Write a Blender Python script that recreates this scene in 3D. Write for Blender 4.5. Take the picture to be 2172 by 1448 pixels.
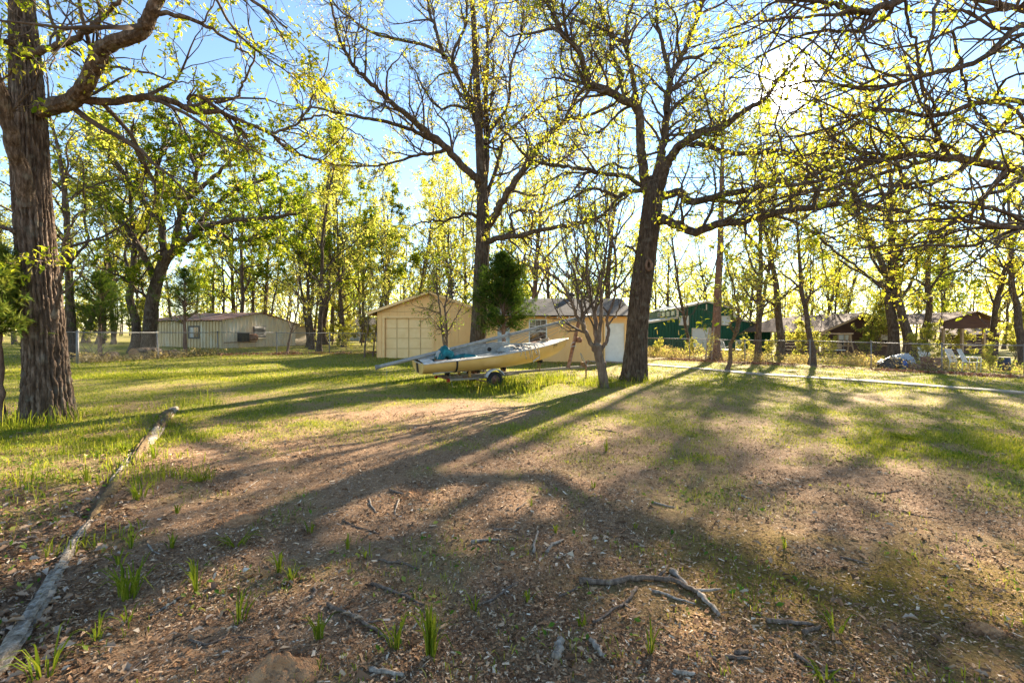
import bpy, math, random
import numpy as np
from mathutils import Vector, Matrix
for _o in list(bpy.data.objects):
    bpy.data.objects.remove(_o, do_unlink=True)
SC = bpy.context.scene
COL = SC.collection
rng = np.random.default_rng(7)
random.seed(7)
R = math.radians
# ------------------------------------------------------------------ camera
EYE = 1.55
HZ = 700.0            # horizon row of the photograph (2172 x 1448)
cam_data = bpy.data.cameras.new('camera')
cam = bpy.data.objects.new('camera', cam_data)
COL.objects.link(cam)
cam.location = (0, 0, EYE)
cam.rotation_euler = (R(90), 0, 0)
cam_data.sensor_width = 36.0
cam_data.lens = 36.0 * 1000 / 2172
cam_data.shift_y = -24.0 / 2172
cam_data.clip_start = 0.05
cam_data.clip_end = 2000
SC.camera = cam
# ------------------------------------------------------------------ sky
SUN_AZ = math.atan(0.579)          # to the right of straight ahead
SUN_EL = R(24.0)
sun_dir = Vector((math.sin(SUN_AZ) * math.cos(SUN_EL), math.cos(SUN_AZ) * math.cos(SUN_EL), math.sin(SUN_EL)))
W = bpy.data.worlds.new('World')
SC.world = W
W.use_nodes = True
nt = W.node_tree
nt.nodes.clear()
out = nt.nodes.new('ShaderNodeOutputWorld')
bg = nt.nodes.new('ShaderNodeBackground')
sky = nt.nodes.new('ShaderNodeTexSky')
sky.sky_type = 'NISHITA'
sky.sun_disc = False
sky.sun_elevation = SUN_EL
sky.sun_rotation = SUN_AZ
sky.altitude = 3000
sky.air_density = 1.5
sky.dust_density = 0.0
sky.ozone_density = 2.2
bg.inputs['Strength'].default_value = 0.050
nt.links.new(sky.outputs[0], bg.inputs['Color'])
# the sun's own aureole, where the sun stands in the sky
geo = nt.nodes.new('ShaderNodeTexCoord')
dot = nt.nodes.new('ShaderNodeVectorMath'); dot.operation = 'DOT_PRODUCT'
nrm = nt.nodes.new('ShaderNodeVectorMath'); nrm.operation = 'NORMALIZE'
nt.links.new(geo.outputs['Generated'], nrm.inputs[0])
nt.links.new(nrm.outputs[0], dot.inputs[0])
dot.inputs[1].default_value = sun_dir
mx = nt.nodes.new('ShaderNodeMath'); mx.operation = 'MAXIMUM'; mx.inputs[1].default_value = 0.0
nt.links.new(dot.outputs['Value'], mx.inputs[0])
p1 = nt.nodes.new('ShaderNodeMath'); p1.operation = 'POWER'; p1.inputs[1].default_value = 2500
p2 = nt.nodes.new('ShaderNodeMath'); p2.operation = 'POWER'; p2.inputs[1].default_value = 220
m1 = nt.nodes.new('ShaderNodeMath'); m1.operation = 'MULTIPLY'; m1.inputs[1].default_value = 3.0
m2 = nt.nodes.new('ShaderNodeMath'); m2.operation = 'MULTIPLY_ADD'; m2.inputs[1].default_value = 0.10
nt.links.new(mx.outputs[0], p1.inputs[0]); nt.links.new(mx.outputs[0], p2.inputs[0])
nt.links.new(p1.outputs[0], m1.inputs[0])
nt.links.new(p2.outputs[0], m2.inputs[0]); nt.links.new(m1.outputs[0], m2.inputs[2])
bg2 = nt.nodes.new('ShaderNodeBackground'); bg2.inputs['Color'].default_value = (1.0, 0.95, 0.85, 1)
nt.links.new(m2.outputs[0], bg2.inputs['Strength'])
add = nt.nodes.new('ShaderNodeAddShader')
nt.links.new(bg.outputs[0], add.inputs[0]); nt.links.new(bg2.outputs[0], add.inputs[1])
nt.links.new(add.outputs[0], out.inputs['Surface'])
# ------------------------------------------------------------------ sun
sl = bpy.data.lights.new('sun', 'SUN')
sl.energy = 4.3
sl.angle = R(0.8)
sl.color = (1.0, 0.88, 0.70)
sun = bpy.data.objects.new('sun', sl)
COL.objects.link(sun)
sun.rotation_euler = (-sun_dir).to_track_quat('-Z', 'Y').to_euler()
sun.location = (20, 30, 30)
# ------------------------------------------------------------------ exposure
vs = SC.view_settings
vs.view_transform = 'Standard'
try: vs.look = 'None'
except Exception: pass
vs.exposure = 2.8
vs.gamma = 1.0
SC.cycles.use_denoising = True
SC.cycles.max_bounces = 8
SC.cycles.diffuse_bounces = 4
SC.cycles.transmission_bounces = 4
SC.cycles.caustics_reflective = False
SC.cycles.caustics_refractive = False

# ================================================================== helpers
def _hash(ix, iy, seed):
    ix = ix.astype(np.int64); iy = iy.astype(np.int64)
    n = (ix * 374761393 + iy * 668265263 + seed * 974711) & 0xffffffff
    n = ((n ^ (n >> 13)) * 1274126177) & 0xffffffff
    n = n ^ (n >> 16)
    return (n & 0xffff) / 65535.0
def vnoise(x, y, seed=0):
    x = np.asarray(x, float); y = np.asarray(y, float)
    ix = np.floor(x); iy = np.floor(y)
    fx = x - ix; fy = y - iy
    fx = fx * fx * (3 - 2 * fx); fy = fy * fy * (3 - 2 * fy)
    a = _hash(ix, iy, seed); b = _hash(ix + 1, iy, seed)
    c = _hash(ix, iy + 1, seed); d = _hash(ix + 1, iy + 1, seed)
    return (a * (1 - fx) + b * fx) * (1 - fy) + (c * (1 - fx) + d * fx) * fy
def fbm(x, y, seed=0, oct=4):
    x = np.asarray(x, float); y = np.asarray(y, float)
    s = 0; a = 0.5; t = 0
    for k in range(oct):
        s = s + a * vnoise(x * 2 ** k, y * 2 ** k, seed + k * 17); t += a; a *= 0.5
    return s / t
def sstep(a, b, x):
    t = np.clip((np.asarray(x, float) - a) / (b - a), 0, 1)
    return t * t * (3 - 2 * t)
def height(x, y):
    x = np.asarray(x, float); y = np.asarray(y, float)
    z = -0.015 * np.clip(x, -26, 26)
    w = 0.35 + 0.65 * sstep(4, 16, np.hypot(x, y))
    z = z + (fbm(x * 0.22, y * 0.22, 3, 3) - 0.5) * 0.16 * w
    return z
_h00 = float(height(0.0, 3.0))
def gz(x, y): return float(height(x, y))
def G(px, py):
    """ground point seen at a pixel of the photograph"""
    d = EYE / ((py - HZ) / 1000.0)
    for _ in range(12):
        x = (px - 1086) / 1000 * d
        d = 0.5 * d + 0.5 * (EYE - gz(x, d)) / ((py - HZ) / 1000.0)
    x = (px - 1086) / 1000 * d
    return Vector((x, d, gz(x, d)))
def P(px, py, d):
    return Vector(((px - 1086) / 1000 * d, d, EYE + (HZ - py) / 1000 * d))

def tag(o, label=None, cat=None, group=None, kind=None):
    if label: o['label'] = label
    if cat: o['category'] = cat
    if group: o['group'] = group
    if kind: o['kind'] = kind
    return o
def empty(name, loc=(0, 0, 0), label=None, cat=None, group=None):
    o = bpy.data.objects.new(name, None)
    o.empty_display_size = 0.2
    COL.objects.link(o)
    o.location = loc
    return tag(o, label, cat, group)
def wloc(o):
    v = Vector((0, 0, 0))
    while o is not None:
        v += o.location; o = o.parent
    return v
def link(name, me, parent=None, loc=None):
    o = bpy.data.objects.new(name, me)
    COL.objects.link(o)
    if parent is not None: o.parent = parent
    if loc is not None: o.location = loc
    return o
def np_mesh(name, V, F, mats, rnd=None, smooth=False, fmat=None, attrs=None):
    """V (n,3); F (m,k) all faces of k corners, or list of such arrays"""
    if not isinstance(F, list): F = [F]
    F = [f for f in F if len(f)]
    me = bpy.data.meshes.new(name)
    me.vertices.add(len(V)); me.vertices.foreach_set('co', np.ascontiguousarray(V, dtype=np.float32).ravel())
    loops = np.concatenate([f.ravel() for f in F]).astype(np.int32)
    tot = np.concatenate([np.full(len(f), f.shape[1], dtype=np.int32) for f in F])
    start = np.concatenate([[0], np.cumsum(tot)[:-1]]).astype(np.int32)
    me.loops.add(len(loops)); me.loops.foreach_set('vertex_index', loops)
    me.polygons.add(len(tot)); me.polygons.foreach_set('loop_start', start)
    for m in (mats if isinstance(mats, (list, tuple)) else [mats]): me.materials.append(m)
    if fmat is not None: me.polygons.foreach_set('material_index', np.asarray(fmat, dtype=np.int32))
    if smooth: me.polygons.foreach_set('use_smooth', np.ones(len(tot), dtype=bool))
    if rnd is not None:
        a = me.attributes.new('rnd', 'FLOAT', 'POINT'); a.data.foreach_set('value', np.asarray(rnd, dtype=np.float32))
    for k, v in (attrs or {}).items():
        a = me.attributes.new(k, 'FLOAT', 'POINT'); a.data.foreach_set('value', np.asarray(v, dtype=np.float32))
    me.update(calc_edges=True)
    return me
class MB:
    """small mesh builder in world space (or in the space of a matrix)"""
    def __init__(self, M=None):
        self.v = []; self.f = []; self.fm = []; self.M = M or Matrix(); self.mi = 0
    def add(self, vs, fs):
        b = len(self.v)
        self.v += [tuple(v) for v in vs]
        self.f += [tuple(b + i for i in f) for f in fs]
        self.fm += [self.mi] * len(fs)
        return self
    def box(self, x0, x1, y0, y1, z0, z1):
        vs = [(x0,y0,z0),(x1,y0,z0),(x1,y1,z0),(x0,y1,z0),(x0,y0,z1),(x1,y0,z1),(x1,y1,z1),(x0,y1,z1)]
        return self.add(vs, [(3,2,1,0),(4,5,6,7),(0,1,5,4),(1,2,6,5),(2,3,7,6),(3,0,4,7)])
    def bar(self, a, b, w, h, up=(0, 0, 1), roll=0):
        a = Vector(a); b = Vector(b); t = (b - a).normalized(); u = Vector(up)
        if abs(t.dot(u)) > 0.98: u = Vector((1, 0, 0))
        s = t.cross(u).normalized(); u = s.cross(t)
        vs = []
        for p in (a, b):
            for i, j in ((-1,-1),(1,-1),(1,1),(-1,1)): vs.append(p + s * (i * w / 2) + u * (j * h / 2))
        return self.add(vs, [(3,2,1,0),(4,5,6,7),(0,1,5,4),(1,2,6,5),(2,3,7,6),(3,0,4,7)])
    def tube(self, pts, r, n=8, cap=True):
        pts = [Vector(p) for p in pts]; N = len(pts)
        rs = r if hasattr(r, '__len__') else [r] * N
        vs = []; ref = None
        for i, p in enumerate(pts):
            t = (pts[min(i + 1, N - 1)] - pts[max(i - 1, 0)]).normalized()
            if ref is None:
                ref = Vector((0, 0, 1)) if abs(t.z) < 0.9 else Vector((1, 0, 0))
            s = t.cross(ref)
            if s.length < 1e-4: s = t.orthogonal()
            s.normalize(); u = s.cross(t); ref = u
            for k in range(n):
                a = 2 * math.pi * k / n
                vs.append(p + (s * math.cos(a) + u * math.sin(a)) * rs[i])
        fs = []
        for i in range(N - 1):
            for k in range(n):
                k2 = (k + 1) % n
                fs.append((i*n+k, i*n+k2, (i+1)*n+k2, (i+1)*n+k))
        if cap:
            fs.append(tuple(range(n))[::-1]); fs.append(tuple((N-1)*n + k for k in range(n)))
        return self.add(vs, fs)
    def prism(self, poly, ext):
        """poly: list of 3-D points; ext: extrusion vector"""
        n = len(poly); e = Vector(ext)
        vs = [Vector(p) for p in poly] + [Vector(p) + e for p in poly]
        fs = [tuple(range(n))[::-1], tuple(range(n, 2 * n))] + [(i, (i+1) % n, n + (i+1) % n, n + i) for i in range(n)]
        return self.add(vs, fs)
    def build(self, name, mats, parent=None, smooth=False, bevel=0.0, loc=None):
        org = wloc(parent) if parent is not None else (Vector(loc) if loc is not None else Vector((0, 0, 0)))
        me = bpy.data.meshes.new(name)
        me.from_pydata([tuple(self.M @ Vector(v) - org) for v in self.v], [], self.f)
        for m in (mats if isinstance(mats, (list, tuple)) else [mats]): me.materials.append(m)
        if any(self.fm): me.polygons.foreach_set('material_index', self.fm)
        if smooth: me.polygons.foreach_set('use_smooth', [True] * len(self.f))
        me.update()
        import bmesh
        bm = bmesh.new(); bm.from_mesh(me)
        bmesh.ops.recalc_face_normals(bm, faces=bm.faces)
        bm.to_mesh(me); bm.free()
        o = link(name, me, parent, None if parent is not None else org)
        if bevel:
            md = o.modifiers.new('bevel', 'BEVEL'); md.width = bevel; md.segments = 2; md.limit_method = 'ANGLE'
        return o

def resample(pts, n):
    """Catmull-Rom through pts (k,3) -> (n,3)"""
    p = np.asarray(pts, float); k = len(p)
    p = np.vstack([2 * p[0] - p[1], p, 2 * p[-1] - p[-2]])
    t = np.linspace(0, k - 1 - 1e-6, n); i = np.floor(t).astype(int); f = (t - i)[:, None]
    a, b, c, d = p[i], p[i + 1], p[i + 2], p[i + 3]
    return 0.5 * (2 * b + (c - a) * f + (2 * a - 5 * b + 4 * c - d) * f ** 2 + (3 * b - a - 3 * c + d) * f ** 3)

# ------------------------------------------------------------------ materials
def _nodes(name):
    m = bpy.data.materials.new(name); m.use_nodes = True
    t = m.node_tree; t.nodes.clear()
    o = t.nodes.new('ShaderNodeOutputMaterial')
    return m, t, o
def _c(c): return (c[0], c[1], c[2], 1)
def ramp(t, stops):
    r = t.nodes.new('ShaderNodeValToRGB')
    el = r.color_ramp.elements
    while len(el) < len(stops): el.new(0.5)
    for e, (p, c) in zip(el, stops): e.position = p; e.color = _c(c)
    return r
def mat(name, c1, c2=None, scale=4.0, rough=0.8, bump=0.0, bscale=40.0, metal=0.0, stretch=(1, 1, 1), detail=6, lo=0.35, hi=0.65, c3=None, spec=0.3, bdist=0.01):
    m, t, o = _nodes(name)
    b = t.nodes.new('ShaderNodeBsdfPrincipled')
    b.inputs['Roughness'].default_value = rough
    b.inputs['Metallic'].default_value = metal
    b.inputs['Specular IOR Level'].default_value = spec
    t.links.new(b.outputs[0], o.inputs[0])
    tc = t.nodes.new('ShaderNodeTexCoord')
    mp = t.nodes.new('ShaderNodeMapping'); mp.inputs['Scale'].default_value = stretch
    t.links.new(tc.outputs['Object'], mp.inputs[0])
    if c2 is None: c2 = tuple(x * 0.8 for x in c1)
    n = t.nodes.new('ShaderNodeTexNoise'); n.inputs['Scale'].default_value = scale; n.inputs['Detail'].default_value = detail
    n.inputs['Roughness'].default_value = 0.65
    t.links.new(mp.outputs[0], n.inputs[0])
    stops = [(lo, c1), (hi, c2)] if c3 is None else [(lo, c1), ((lo + hi) / 2, c2), (hi, c3)]
    r = ramp(t, stops)
    t.links.new(n.outputs[0], r.inputs[0]); t.links.new(r.outputs[0], b.inputs['Base Color'])
    if bump:
        n2 = t.nodes.new('ShaderNodeTexNoise'); n2.inputs['Scale'].default_value = bscale; n2.inputs['Detail'].default_value = 5
        t.links.new(mp.outputs[0], n2.inputs[0])
        bp = t.nodes.new('ShaderNodeBump'); bp.inputs['Strength'].default_value = bump; bp.inputs['Distance'].default_value = bdist
        t.links.new(n2.outputs[0], bp.inputs['Height']); t.links.new(bp.outputs[0], b.inputs['Normal'])
    return m
def leafmat(name, cols, trans=0.5, gloss=0.0):
    m, t, o = _nodes(name)
    at = t.nodes.new('ShaderNodeAttribute'); at.attribute_name = 'rnd'
    r = ramp(t, [(i / (len(cols) - 1), c) for i, c in enumerate(cols)])
    t.links.new(at.outputs['Fac'], r.inputs[0])
    d = t.nodes.new('ShaderNodeBsdfDiffuse'); tr = t.nodes.new('ShaderNodeBsdfTranslucent')
    g = t.nodes.new('ShaderNodeMixRGB'); g.blend_type = 'MULTIPLY'; g.inputs[0].default_value = 1.0
    g.inputs[2].default_value = (1.28, 1.16, 0.6, 1)
    t.links.new(r.outputs[0], d.inputs[0]); t.links.new(r.outputs[0], g.inputs[1]); t.links.new(g.outputs[0], tr.inputs[0])
    mx = t.nodes.new('ShaderNodeMixShader'); mx.inputs[0].default_value = trans
    t.links.new(d.outputs[0], mx.inputs[1]); t.links.new(tr.outputs[0], mx.inputs[2])
    t.links.new(mx.outputs[0], o.inputs[0])
    return m
def rndmat(name, cols, rough=0.9):
    m, t, o = _nodes(name)
    at = t.nodes.new('ShaderNodeAttribute'); at.attribute_name = 'rnd'
    r = ramp(t, [(i / (len(cols) - 1), c) for i, c in enumerate(cols)])
    t.links.new(at.outputs['Fac'], r.inputs[0])
    b = t.nodes.new('ShaderNodeBsdfPrincipled'); b.inputs['Roughness'].default_value = rough
    b.inputs['Specular IOR Level'].default_value = 0.050
    t.links.new(r.outputs[0], b.inputs['Base Color']); t.links.new(b.outputs[0], o.inputs[0])
    return m
def barkmat(name, c1, c2, c3, scale=6.0, bump=0.8, lichen=0.0):
    m, t, o = _nodes(name)
    b = t.nodes.new('ShaderNodeBsdfPrincipled'); b.inputs['Roughness'].default_value = 0.95; b.inputs['Specular IOR Level'].default_value = 0.1
    t.links.new(b.outputs[0], o.inputs[0])
    tc = t.nodes.new('ShaderNodeTexCoord')
    mp = t.nodes.new('ShaderNodeMapping'); mp.inputs['Scale'].default_value = (1, 1, 0.22)
    t.links.new(tc.outputs['Object'], mp.inputs[0])
    v = t.nodes.new('ShaderNodeTexNoise'); v.inputs['Scale'].default_value = scale * 3; v.inputs['Detail'].default_value = 8; v.inputs['Roughness'].default_value = 0.7
    t.links.new(mp.outputs[0], v.inputs[0])
    r = ramp(t, [(0.32, c1), (0.5, c2), (0.7, c3)])
    t.links.new(v.outputs[0], r.inputs[0])
    src = r.outputs[0]
    if lichen:
        n = t.nodes.new('ShaderNodeTexNoise'); n.inputs['Scale'].default_value = 5.0; n.inputs['Detail'].default_value = 8
        t.links.new(tc.outputs['Object'], n.inputs[0])
        r2 = ramp(t, [(0.56, (0, 0, 0)), (0.66, (lichen, lichen, lichen))])
        t.links.new(n.outputs[0], r2.inputs[0])
        mxx = t.nodes.new('ShaderNodeMixRGB'); mxx.inputs[2].default_value = (0.34, 0.34, 0.27, 1)
        t.links.new(r2.outputs[0], mxx.inputs[0]); t.links.new(src, mxx.inputs[1]); src = mxx.outputs[0]
    t.links.new(src, b.inputs['Base Color'])
    bp = t.nodes.new('ShaderNodeBump'); bp.inputs['Strength'].default_value = bump; bp.inputs['Distance'].default_value = 0.03
    t.links.new(v.outputs[0], bp.inputs['Height']); t.links.new(bp.outputs[0], b.inputs['Normal'])
    return m
# ================================================================== ground
TA = np.array([-2.45, 2.2]); TBp = np.array([-6.6, 9.1])      # line of the rotten timber edging
_td = (TBp - TA) / np.linalg.norm(TBp - TA); _tn = np.array([-_td[1], _td[0]])
def timber_side(x, y):
    """distance to the left (+) of the timber line"""
    return (np.asarray(x) - TA[0]) * _tn[0] + (np.asarray(y) - TA[1]) * _tn[1]
def cover(x, y):
    x = np.asarray(x, float); y = np.asarray(y, float)
    n = fbm(x * 0.55, y * 0.55, 21, 4); n2 = fbm(x * 2.1, y * 2.1, 33, 3)
    yb = np.interp(x, [-9, -5, -3, -1, 1, 2.5, 4, 6, 9], [2.6, 5.2, 7.0, 8.6, 7.2, 5.4, 4.2, 3.5, 3.0])
    g = sstep(-1.6, 2.2, y - yb + (n - 0.5) * 9.5)
    s = timber_side(x, y)
    left = sstep(0.0, 0.4, s) * sstep(1.8, 4.2, y + (n - 0.5) * 3)
    g = np.maximum(g, 0.85 * left)
    g = g * (0.30 + 0.70 * sstep(0.30, 0.60, n2 + 0.25 * sstep(9, 16, y)))
    # thin worn lawn to the right, bare strip along the right-hand fence
    g = g * (1 - 0.45 * sstep(0.5, 3, x) * (1 - sstep(0.40, 0.62, n)))
    df = ((x - 10.15) * 8.6 + (y - 27) * 9.85) / 13.08
    g = g * (1 - 0.85 * np.exp(-((df + 0.3) / 0.9) ** 2) * (x > 5))
    g = np.maximum(g, .26 * sstep(.45, .72, n2) * (y < 10))
    return np.clip(g, 0, 1)
def moss(x, y):
    x = np.asarray(x, float); y = np.asarray(y, float)
    c = np.exp(-(((x - 2.3) / 1.7) ** 2 + ((y - 3.0) / 1.0) ** 2))
    return c * sstep(0.42, 0.62, fbm(x * 1.8, y * 1.8, 51, 4) + 0.12 * c)
def litter(x, y):
    x = np.asarray(x, float); y = np.asarray(y, float)
    s = timber_side(x, y)
    near = .7 * np.exp(-((s - 0.15) / 0.42) ** 2) * (1 - sstep(5, 9, y))
    lft = .7 * sstep(0, 0.6, s) * (1 - sstep(2.5, 6.5, y + (fbm(x, y, 63, 3) - .5) * 4))
    return np.clip(np.maximum(near, 0.9 * lft), 0, 1)
def micro(x, y):
    w = 1 - sstep(7, 12, np.hypot(x, y))
    return w * ((fbm(np.asarray(x) * 5, np.asarray(y) * 5, 71, 3) - 0.5) * 0.035 + (fbm(np.asarray(x) * 22, np.asarray(y) * 22, 77, 2) - 0.5) * 0.010)
def hm(x, y): return height(x, y) + micro(x, y)

def axis(near0, near1, step, lo, hi, g=1.09):
    c = list(np.arange(near0, near1, step)); s = step; a = near1
    while a < hi: c.append(a); s *= g; a += s
    c.append(hi); s = step; a = near0 - step
    while a > lo: c.insert(0, a); s *= g; a -= s
    c.insert(0, lo)
    return np.array(c)
gx = axis(-5.2, 5.2, 0.06, -320, 320); gy = axis(1.4, 7.5, 0.055, -120, 420)
GX, GY = np.meshgrid(gx, gy)
V = np.stack([GX.ravel(), GY.ravel(), hm(GX.ravel(), GY.ravel())], 1)
nx, ny = len(gx), len(gy)
I = (np.arange(ny - 1)[:, None] * nx + np.arange(nx - 1)[None, :]).ravel()
F = np.stack([I, I + 1, I + nx + 1, I + nx], 1)
def ground_material():
    m, t, o = _nodes('soil_and_thin_grass')
    b = t.nodes.new('ShaderNodeBsdfPrincipled'); b.inputs['Roughness'].default_value = 0.95; b.inputs['Specular IOR Level'].default_value = 0.08
    t.links.new(b.outputs[0], o.inputs[0])
    tc = t.nodes.new('ShaderNodeTexCoord')
    def noise(s, d=6, r=0.6):
        n = t.nodes.new('ShaderNodeTexNoise'); n.inputs['Scale'].default_value = s; n.inputs['Detail'].default_value = d; n.inputs['Roughness'].default_value = r
        t.links.new(tc.outputs['Object'], n.inputs[0]); return n
    def mixc(f, a, bb):
        x = t.nodes.new('ShaderNodeMixRGB')
        for s, i in ((f, 0), (a, 1), (bb, 2)):
            if isinstance(s, (tuple, list)): x.inputs[i].default_value = _c(s)
            elif isinstance(s, float): x.inputs[i].default_value = s
            else: t.links.new(s, x.inputs[i])
        return x.outputs[0]
    def attr(n):
        a = t.nodes.new('ShaderNodeAttribute'); a.attribute_name = n; return a.outputs['Fac']
    big = noise(0.5); mid = noise(6, 8, 0.7); fine = noise(60, 6, 0.75)
    r1 = ramp(t, [(0.3, (0.205, 0.115, 0.06)), (0.5, (0.305, 0.18, 0.098)), (0.72, (0.45, 0.285, 0.165))])
    t.links.new(mid.outputs[0], r1.inputs[0])
    r2 = ramp(t, [(0.34, (0.125, 0.07, 0.037)), (0.52, (0.32, 0.19, 0.105)), (0.70, (0.60, 0.45, 0.29))])
    t.links.new(fine.outputs[0], r2.inputs[0])
    soil = mixc(0.55, r1.outputs[0], r2.outputs[0])
    # wood-chip flecks
    vo = t.nodes.new('ShaderNodeTexVoronoi'); vo.inputs['Scale'].default_value = 55
    mp = t.nodes.new('ShaderNodeMapping'); mp.inputs['Scale'].default_value = (1.0, 0.45, 1)
    mp.inputs['Rotation'].default_value = (0, 0, 0.7)
    t.links.new(tc.outputs['Object'], mp.inputs[0]); t.links.new(mp.outputs[0], vo.inputs['Vector'])
    rv = ramp(t, [(0.18, (1, 1, 1)), (0.3, (0, 0, 0))]); t.links.new(vo.outputs['Distance'], rv.inputs[0])
    sep = t.nodes.new('ShaderNodeSeparateColor'); t.links.new(vo.outputs['Color'], sep.inputs[0])
    gt = t.nodes.new('ShaderNodeMath'); gt.operation = 'GREATER_THAN'; gt.inputs[1].default_value = 0.62; t.links.new(sep.outputs[0], gt.inputs[0])
    mm = t.nodes.new('ShaderNodeMath'); mm.operation = 'MULTIPLY'; t.links.new(rv.outputs[0], mm.inputs[0]); t.links.new(gt.outputs[0], mm.inputs[1])
    soil = mixc(mm.outputs[0], soil, (0.46, 0.36, 0.26))
    lit = ramp(t, [(0.35, (0.12, 0.075, 0.045)), (0.55, (0.22, 0.14, 0.085)), (0.7, (0.36, 0.25, 0.16))]); t.links.new(mid.outputs[0], lit.inputs[0])
    soil = mixc(attr('litter'), soil, lit.outputs[0])
    gr = ramp(t, [(0.3, (0.115, 0.12, 0.022)), (0.5, (0.21, 0.21, 0.038)), (0.7, (0.36, 0.31, 0.085))]); t.links.new(fine.outputs[0], gr.inputs[0])
    gf = t.nodes.new('ShaderNodeMath'); gf.operation = 'MULTIPLY'; gf.inputs[1].default_value = 0.9; t.links.new(attr('cover'), gf.inputs[0])
    brk = ramp(t, [(0.38, (0, 0, 0)), (0.55, (1, 1, 1))]); t.links.new(mid.outputs[0], brk.inputs[0])
    gf2 = t.nodes.new('ShaderNodeMath'); gf2.operation = 'MULTIPLY'; t.links.new(gf.outputs[0], gf2.inputs[0])
    bl = t.nodes.new('ShaderNodeMath'); bl.operation = 'MULTIPLY_ADD'; bl.inputs[1].default_value = 0.5; bl.inputs[2].default_value = 0.5
    t.links.new(brk.outputs[0], bl.inputs[0]); t.links.new(bl.outputs[0], gf2.inputs[1])
    col = mixc(gf2.outputs[0], soil, gr.outputs[0])
    ms = ramp(t, [(0.35, (0.15, 0.10, 0.014)), (0.65, (0.32, 0.20, 0.035))]); t.links.new(fine.outputs[0], ms.inputs[0])
    col = mixc(attr('moss'), col, ms.outputs[0])
    t.links.new(col, b.inputs['Base Color'])
    bp = t.nodes.new('ShaderNodeBump'); bp.inputs['Strength'].default_value = 0.9; bp.inputs['Distance'].default_value = 0.02
    t.links.new(fine.outputs[0], bp.inputs['Height'])
    bp2 = t.nodes.new('ShaderNodeBump'); bp2.inputs['Strength'].default_value = 0.6; bp2.inputs['Distance'].default_value = 0.05
    t.links.new(mid.outputs[0], bp2.inputs['Height']); t.links.new(bp.outputs[0], bp2.inputs['Normal'])
    t.links.new(bp2.outputs[0], b.inputs['Normal'])
    return m
me = np_mesh('ground', V, F, ground_material(), smooth=True,
             attrs={'cover': cover(V[:, 0], V[:, 1]), 'moss': moss(V[:, 0], V[:, 1]), 'litter': litter(V[:, 0], V[:, 1])})
tag(link('ground', me), 'bare soil and thin spring lawn of the yard', kind='structure')

# concrete walk on the right
m_conc = mat('worn_concrete', (0.42, 0.34, 0.26), (0.27, 0.21, 0.15), scale=3, bump=0.4, bscale=60)
walk = [(2.2, 24.9), (4.6, 22.9), (5.6, 22.4), (7.9, 20.6), (10.5, 17.4), (13.4, 13.8), (17.0, 9.8), (21, 5)]
vs = []; fs = []
wl = []
for i in range(len(walk) - 1):
    for k in range(12):
        t_ = k / 12; wl.append((walk[i][0] * (1 - t_) + walk[i + 1][0] * t_, walk[i][1] * (1 - t_) + walk[i + 1][1] * t_))
for i, (x, y) in enumerate(wl):
    a = wl[max(i - 2, 0)]; c = wl[min(i + 2, len(wl) - 1)]
    d = Vector((c[0] - a[0], c[1] - a[1], 0)).normalized(); n = Vector((-d.y, d.x, 0))
    for s, dz in ((-0.25, -0.08), (-0.25, 0.03), (0.25, 0.03), (0.25, -0.08)):
        p = Vector((x, y, 0)) + n * s; vs.append((p.x, p.y, gz(p.x, p.y) + dz + 0.02))
for i in range(len(wl) - 1):
    if i % 12 == 11 and False: continue
    for k in range(3): fs.append((i * 4 + k, i * 4 + k + 1, i * 4 + k + 5, i * 4 + k + 4))
mb = MB(); mb.add(vs, fs)
tag(mb.build('path', m_conc), 'narrow pale concrete walk crossing the lawn to the garage', kind='structure')

# ------------------------------------------------------------------ scatter helpers
def tri_rot(az, pitch, roll):
    """rotation matrices (n,3,3): local x = along, y = across, z = normal"""
    ca, sa = np.cos(az), np.sin(az); cp, sp = np.cos(pitch), np.sin(pitch); cr, sr = np.cos(roll), np.sin(roll)
    ex = np.stack([ca * cp, sa * cp, sp], 1)
    y0 = np.stack([-sa, ca, np.zeros_like(ca)], 1); z0 = np.cross(ex, y0)
    ey = y0 * cr[:, None] + z0 * sr[:, None]; ez = np.cross(ex, ey)
    return np.stack([ex, ey, ez], 2)
def scatter_template(T, faces, pos, rot, scale):
    """T (k,3) template; returns V (n*k,3), F list"""
    n = len(pos); k = len(T)
    sc = scale if scale.ndim == 2 else scale[:, None] * np.ones((1, 3))
    L = T[None, :, :] * sc[:, None, :]
    Vv = np.einsum('nij,nkj->nki', rot, L) + pos[:, None, :]
    off = np.arange(n) * k
    Fs = []
    for size in sorted({len(f) for f in faces}):
        ff = np.array([f for f in faces if len(f) == size])
        Fs.append((off[:, None, None] + ff[None]).reshape(-1, size))
    return Vv.reshape(-1, 3), Fs
LEAF4 = (np.array([[0, 0, 0], [0.55, 0.30, 0.07], [1, 0, -0.04], [0.55, -0.30, 0.07]]), [(0, 2, 1), (0, 3, 2)])
OAK = (np.array([[0, 0, 0], [1, 0, -.10], [.16, .09, .02], [.34, .22, .07], [.46, .15, .04], [.64, .25, .08], [.84, .13, .0],
                 [.16, -.09, .02], [.34, -.22, .07], [.46, -.15, .04], [.64, -.25, .08], [.84, -.13, .0], [.46, 0, -.02]]),
       [(0, 12, 4, 3, 2), (12, 1, 6, 5, 4), (0, 7, 8, 9, 12), (12, 9, 10, 11, 1)])
OAKD = (OAK[0] * np.array([1, 1, 1.6]) + np.array([[0, 0, .0]] * 13), OAK[1])
def frustum_pts(n, d0, d1, margin=1.14, power=0.0):
    u = rng.random(n)
    d = d0 * (d1 / d0) ** u
    x = (rng.random(n) * 2 - 1) * 1.086 * margin * d
    return x, d

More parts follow.
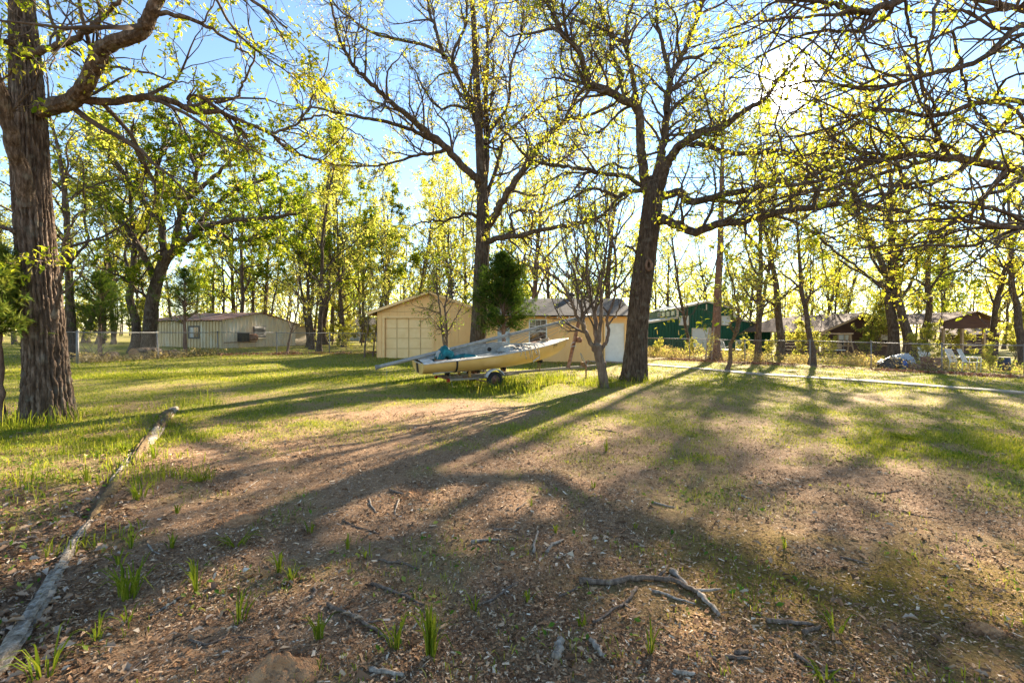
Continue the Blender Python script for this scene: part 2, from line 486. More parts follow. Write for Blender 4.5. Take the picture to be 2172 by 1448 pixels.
# ---- wood chips and bark mulch on the bare soil
n = 118000
x, y = frustum_pts(n, 1.75, 11.0)
keep = rng.random(n) < (1 - 0.75 * cover(x, y)) * (1 - .6 * moss(x, y)) * (0.35 + 0.65 * fbm(x * 3, y * 3, 91, 3) * 1.6)
x, y = x[keep], y[keep]; n = len(x)
ln = rng.gamma(1.8, 0.0062, n) + 0.006; ln *= 1 + 0.04 * y
wd = ln * rng.uniform(0.12, 0.42, n)
rot = tri_rot(rng.uniform(0, 2 * np.pi, n), rng.normal(0.0, 0.22, n), rng.normal(0, 0.35, n))
T = np.array([[-.5, -.35, .1], [.5, -.5, .0], [.38, .5, .12], [-.55, .42, 0]])
Vc, Fc = scatter_template(T, [(0, 1, 2, 3)], np.stack([x, y, hm(x, y) + 0.003 + rng.random(n) * 0.006], 1), rot, np.stack([ln, wd, wd * 0.6], 1))
m_chip = rndmat('wood_chips', [(0.07, 0.036, 0.019), (0.17, 0.088, 0.045), (0.30, 0.165, 0.085), (0.44, 0.27, 0.145), (0.62, 0.46, 0.30), (0.78, 0.66, 0.50)])
tag(link('wood_chips', np_mesh('wood_chips', Vc, Fc, m_chip, rnd=np.repeat(np.clip(rng.beta(1.5, 2.3, n), 0, 1), 4))), 'wood chips and bark crumbs strewn over the bare soil', 'mulch', kind='stuff')

n = 280000
x, y = frustum_pts(n, 1.75, 9.0)
keep = rng.random(n) < (1 - 0.8 * cover(x, y)) * (1 - .6 * moss(x, y)) * sstep(.25, .7, fbm(x * 2.2, y * 2.2, 93, 3)) * .9
x, y = x[keep], y[keep]; n = len(x)
ln = rng.gamma(2.2, 0.0032, n) + 0.0035; ln *= 1 + .08 * y
Vc, Fc = scatter_template(np.array([[-.5, -.25, 0], [.6, -.1, .1], [-.2, .35, .2]]), [(0, 1, 2)], np.stack([x, y, hm(x, y) + 0.003 + rng.random(n) * 0.004], 1), tri_rot(rng.uniform(0, 6.28, n), rng.normal(0, .3, n), rng.normal(0, .4, n)), np.stack([ln, ln * rng.uniform(.5, 1.2, n), ln], 1))
tag(link('wood_chips', np_mesh('wood_crumbs', Vc, Fc, m_chip, rnd=np.repeat(np.clip(rng.beta(1.1, 2.2, n), 0, 1), 3))), 'fine pale wood crumbs peppering the bare soil', 'mulch', kind='stuff')
print('crumbs', n)
# ---- dry oak leaves
m_dry = rndmat('dry_leaves', [(0.10, 0.055, 0.032), (0.20, 0.115, 0.065), (0.30, 0.19, 0.115), (0.42, 0.29, 0.19), (0.50, 0.39, 0.29)])
def leaves_at(x, y, smin, smax):
    n = len(x)
    rot = tri_rot(rng.uniform(0, 2 * np.pi, n), rng.normal(0, 0.25, n), rng.normal(0, 0.45, n))
    s = rng.uniform(smin, smax, n)
    return scatter_template(OAKD[0] * np.array([1, 1, 1.3]), OAKD[1], np.stack([x, y, hm(x, y) + 0.012 + rng.random(n) * 0.012], 1), rot, s)
x, y = frustum_pts(26000, 1.8, 13.0)
keep = rng.random(len(x)) < litter(x, y) * 0.6 + 0.02
x, y = x[keep], y[keep]
Vl, Fl = leaves_at(x, y, 0.028, 0.066)
tag(link('leaf_litter', np_mesh('leaf_litter', Vl, Fl, m_dry, rnd=np.repeat(rng.random(len(x)), 13))), 'small dry brown oak leaves littering the soil', 'leaf litter', kind='stuff')
# the largest ones are things of their own
lx, ly = [], []
while len(lx) < 90:
    xx, yy = frustum_pts(400, 1.95, 4.2, 1.0)
    for a, c in zip(xx, yy):
        if rng.random() < litter(a, c) * 0.8 + 0.012 and len(lx) < 90: lx.append(a); ly.append(c)
for k in range(90):
    T, ff = OAKD
    s = rng.uniform(0.055, 0.09); c = rng.uniform(0.6, 2.2)
    Vk = T * np.array([s, s, s * c]); Vk[:, 2] += s * 0.5 * rng.uniform(-.3, .5) * (Vk[:, 0] / s - 0.5) ** 2
    fl = [np.array([f for f in ff if len(f) == q]) for q in sorted({len(f) for f in ff})]
    o = link('fallen_leaf', np_mesh('fallen_leaf', Vk, fl, m_dry, rnd=np.full(len(Vk), rng.random())), None, (lx[k], ly[k], float(hm(lx[k], ly[k])) + 0.02))
    o.rotation_euler = (rng.normal(0, .3), rng.normal(0, .3), rng.uniform(0, 6.28))
    tag(o, 'large dry brown oak leaf lying on the soil near the rotten timber edging', 'leaf', 'dry oak leaves lying about the timber edging')

# ---- grass
m_grass = leafmat('grass_blades', [(0.075, 0.115, 0.012), (0.14, 0.19, 0.02), (0.24, 0.27, 0.032), (0.36, 0.35, 0.06), (0.52, 0.43, 0.16)], trans=0.45)
def blades(x, y, z, h, w, lean, segs=1, az=None):
    n = len(x)
    az = rng.uniform(0, 2 * np.pi, n) if az is None else az
    fa = rng.uniform(0, 2 * np.pi, n) if segs == 1 else az + np.pi / 2 + rng.normal(0, .3, n)
    lx_, ly_ = np.cos(az) * lean * h, np.sin(az) * lean * h
    sx, sy = np.cos(fa) * w / 2, np.sin(fa) * w / 2
    b = np.stack([x, y, z - 0.004], 1); S = np.stack([sx, sy, 0 * sx], 1)
    if segs == 1:
        tip = b + np.stack([lx_, ly_, h], 1)
        Vv = np.stack([b - S, b + S, tip], 1).reshape(-1, 3)
        return Vv, [np.arange(n * 3).reshape(n, 3)], 3
    m1_ = b + np.stack([lx_ * .22, ly_ * .22, h * .5], 1); m2_ = b + np.stack([lx_ * .6, ly_ * .6, h * .85], 1); tip = b + np.stack([lx_ * 1.15, ly_ * 1.15, h * (1.0 - .25 * lean)], 1)
    Vv = np.stack([b - S * .7, b + S * .7, m1_ + S, m1_ - S, m2_ + S * .75, m2_ - S * .75, tip], 1).reshape(-1, 3)
    o7 = np.arange(n)[:, None] * 7
    return Vv, [o7 + np.array([[4, 6, 5]])[0], np.concatenate([o7 + np.array([0, 1, 2, 3]), o7 + np.array([3, 2, 4, 5])])], 7
def lawn(name, n, d0, d1, h0, h1, w0, w1, label, segs=1, mul=1.0):
    x, y = frustum_pts(n, d0, d1)
    keep = rng.random(n) < cover(x, y) ** 1.3 * mul
    x, y = x[keep], y[keep]; n = len(x)
    h = rng.uniform(h0, h1, n) * (0.6 + 0.9 * fbm(x * 1.3, y * 1.3, 101, 3)); w = rng.uniform(w0, w1, n)
    Vv, Ff, k = blades(x, y, hm(x, y), h, w, np.abs(rng.normal(0, 0.6, n)), segs)
    r = np.clip(0.42 + 0.55 * (fbm(x * .8, y * .8, 111, 3) - .5) + rng.normal(0, .2, n), 0, 1)
    tag(link(name, np_mesh(name, Vv, Ff, m_grass, rnd=np.repeat(r, k))), label, 'grass', kind='stuff')
lawn('grass', 90000, 1.9, 7.5, 0.02, 0.06, 0.003, 0.006, 'sparse short grass coming up through the mulch in front', segs=2, mul=0.9)
lawn('grass', 230000, 5.5, 15, 0.022, 0.058, 0.006, 0.011, 'short green lawn in the middle of the yard')
lawn('grass', 210000, 13, 48, 0.03, 0.075, 0.012, 0.026, 'sunlit green lawn towards the fences and the garage')
# taller rank grass round the trailer and the trees
cl = [(-0.9, 12.9, 1.9, 2600), (1.6, 14.0, 1.6, 1900), (-0.4, 11.7, 1.2, 1500), (2.6, 13.0, 0.7, 400), (-7.6, 7.35, 0.75, 700), (-8.4, 7.6, 0.7, 500), (-6.3, 9.0, .7, 180), (3.9, 14.4, 0.9, 300)]
cl2 = [(-3.9, 5.0, .55, 240), (-4.7, 6.3, .6, 300), (-5.6, 7.6, .6, 320), (-3.3, 4.6, .35, 110), (-5.2, 5.2, .9, 420), (-6.3, 6.5, .8, 420), (-4.6, 4.2, .6, 200), (-3.0, 3.4, .3, 70), (-6.9, 7.9, .6, 260)]
X = []; Y = []
for cx, cy, rr, nn in cl:
    a = rng.uniform(0, 2 * np.pi, nn); q = rr * np.sqrt(rng.random(nn))
    xx = cx + np.cos(a) * q; yy = cy + np.sin(a) * q * .8
    kp = rng.random(nn) < sstep(.35, .6, fbm(xx * 2.2, yy * 2.2, 131, 3))
    X.append(xx[kp]); Y.append(yy[kp])
X = np.concatenate(X); Y = np.concatenate(Y); n = len(X)
Vv, Ff, k = blades(X, Y, hm(X, Y), rng.gamma(3, .045, n) + .04, rng.uniform(.006, .012, n), np.abs(rng.normal(.25, .35, n)), 2)
tag(link('tall_grass', np_mesh('tall_grass', Vv, Ff, m_grass, rnd=np.repeat(np.clip(rng.normal(.38, .18, n), 0, 1), k))), 'rank tall grass around the trailer and the tree feet', 'grass', kind='stuff')
X = []; Y = []
for cx, cy, rr, nn in cl2:
    a = rng.uniform(0, 2 * np.pi, nn * 2); q = rr * np.sqrt(rng.random(nn * 2)); xx = cx + np.cos(a) * q; yy = cy + np.sin(a) * q
    kp = rng.random(nn * 2) < sstep(.42, .6, fbm(xx * 4, yy * 4, 137, 3)); X.append(xx[kp]); Y.append(yy[kp])
X = np.concatenate(X); Y = np.concatenate(Y); n = len(X)
Vv, Ff, k = blades(X, Y, hm(X, Y), rng.uniform(.05, .15, n), rng.uniform(.004, .009, n), np.abs(rng.normal(.35, .4, n)), 2)
tag(link('tall_grass', np_mesh('tall_grass', Vv, Ff, m_grass, rnd=np.repeat(np.clip(rng.normal(.42, .18, n), 0, 1), k))), 'loose taller grass on both sides of the timber edging', 'grass', kind='stuff')
# broad-leaved weeds in the lawn
x, y = frustum_pts(26000, 2.2, 22)
keep = rng.random(len(x)) < cover(x, y) * .8 + .25 * (timber_side(x, y) > 0) * (y < 8)
x, y = x[keep], y[keep]; n = len(x)
rot = tri_rot(rng.uniform(0, 6.28, n), rng.normal(.45, .3, n), rng.normal(0, .4, n))
Vw, Fw = scatter_template(LEAF4[0], LEAF4[1], np.stack([x, y, hm(x, y) + rng.random(n) * .025], 1), rot, rng.uniform(.018, .045, n) * (1 + .04 * y))
m_weed = leafmat('weed_leaves', [(0.05, 0.11, 0.015), (0.10, 0.19, 0.03), (0.20, 0.26, 0.05), (0.36, 0.36, 0.09)], trans=.4)
tag(link('lawn_weeds', np_mesh('lawn_weeds', Vw, Fw, m_weed, rnd=np.repeat(rng.random(n), 4))), 'low broad-leaved weeds growing through the lawn', 'weeds', kind='stuff')

# single tufts on the bare soil
TUFTS = [  # px, py, height m, blades, spread, where
 (272, 1264, .17, 26, .12, 'largest grass tuft on the bare soil, right of the grey rotten timber'),
 (417, 1255, .20, 9, .04, 'tall upright narrow grass tuft right of the largest tuft'),
 (509, 1320, .13, 9, .06, 'grass tuft with arching blades between the largest tuft and the lower sand mound'),
 (592, 1218, .12, 10, .04, 'left of two upright tufts below the flat reddish sand mound'),
 (619, 1232, .10, 8, .04, 'right of two upright tufts below the flat reddish sand mound'),
 (281, 1163, .10, 7, .05, 'small tuft above the largest tuft beside the timber'),
 (253, 1200, .09, 6, .06, 'splayed few-bladed tuft just above the largest tuft'),
 (739, 1168, .12, 6, .03, 'thin upright yellow-green tuft in mid soil left of the short twigs'),
 (677, 1352, .12, 9, .04, 'sunlit leafy tuft just above the lower sand mound'),
 (838, 1370, .14, 11, .05, 'tuft at the lower end of the long straight stick'),
 (914, 1389, .20, 22, .05, 'dense tall tuft right of the long straight stick at the bottom'),
 (778, 1181, .09, 5, .05, 'small slanting tuft right of the thin yellow-green tuft'),
 (92, 1435, .14, 12, .09, 'tuft at the lower left corner beside the timber end'),
 (327, 974, .17, 10, .05, 'tall tuft right of the mossy middle timber'),
 (262, 960, .14, 14, .07, 'bushy tuft left of the mossy middle timber'),
 (295, 1057, .15, 18, .10, 'bushy tuft growing over the buried part of the timber'),
 (424, 1020, .09, 22, .14, 'wide low tuft at the lawn edge above the pale thin stick'),
 (184, 1020, .16, 9, .05, 'tall tuft among leaf litter left of the timber'),
 (375, 1089, .09, 5, .03, 'thin tuft left of the flat reddish sand mound'),
 (502, 1154, .08, 16, .12, 'low creeping tuft just below the flat reddish sand mound'),
 (658, 1131, .08, 7, .04, 'small tuft right of the flat reddish sand mound'),
 (364, 1163, .10, 8, .05, 'tuft above the tall narrow tuft, over a pale twig'),
 (207, 1356, .10, 6, .06, 'small tuft on dry leaves right of the near timber end'),
 (267, 1320, .07, 5, .05, 'small low tuft below the largest tuft'),
 (1378, 1384, .13, 7, .04, 'upright tuft below the big forked branch'),
 (1235, 1330, .09, 6, .04, 'leafy small tuft left of the curved stick under the big branch'),
 (1664, 1163, .09, 5, .03, 'thin tuft among moss right of the big branch'),
 (1286, 958, .15, 10, .05, 'upright tuft at the lawn edge above the bare soil'),
 (1127, 1071, .07, 5, .03, 'tiny sunlit tuft above the three short twigs'),
 (1772, 1336, .10, 7, .08, 'pale arching tuft in the moss at lower right'),
 (1178, 1131, .08, 4, .02, 'thin tuft beside the short pale forked twig'),
 (1348, 1120, .06, 3, .02, 'two-bladed sprout left of the mossy patch'),
 (1917, 931, .07, 60, .22, 'dense dark green low grass patch on the right lawn'),
 (1750, 1443, .06, 9, .07, 'tuft cut by the bottom edge at right'),
 (1121, 1276, .07, 6, .04, 'small tuft right of the long dark diagonal twig'),
 (1259, 1033, .08, 6, .04, 'small tuft under the lawn edge right of centre'),
 (1005, 1298, .10, 6, .04, 'tuft at the lower end of the long dark diagonal twig'),
]
for (px, py, hh, nb, sp, lb) in TUFTS:
    b = G(px, py); nb = int(nb * 1.6); hh *= 1.15; sp *= 1.2
    a = rng.uniform(0, 6.28, nb); q = sp * .35 * np.sqrt(rng.random(nb))
    X = np.cos(a) * q; Y = np.sin(a) * q
    Z = hm(X + b.x, Y + b.y) - b.z
    h = hh * rng.uniform(.6, 1.15, nb)
    Vv, Ff, k = blades(X, Y, Z, h, rng.uniform(.006, .012, nb), np.clip(rng.normal(sp / hh, .3, nb), .05, 1.6), 2, az=a + rng.normal(0, .6, nb))
    tag(link('grass_tuft', np_mesh('grass_tuft', Vv, Ff, m_grass, rnd=np.repeat(np.clip(rng.normal(.30, .15, nb), 0, 1), k)), None, b), lb, 'grass tuft', 'grass tufts on the bare soil')

# ---- sticks
m_stick = barkmat('stick_bark', (0.075, 0.05, 0.036), (0.16, 0.115, 0.083), (0.29, 0.22, 0.165), scale=14, bump=.5)
m_pale = barkmat('weathered_wood', (0.13, 0.10, 0.075), (0.29, 0.235, 0.18), (0.50, 0.42, 0.335), scale=12, bump=.6)
def c7(*p): return [(a * .4604, 850 + c * .4604) for a, c in p]
def c8(*p): return [(1000 + a * .5396, 850 + c * .5396) for a, c in p]
STICKS = [
 (c7((1120, 420), (1160, 388), (1200, 357)), .007, 1, 'pale thin straight stick on dark soil above the flat sand mound'),
 (c7((1700, 450), (1712, 490), (1735, 522)), .008, 1, 'short pale twig, left one of two below the small sand mound'),
 (c7((1838, 452), (1826, 485), (1818, 520)), .008, 1, 'short pale upright-lying twig below the small sand mound'),
 (c7((1795, 412), (1840, 425), (1890, 440)), .012, 0, 'thick brown stick end beside the small sand mound'),
 (c7((1710, 850), (1790, 875), (1880, 910), (1950, 950)), .011, 0, 'curved grey stick above the long straight stick'),
 (c7((1505, 950), (1640, 1010), (1720, 1055), (1815, 1105)), .012, 0, 'long straight grey stick right of the lower sand mound'),
 (c7((870, 1105), (960, 1120), (1020, 1098), (1080, 1085), (1175, 1090)), .007, 0, 'wavy thin grey twig above the lower sand mound'),
 (c7((1580, 560), (1660, 590), (1750, 612)), .006, 0, 'thin dark twig on sunlit soil left of centre'),
 (c7((1740, 740), (1800, 752), (1850, 750), (1930, 780)), .009, 0, 'dark bark-covered stick lying left of centre'),
 (c7((1450, 860), (1452, 890), (1440, 915)), .010, 0, 'short broken twig at the upper end of the long straight stick'),
 (c7((680, 665), (700, 690), (740, 710)), .007, 1, 'short pale crooked twig above the tall narrow tuft'),
 (c7((0, 1085), (110, 1005), (210, 930)), .012, 0, 'brown stick lying across the grey rotten timber'),
 (c7((560, 1290), (620, 1225), (690, 1170)), .008, 0, 'thin stick at the bottom edge left of the lower sand mound'),
 (c7((690, 990), (770, 945), (860, 890)), .007, 1, 'thin pale stick below the tall narrow tuft'),
 (c7((1700, 1240), (1780, 1252), (1860, 1270)), .014, 1, 'pale broken wood piece at the bottom edge under the dense tuft'),
 (c7((1490, 522), (1530, 514), (1560, 510)), .006, 1, 'tiny pale twig right of the flat reddish sand mound'),
 (c8((420, 718), (520, 722), (620, 715), (720, 708), (800, 715), (850, 745), (890, 770)), .020, 0, 'longest thick bent branch lying on the soil at lower right'),
 (c8((785, 675), (830, 720), (880, 760), (920, 790), (970, 845)), .018, 1, 'split grey branch crossing the end of the longest branch'),
 (c8((650, 740), (625, 780), (600, 800), (540, 842), (480, 880)), .011, 0, 'curved stick running down-left from under the longest branch'),
 (c8((345, 770), (385, 755), (420, 740)), .008, 0, 'short grey stick at the left tip of the longest branch'),
 (c8((710, 755), (790, 775), (880, 800)), .009, 1, 'pale split stick just below the longest branch'),
 (c8((185, 720), (150, 745), (110, 770), (10, 820)), .010, 0, 'long dark diagonal twig left of the longest branch'),
 (c8((245, 600), (250, 560), (262, 515)), .012, 1, 'upright-lying short stick, left of the pair above the longest branch'),
 (c8((295, 600), (320, 570), (365, 548)), .013, 1, 'short forked pale stick, right of the pair above the longest branch'),
 (c8((1160, 872), (1250, 878), (1345, 880)), .014, 0, 'straight dark stick lying across at lower right'),
 (c8((1310, 915), (1340, 900), (1375, 888)), .013, 0, 'short thick stick just under the straight dark stick'),
 (c8((1270, 990), (1340, 1040), (1390, 1078), (1440, 1105)), .010, 0, 'thin diagonal stick at the bottom edge right of centre'),
 (c8((330, 1030), (342, 990), (350, 950)), .022, 1, 'chunky pale rotten wood piece at the bottom right of centre'),
 (c8((470, 950), (500, 990), (525, 1025)), .016, 1, 'pale slanting wood sliver near the chunky rotten piece'),
 (c8((0, 560), (60, 553), (110, 552)), .012, 1, 'pale stick with peeling bark left of the short stick pair'),
 (c8((90, 512), (130, 510), (180, 515)), .010, 0, 'short stick just above the pale peeling stick'),
 (c8((1050, 370), (1075, 378), (1100, 387)), .012, 1, 'short grey stick on shaded soil in mid right'),
 (c8((710, 400), (760, 412), (800, 418)), .009, 1, 'pale bark strip on shaded soil near centre right'),
 (c8((1450, 615), (1500, 625), (1560, 640)), .008, 0, 'thin dark stick on the moss at right'),
 (c8((1000, 1018), (1050, 1020), (1095, 1018)), .011, 0, 'short level stick at the bottom right of centre'),
 (c8((1040, 1005), (1065, 996), (1090, 990)), .014, 0, 'stubby stick lying over the short level stick'),
 (c8((795, 1070), (840, 1080), (880, 1085)), .012, 1, 'pale stick at the bottom edge left of the level stick'),
 (c8((1690, 435), (1770, 455), (1850, 465)), .007, 0, 'thin dark twig far right on shaded soil'),
 (c8((1560, 360), (1620, 362), (1690, 350)), .007, 0, 'thin twig on the right lawn edge'),
 (c8((485, 115), (530, 118), (570, 125)), .011, 0, 'stick on thin lawn right of centre'),
 (c8((180, 430), (200, 415), (215, 400)), .010, 0, 'short dark stick on sunlit soil near the centre'),
]
for pts, r, pm, lb in STICKS:
    w = [G(a, c) for a, c in pts]
    base = sum(w, Vector()) / len(w)
    # resample with small wiggles
    Q = []
    for i in range(len(w) - 1):
        for k in range(4):
            q = w[i].lerp(w[i + 1], k / 4); Q.append(q)
    Q.append(w[-1])
    n = len(Q)
    Q = [Vector((q.x + rng.normal(0, r * .3), q.y + rng.normal(0, r * .3), float(hm(q.x, q.y)) + r * rng.uniform(.7, 1.0))) for q in Q]
    rs = [r * (1.0 - .45 * i / n) * rng.uniform(.85, 1.12) for i in range(n)]
    if r > .015 and pm: rs = [q * rng.uniform(.6, 1.3) for q in rs]
    mb = MB(); mb.tube(Q, rs, 7)
    if len(pts) > 3:
        k = n // 2; dv = (Q[k + 1] - Q[k - 1]).normalized(); sd = Vector((-dv.y, dv.x, .25))
        mb.tube([Q[k], Q[k] + dv * r * 3 + sd * r * 3, Q[k] + dv * r * 5 + sd * r * 6], [r * .6, r * .45, r * .25], 6)
    tag(mb.build('stick', m_pale if pm else m_stick, loc=base, smooth=True), lb, 'stick', 'sticks and twigs on the ground')

# ---- sand mounds thrown up on the soil
m_sand = mat('reddish_sand', (0.40, 0.19, 0.08), (0.56, 0.30, 0.14), scale=20, bump=1.0, bscale=120, rough=.95, bdist=.02)
for px, py, rx, ry, hh, lb in ((513, 1100, .14, .15, .035, 'flat reddish sand mound on dark soil left of centre'), (600, 1425, .17, .13, .075, 'steep crumbly sand mound cut by the bottom edge'),
                               (868, 1050, .09, .09, .025, 'small sand mound beside a stick near the centre'), (2090, 1338, .10, .07, .03, 'small orange sand mound at the far right')):
    b = G(px, py); nr, na = 20, 56; vs = [(0, 0, hh)]; fs = []
    for i in range(1, nr + 1):
        q = i / nr
        for k in range(na):
            a = 2 * math.pi * k / na
            wob = 1 + .35 * (float(vnoise(2 + math.cos(a) * 1.6 + px, 2 + math.sin(a) * 1.6, 5)) - .5)
            xx, yy = math.cos(a) * rx * q * wob, math.sin(a) * ry * q * wob
            zz = hh * (1 - q ** 1.3) * (.25 + 1.5 * float(fbm(xx * 16 + px, yy * 16, 9, 4))) + (float(fbm(xx * 70, yy * 70 + px, 4, 3)) - .5) * .022
            gzz = float(hm(b.x + xx, b.y + yy)) - b.z
            vs.append((xx, yy, gzz + (zz if i < nr else -.01)))
    for k in range(na): fs.append((0, 1 + k, 1 + (k + 1) % na))
    for i in range(nr - 1):
        for k in range(na): fs.append((1 + i * na + k, 1 + (i + 1) * na + k, 1 + (i + 1) * na + (k + 1) % na, 1 + i * na + (k + 1) % na))
    mb = MB(); mb.add([Vector(v) + b for v in vs], fs)
    so = tag(mb.build('sand_mound', m_sand, loc=b, smooth=True), lb, 'sand mound', 'sand mounds on the soil')
    nc = 420; aa = rng.uniform(0, 6.28, nc); qq = rng.gamma(6, .17, nc)
    cxx, cyy = np.cos(aa) * rx * qq, np.sin(aa) * ry * qq
    zc_ = hm(b.x + cxx, b.y + cyy) - b.z + .004 + np.maximum(0, hh * .75 * (1 - qq)) 
    TT = np.array([[1, 0, -.5], [-.5, .85, -.5], [-.5, -.85, -.5], [0, 0, .9]])
    Vg, Fg = scatter_template(TT, [(0, 1, 3), (1, 2, 3), (2, 0, 3)], np.stack([cxx, cyy, zc_], 1), tri_rot(rng.uniform(0, 6.28, nc), rng.normal(0, .6, nc), rng.normal(0, .6, nc)), rng.gamma(2, .0018, nc) + .0015)
    tag(link('crumbs', np_mesh('crumbs', Vg, Fg, m_sand), so), kind='stuff')

# ---- rotten timber edging
m_rot = barkmat('rotten_timber', (0.09, 0.064, 0.043), (0.32, 0.255, 0.185), (0.62, 0.54, 0.44), scale=9, bump=1.0)
m_rotb = barkmat('mossy_timber', (0.07, 0.05, 0.03), (0.17, 0.11, 0.06), (0.24, 0.18, 0.07), scale=9, bump=1.0)
def timber(pxs, r0, r1, m, lb, flat=.7, seed=0):
    w = [G(a, c) for a, c in pxs]; base = sum(w, Vector()) / len(w)
    Q = []
    K = 60
    for i in range(K + 1):
        s = i / K * (len(w) - 1); j = min(int(s), len(w) - 2); Q.append(w[j].lerp(w[j + 1], s - j))
    t = (Q[-1] - Q[0]).normalized(); sd = Vector((t.y, -t.x, 0)).normalized(); n = 22; vs = []; fs = []
    L = (Q[-1] - Q[0]).length
    for i, q in enumerate(Q):
        u = i / K; r = r0 + (r1 - r0) * u
        endw = min(1, .35 + 5 * u + .3 * float(vnoise(u * 30, 1, seed))) * min(1, .35 + 6 * (1 - u))
        for k in range(n):
            a = 2 * math.pi * k / n
            # long splits along the grain
            crk = float(fbm(k * .9 + seed, u * L * 1.1, 15 + seed, 3)); lump = float(fbm(k * .25, u * L * 5, 25 + seed, 3))
            rr = r * endw * (.72 + .6 * lump) * (1 - .35 * (crk < .40))
            vs.append(Q[i] + sd * (math.cos(a) * rr * 1.15) + Vector((0, 0, math.sin(a) * rr * flat + r * .35 * endw)))
    for i in range(K):
        for k in range(n): fs.append((i*n+k, i*n+(k+1) % n, (i+1)*n+(k+1) % n, (i+1)*n+k))
    fs.append(tuple(range(n))[::-1]); fs.append(tuple(K * n + k for k in range(n)))
    mb = MB(); mb.add(vs, fs)
    tag(mb.build('rotten_timber', m, loc=base), lb, 'timber', 'rotten timber edging')
timber([(-60, 1480), (30, 1372), (95, 1262), (150, 1165), (198, 1095)], .048, .022, m_rot, 'grey split rotten timber lying at the near left, nearest piece of the edging', seed=1)
timber([(190, 1105), (225, 1060), (268, 995)], .035, .05, m_rotb, 'mossy half-buried brown timber, second piece of the edging', seed=2)
timber([(238, 1026), (262, 992), (285, 958)], .035, .03, m_rot, 'thin grey timber sliver beside the mossy middle timber', seed=3)
timber([(282, 985), (305, 945), (330, 915)], .05, .06, m_rotb, 'dark crumbling timber, third piece of the edging', seed=6)
timber([(312, 948), (335, 915), (360, 880), (374, 864)], .055, .065, m_rot, 'pale broken timber end farthest away, in the grass', seed=4)
timber([(336, 915), (350, 890), (358, 876)], .075, .08, m_rotb, 'dark brown timber end beside the pale broken one', seed=5)
# ================================================================== the garage
def siding_mat(name, c1, c2):
    return mat(name, c1, c2, scale=1.6, rough=.75, bump=.25, bscale=35, stretch=(1, 1, .35), lo=.3, hi=.75)
m_cream = siding_mat('cream_painted_siding', (0.86, 0.54, 0.235), (0.79, 0.475, 0.19))
m_cream2 = mat('cream_trim_paint', (0.87, 0.58, 0.27), (0.79, 0.50, 0.21), scale=3, rough=.6)
m_doorc = mat('cream_door_paint', (0.88, 0.62, 0.31), (0.82, 0.55, 0.25), scale=2.5, rough=.6, bump=.1)
m_white = mat('white_paint', (0.74, 0.73, 0.70), (0.64, 0.63, 0.60), scale=3, rough=.5)
m_glass = mat('dark_glass', (0.012, 0.014, 0.016), (0.02, 0.022, 0.025), rough=.06, spec=.6)
m_dark = mat('dark_metal', (0.03, 0.028, 0.026), (0.06, 0.05, 0.045), rough=.5)
m_knob = mat('brass', (0.45, 0.36, 0.18), rough=.3, metal=.9)
def shingle_mat(name, c1, c2, c3, sx=3.2, sy=7.0):
    m, t, o = _nodes(name)
    b = t.nodes.new('ShaderNodeBsdfPrincipled'); b.inputs['Roughness'].default_value = .95; b.inputs['Specular IOR Level'].default_value = .1
    t.links.new(b.outputs[0], o.inputs[0])
    tc = t.nodes.new('ShaderNodeTexCoord'); br = t.nodes.new('ShaderNodeTexBrick')
    mp = t.nodes.new('ShaderNodeMapping')
    t.links.new(tc.outputs['UV'], mp.inputs[0]); t.links.new(mp.outputs[0], br.inputs[0])
    br.inputs['Scale'].default_value = 1.0; br.inputs['Brick Width'].default_value = 1 / sx; br.inputs['Row Height'].default_value = 1 / sy
    br.inputs['Mortar Size'].default_value = .008; br.inputs['Color1'].default_value = _c(c1); br.inputs['Color2'].default_value = _c(c2)
    br.inputs['Mortar'].default_value = _c(tuple(x * .45 for x in c1)); br.inputs['Bias'].default_value = -.1
    n = t.nodes.new('ShaderNodeTexNoise'); n.inputs['Scale'].default_value = 1.3; n.inputs['Detail'].default_value = 7
    t.links.new(tc.outputs['Object'], n.inputs[0])
    r = ramp(t, [(.35, (0, 0, 0)), (.7, (1, 1, 1))]); t.links.new(n.outputs[0], r.inputs[0])
    mx = t.nodes.new('ShaderNodeMixRGB'); mx.inputs[2].default_value = _c(c3); t.links.new(br.outputs[0], mx.inputs[1])
    mu = t.nodes.new('ShaderNodeMath'); mu.operation = 'MULTIPLY'; mu.inputs[1].default_value = .55; t.links.new(r.outputs[0], mu.inputs[0]); t.links.new(mu.outputs[0], mx.inputs[0])
    t.links.new(mx.outputs[0], b.inputs['Base Color'])
    bp = t.nodes.new('ShaderNodeBump'); bp.inputs['Strength'].default_value = .6; bp.inputs['Distance'].default_value = .02
    t.links.new(br.outputs['Fac'], bp.inputs['Height']); bp.invert = True; t.links.new(bp.outputs[0], b.inputs['Normal'])
    return m
m_shing = shingle_mat('grey_shingles', (0.075, 0.065, 0.058), (0.125, 0.108, 0.096), (0.17, 0.148, 0.13))
m_shingb = shingle_mat('brown_shingles', (0.13, 0.082, 0.056), (0.19, 0.122, 0.087), (0.24, 0.17, 0.125))
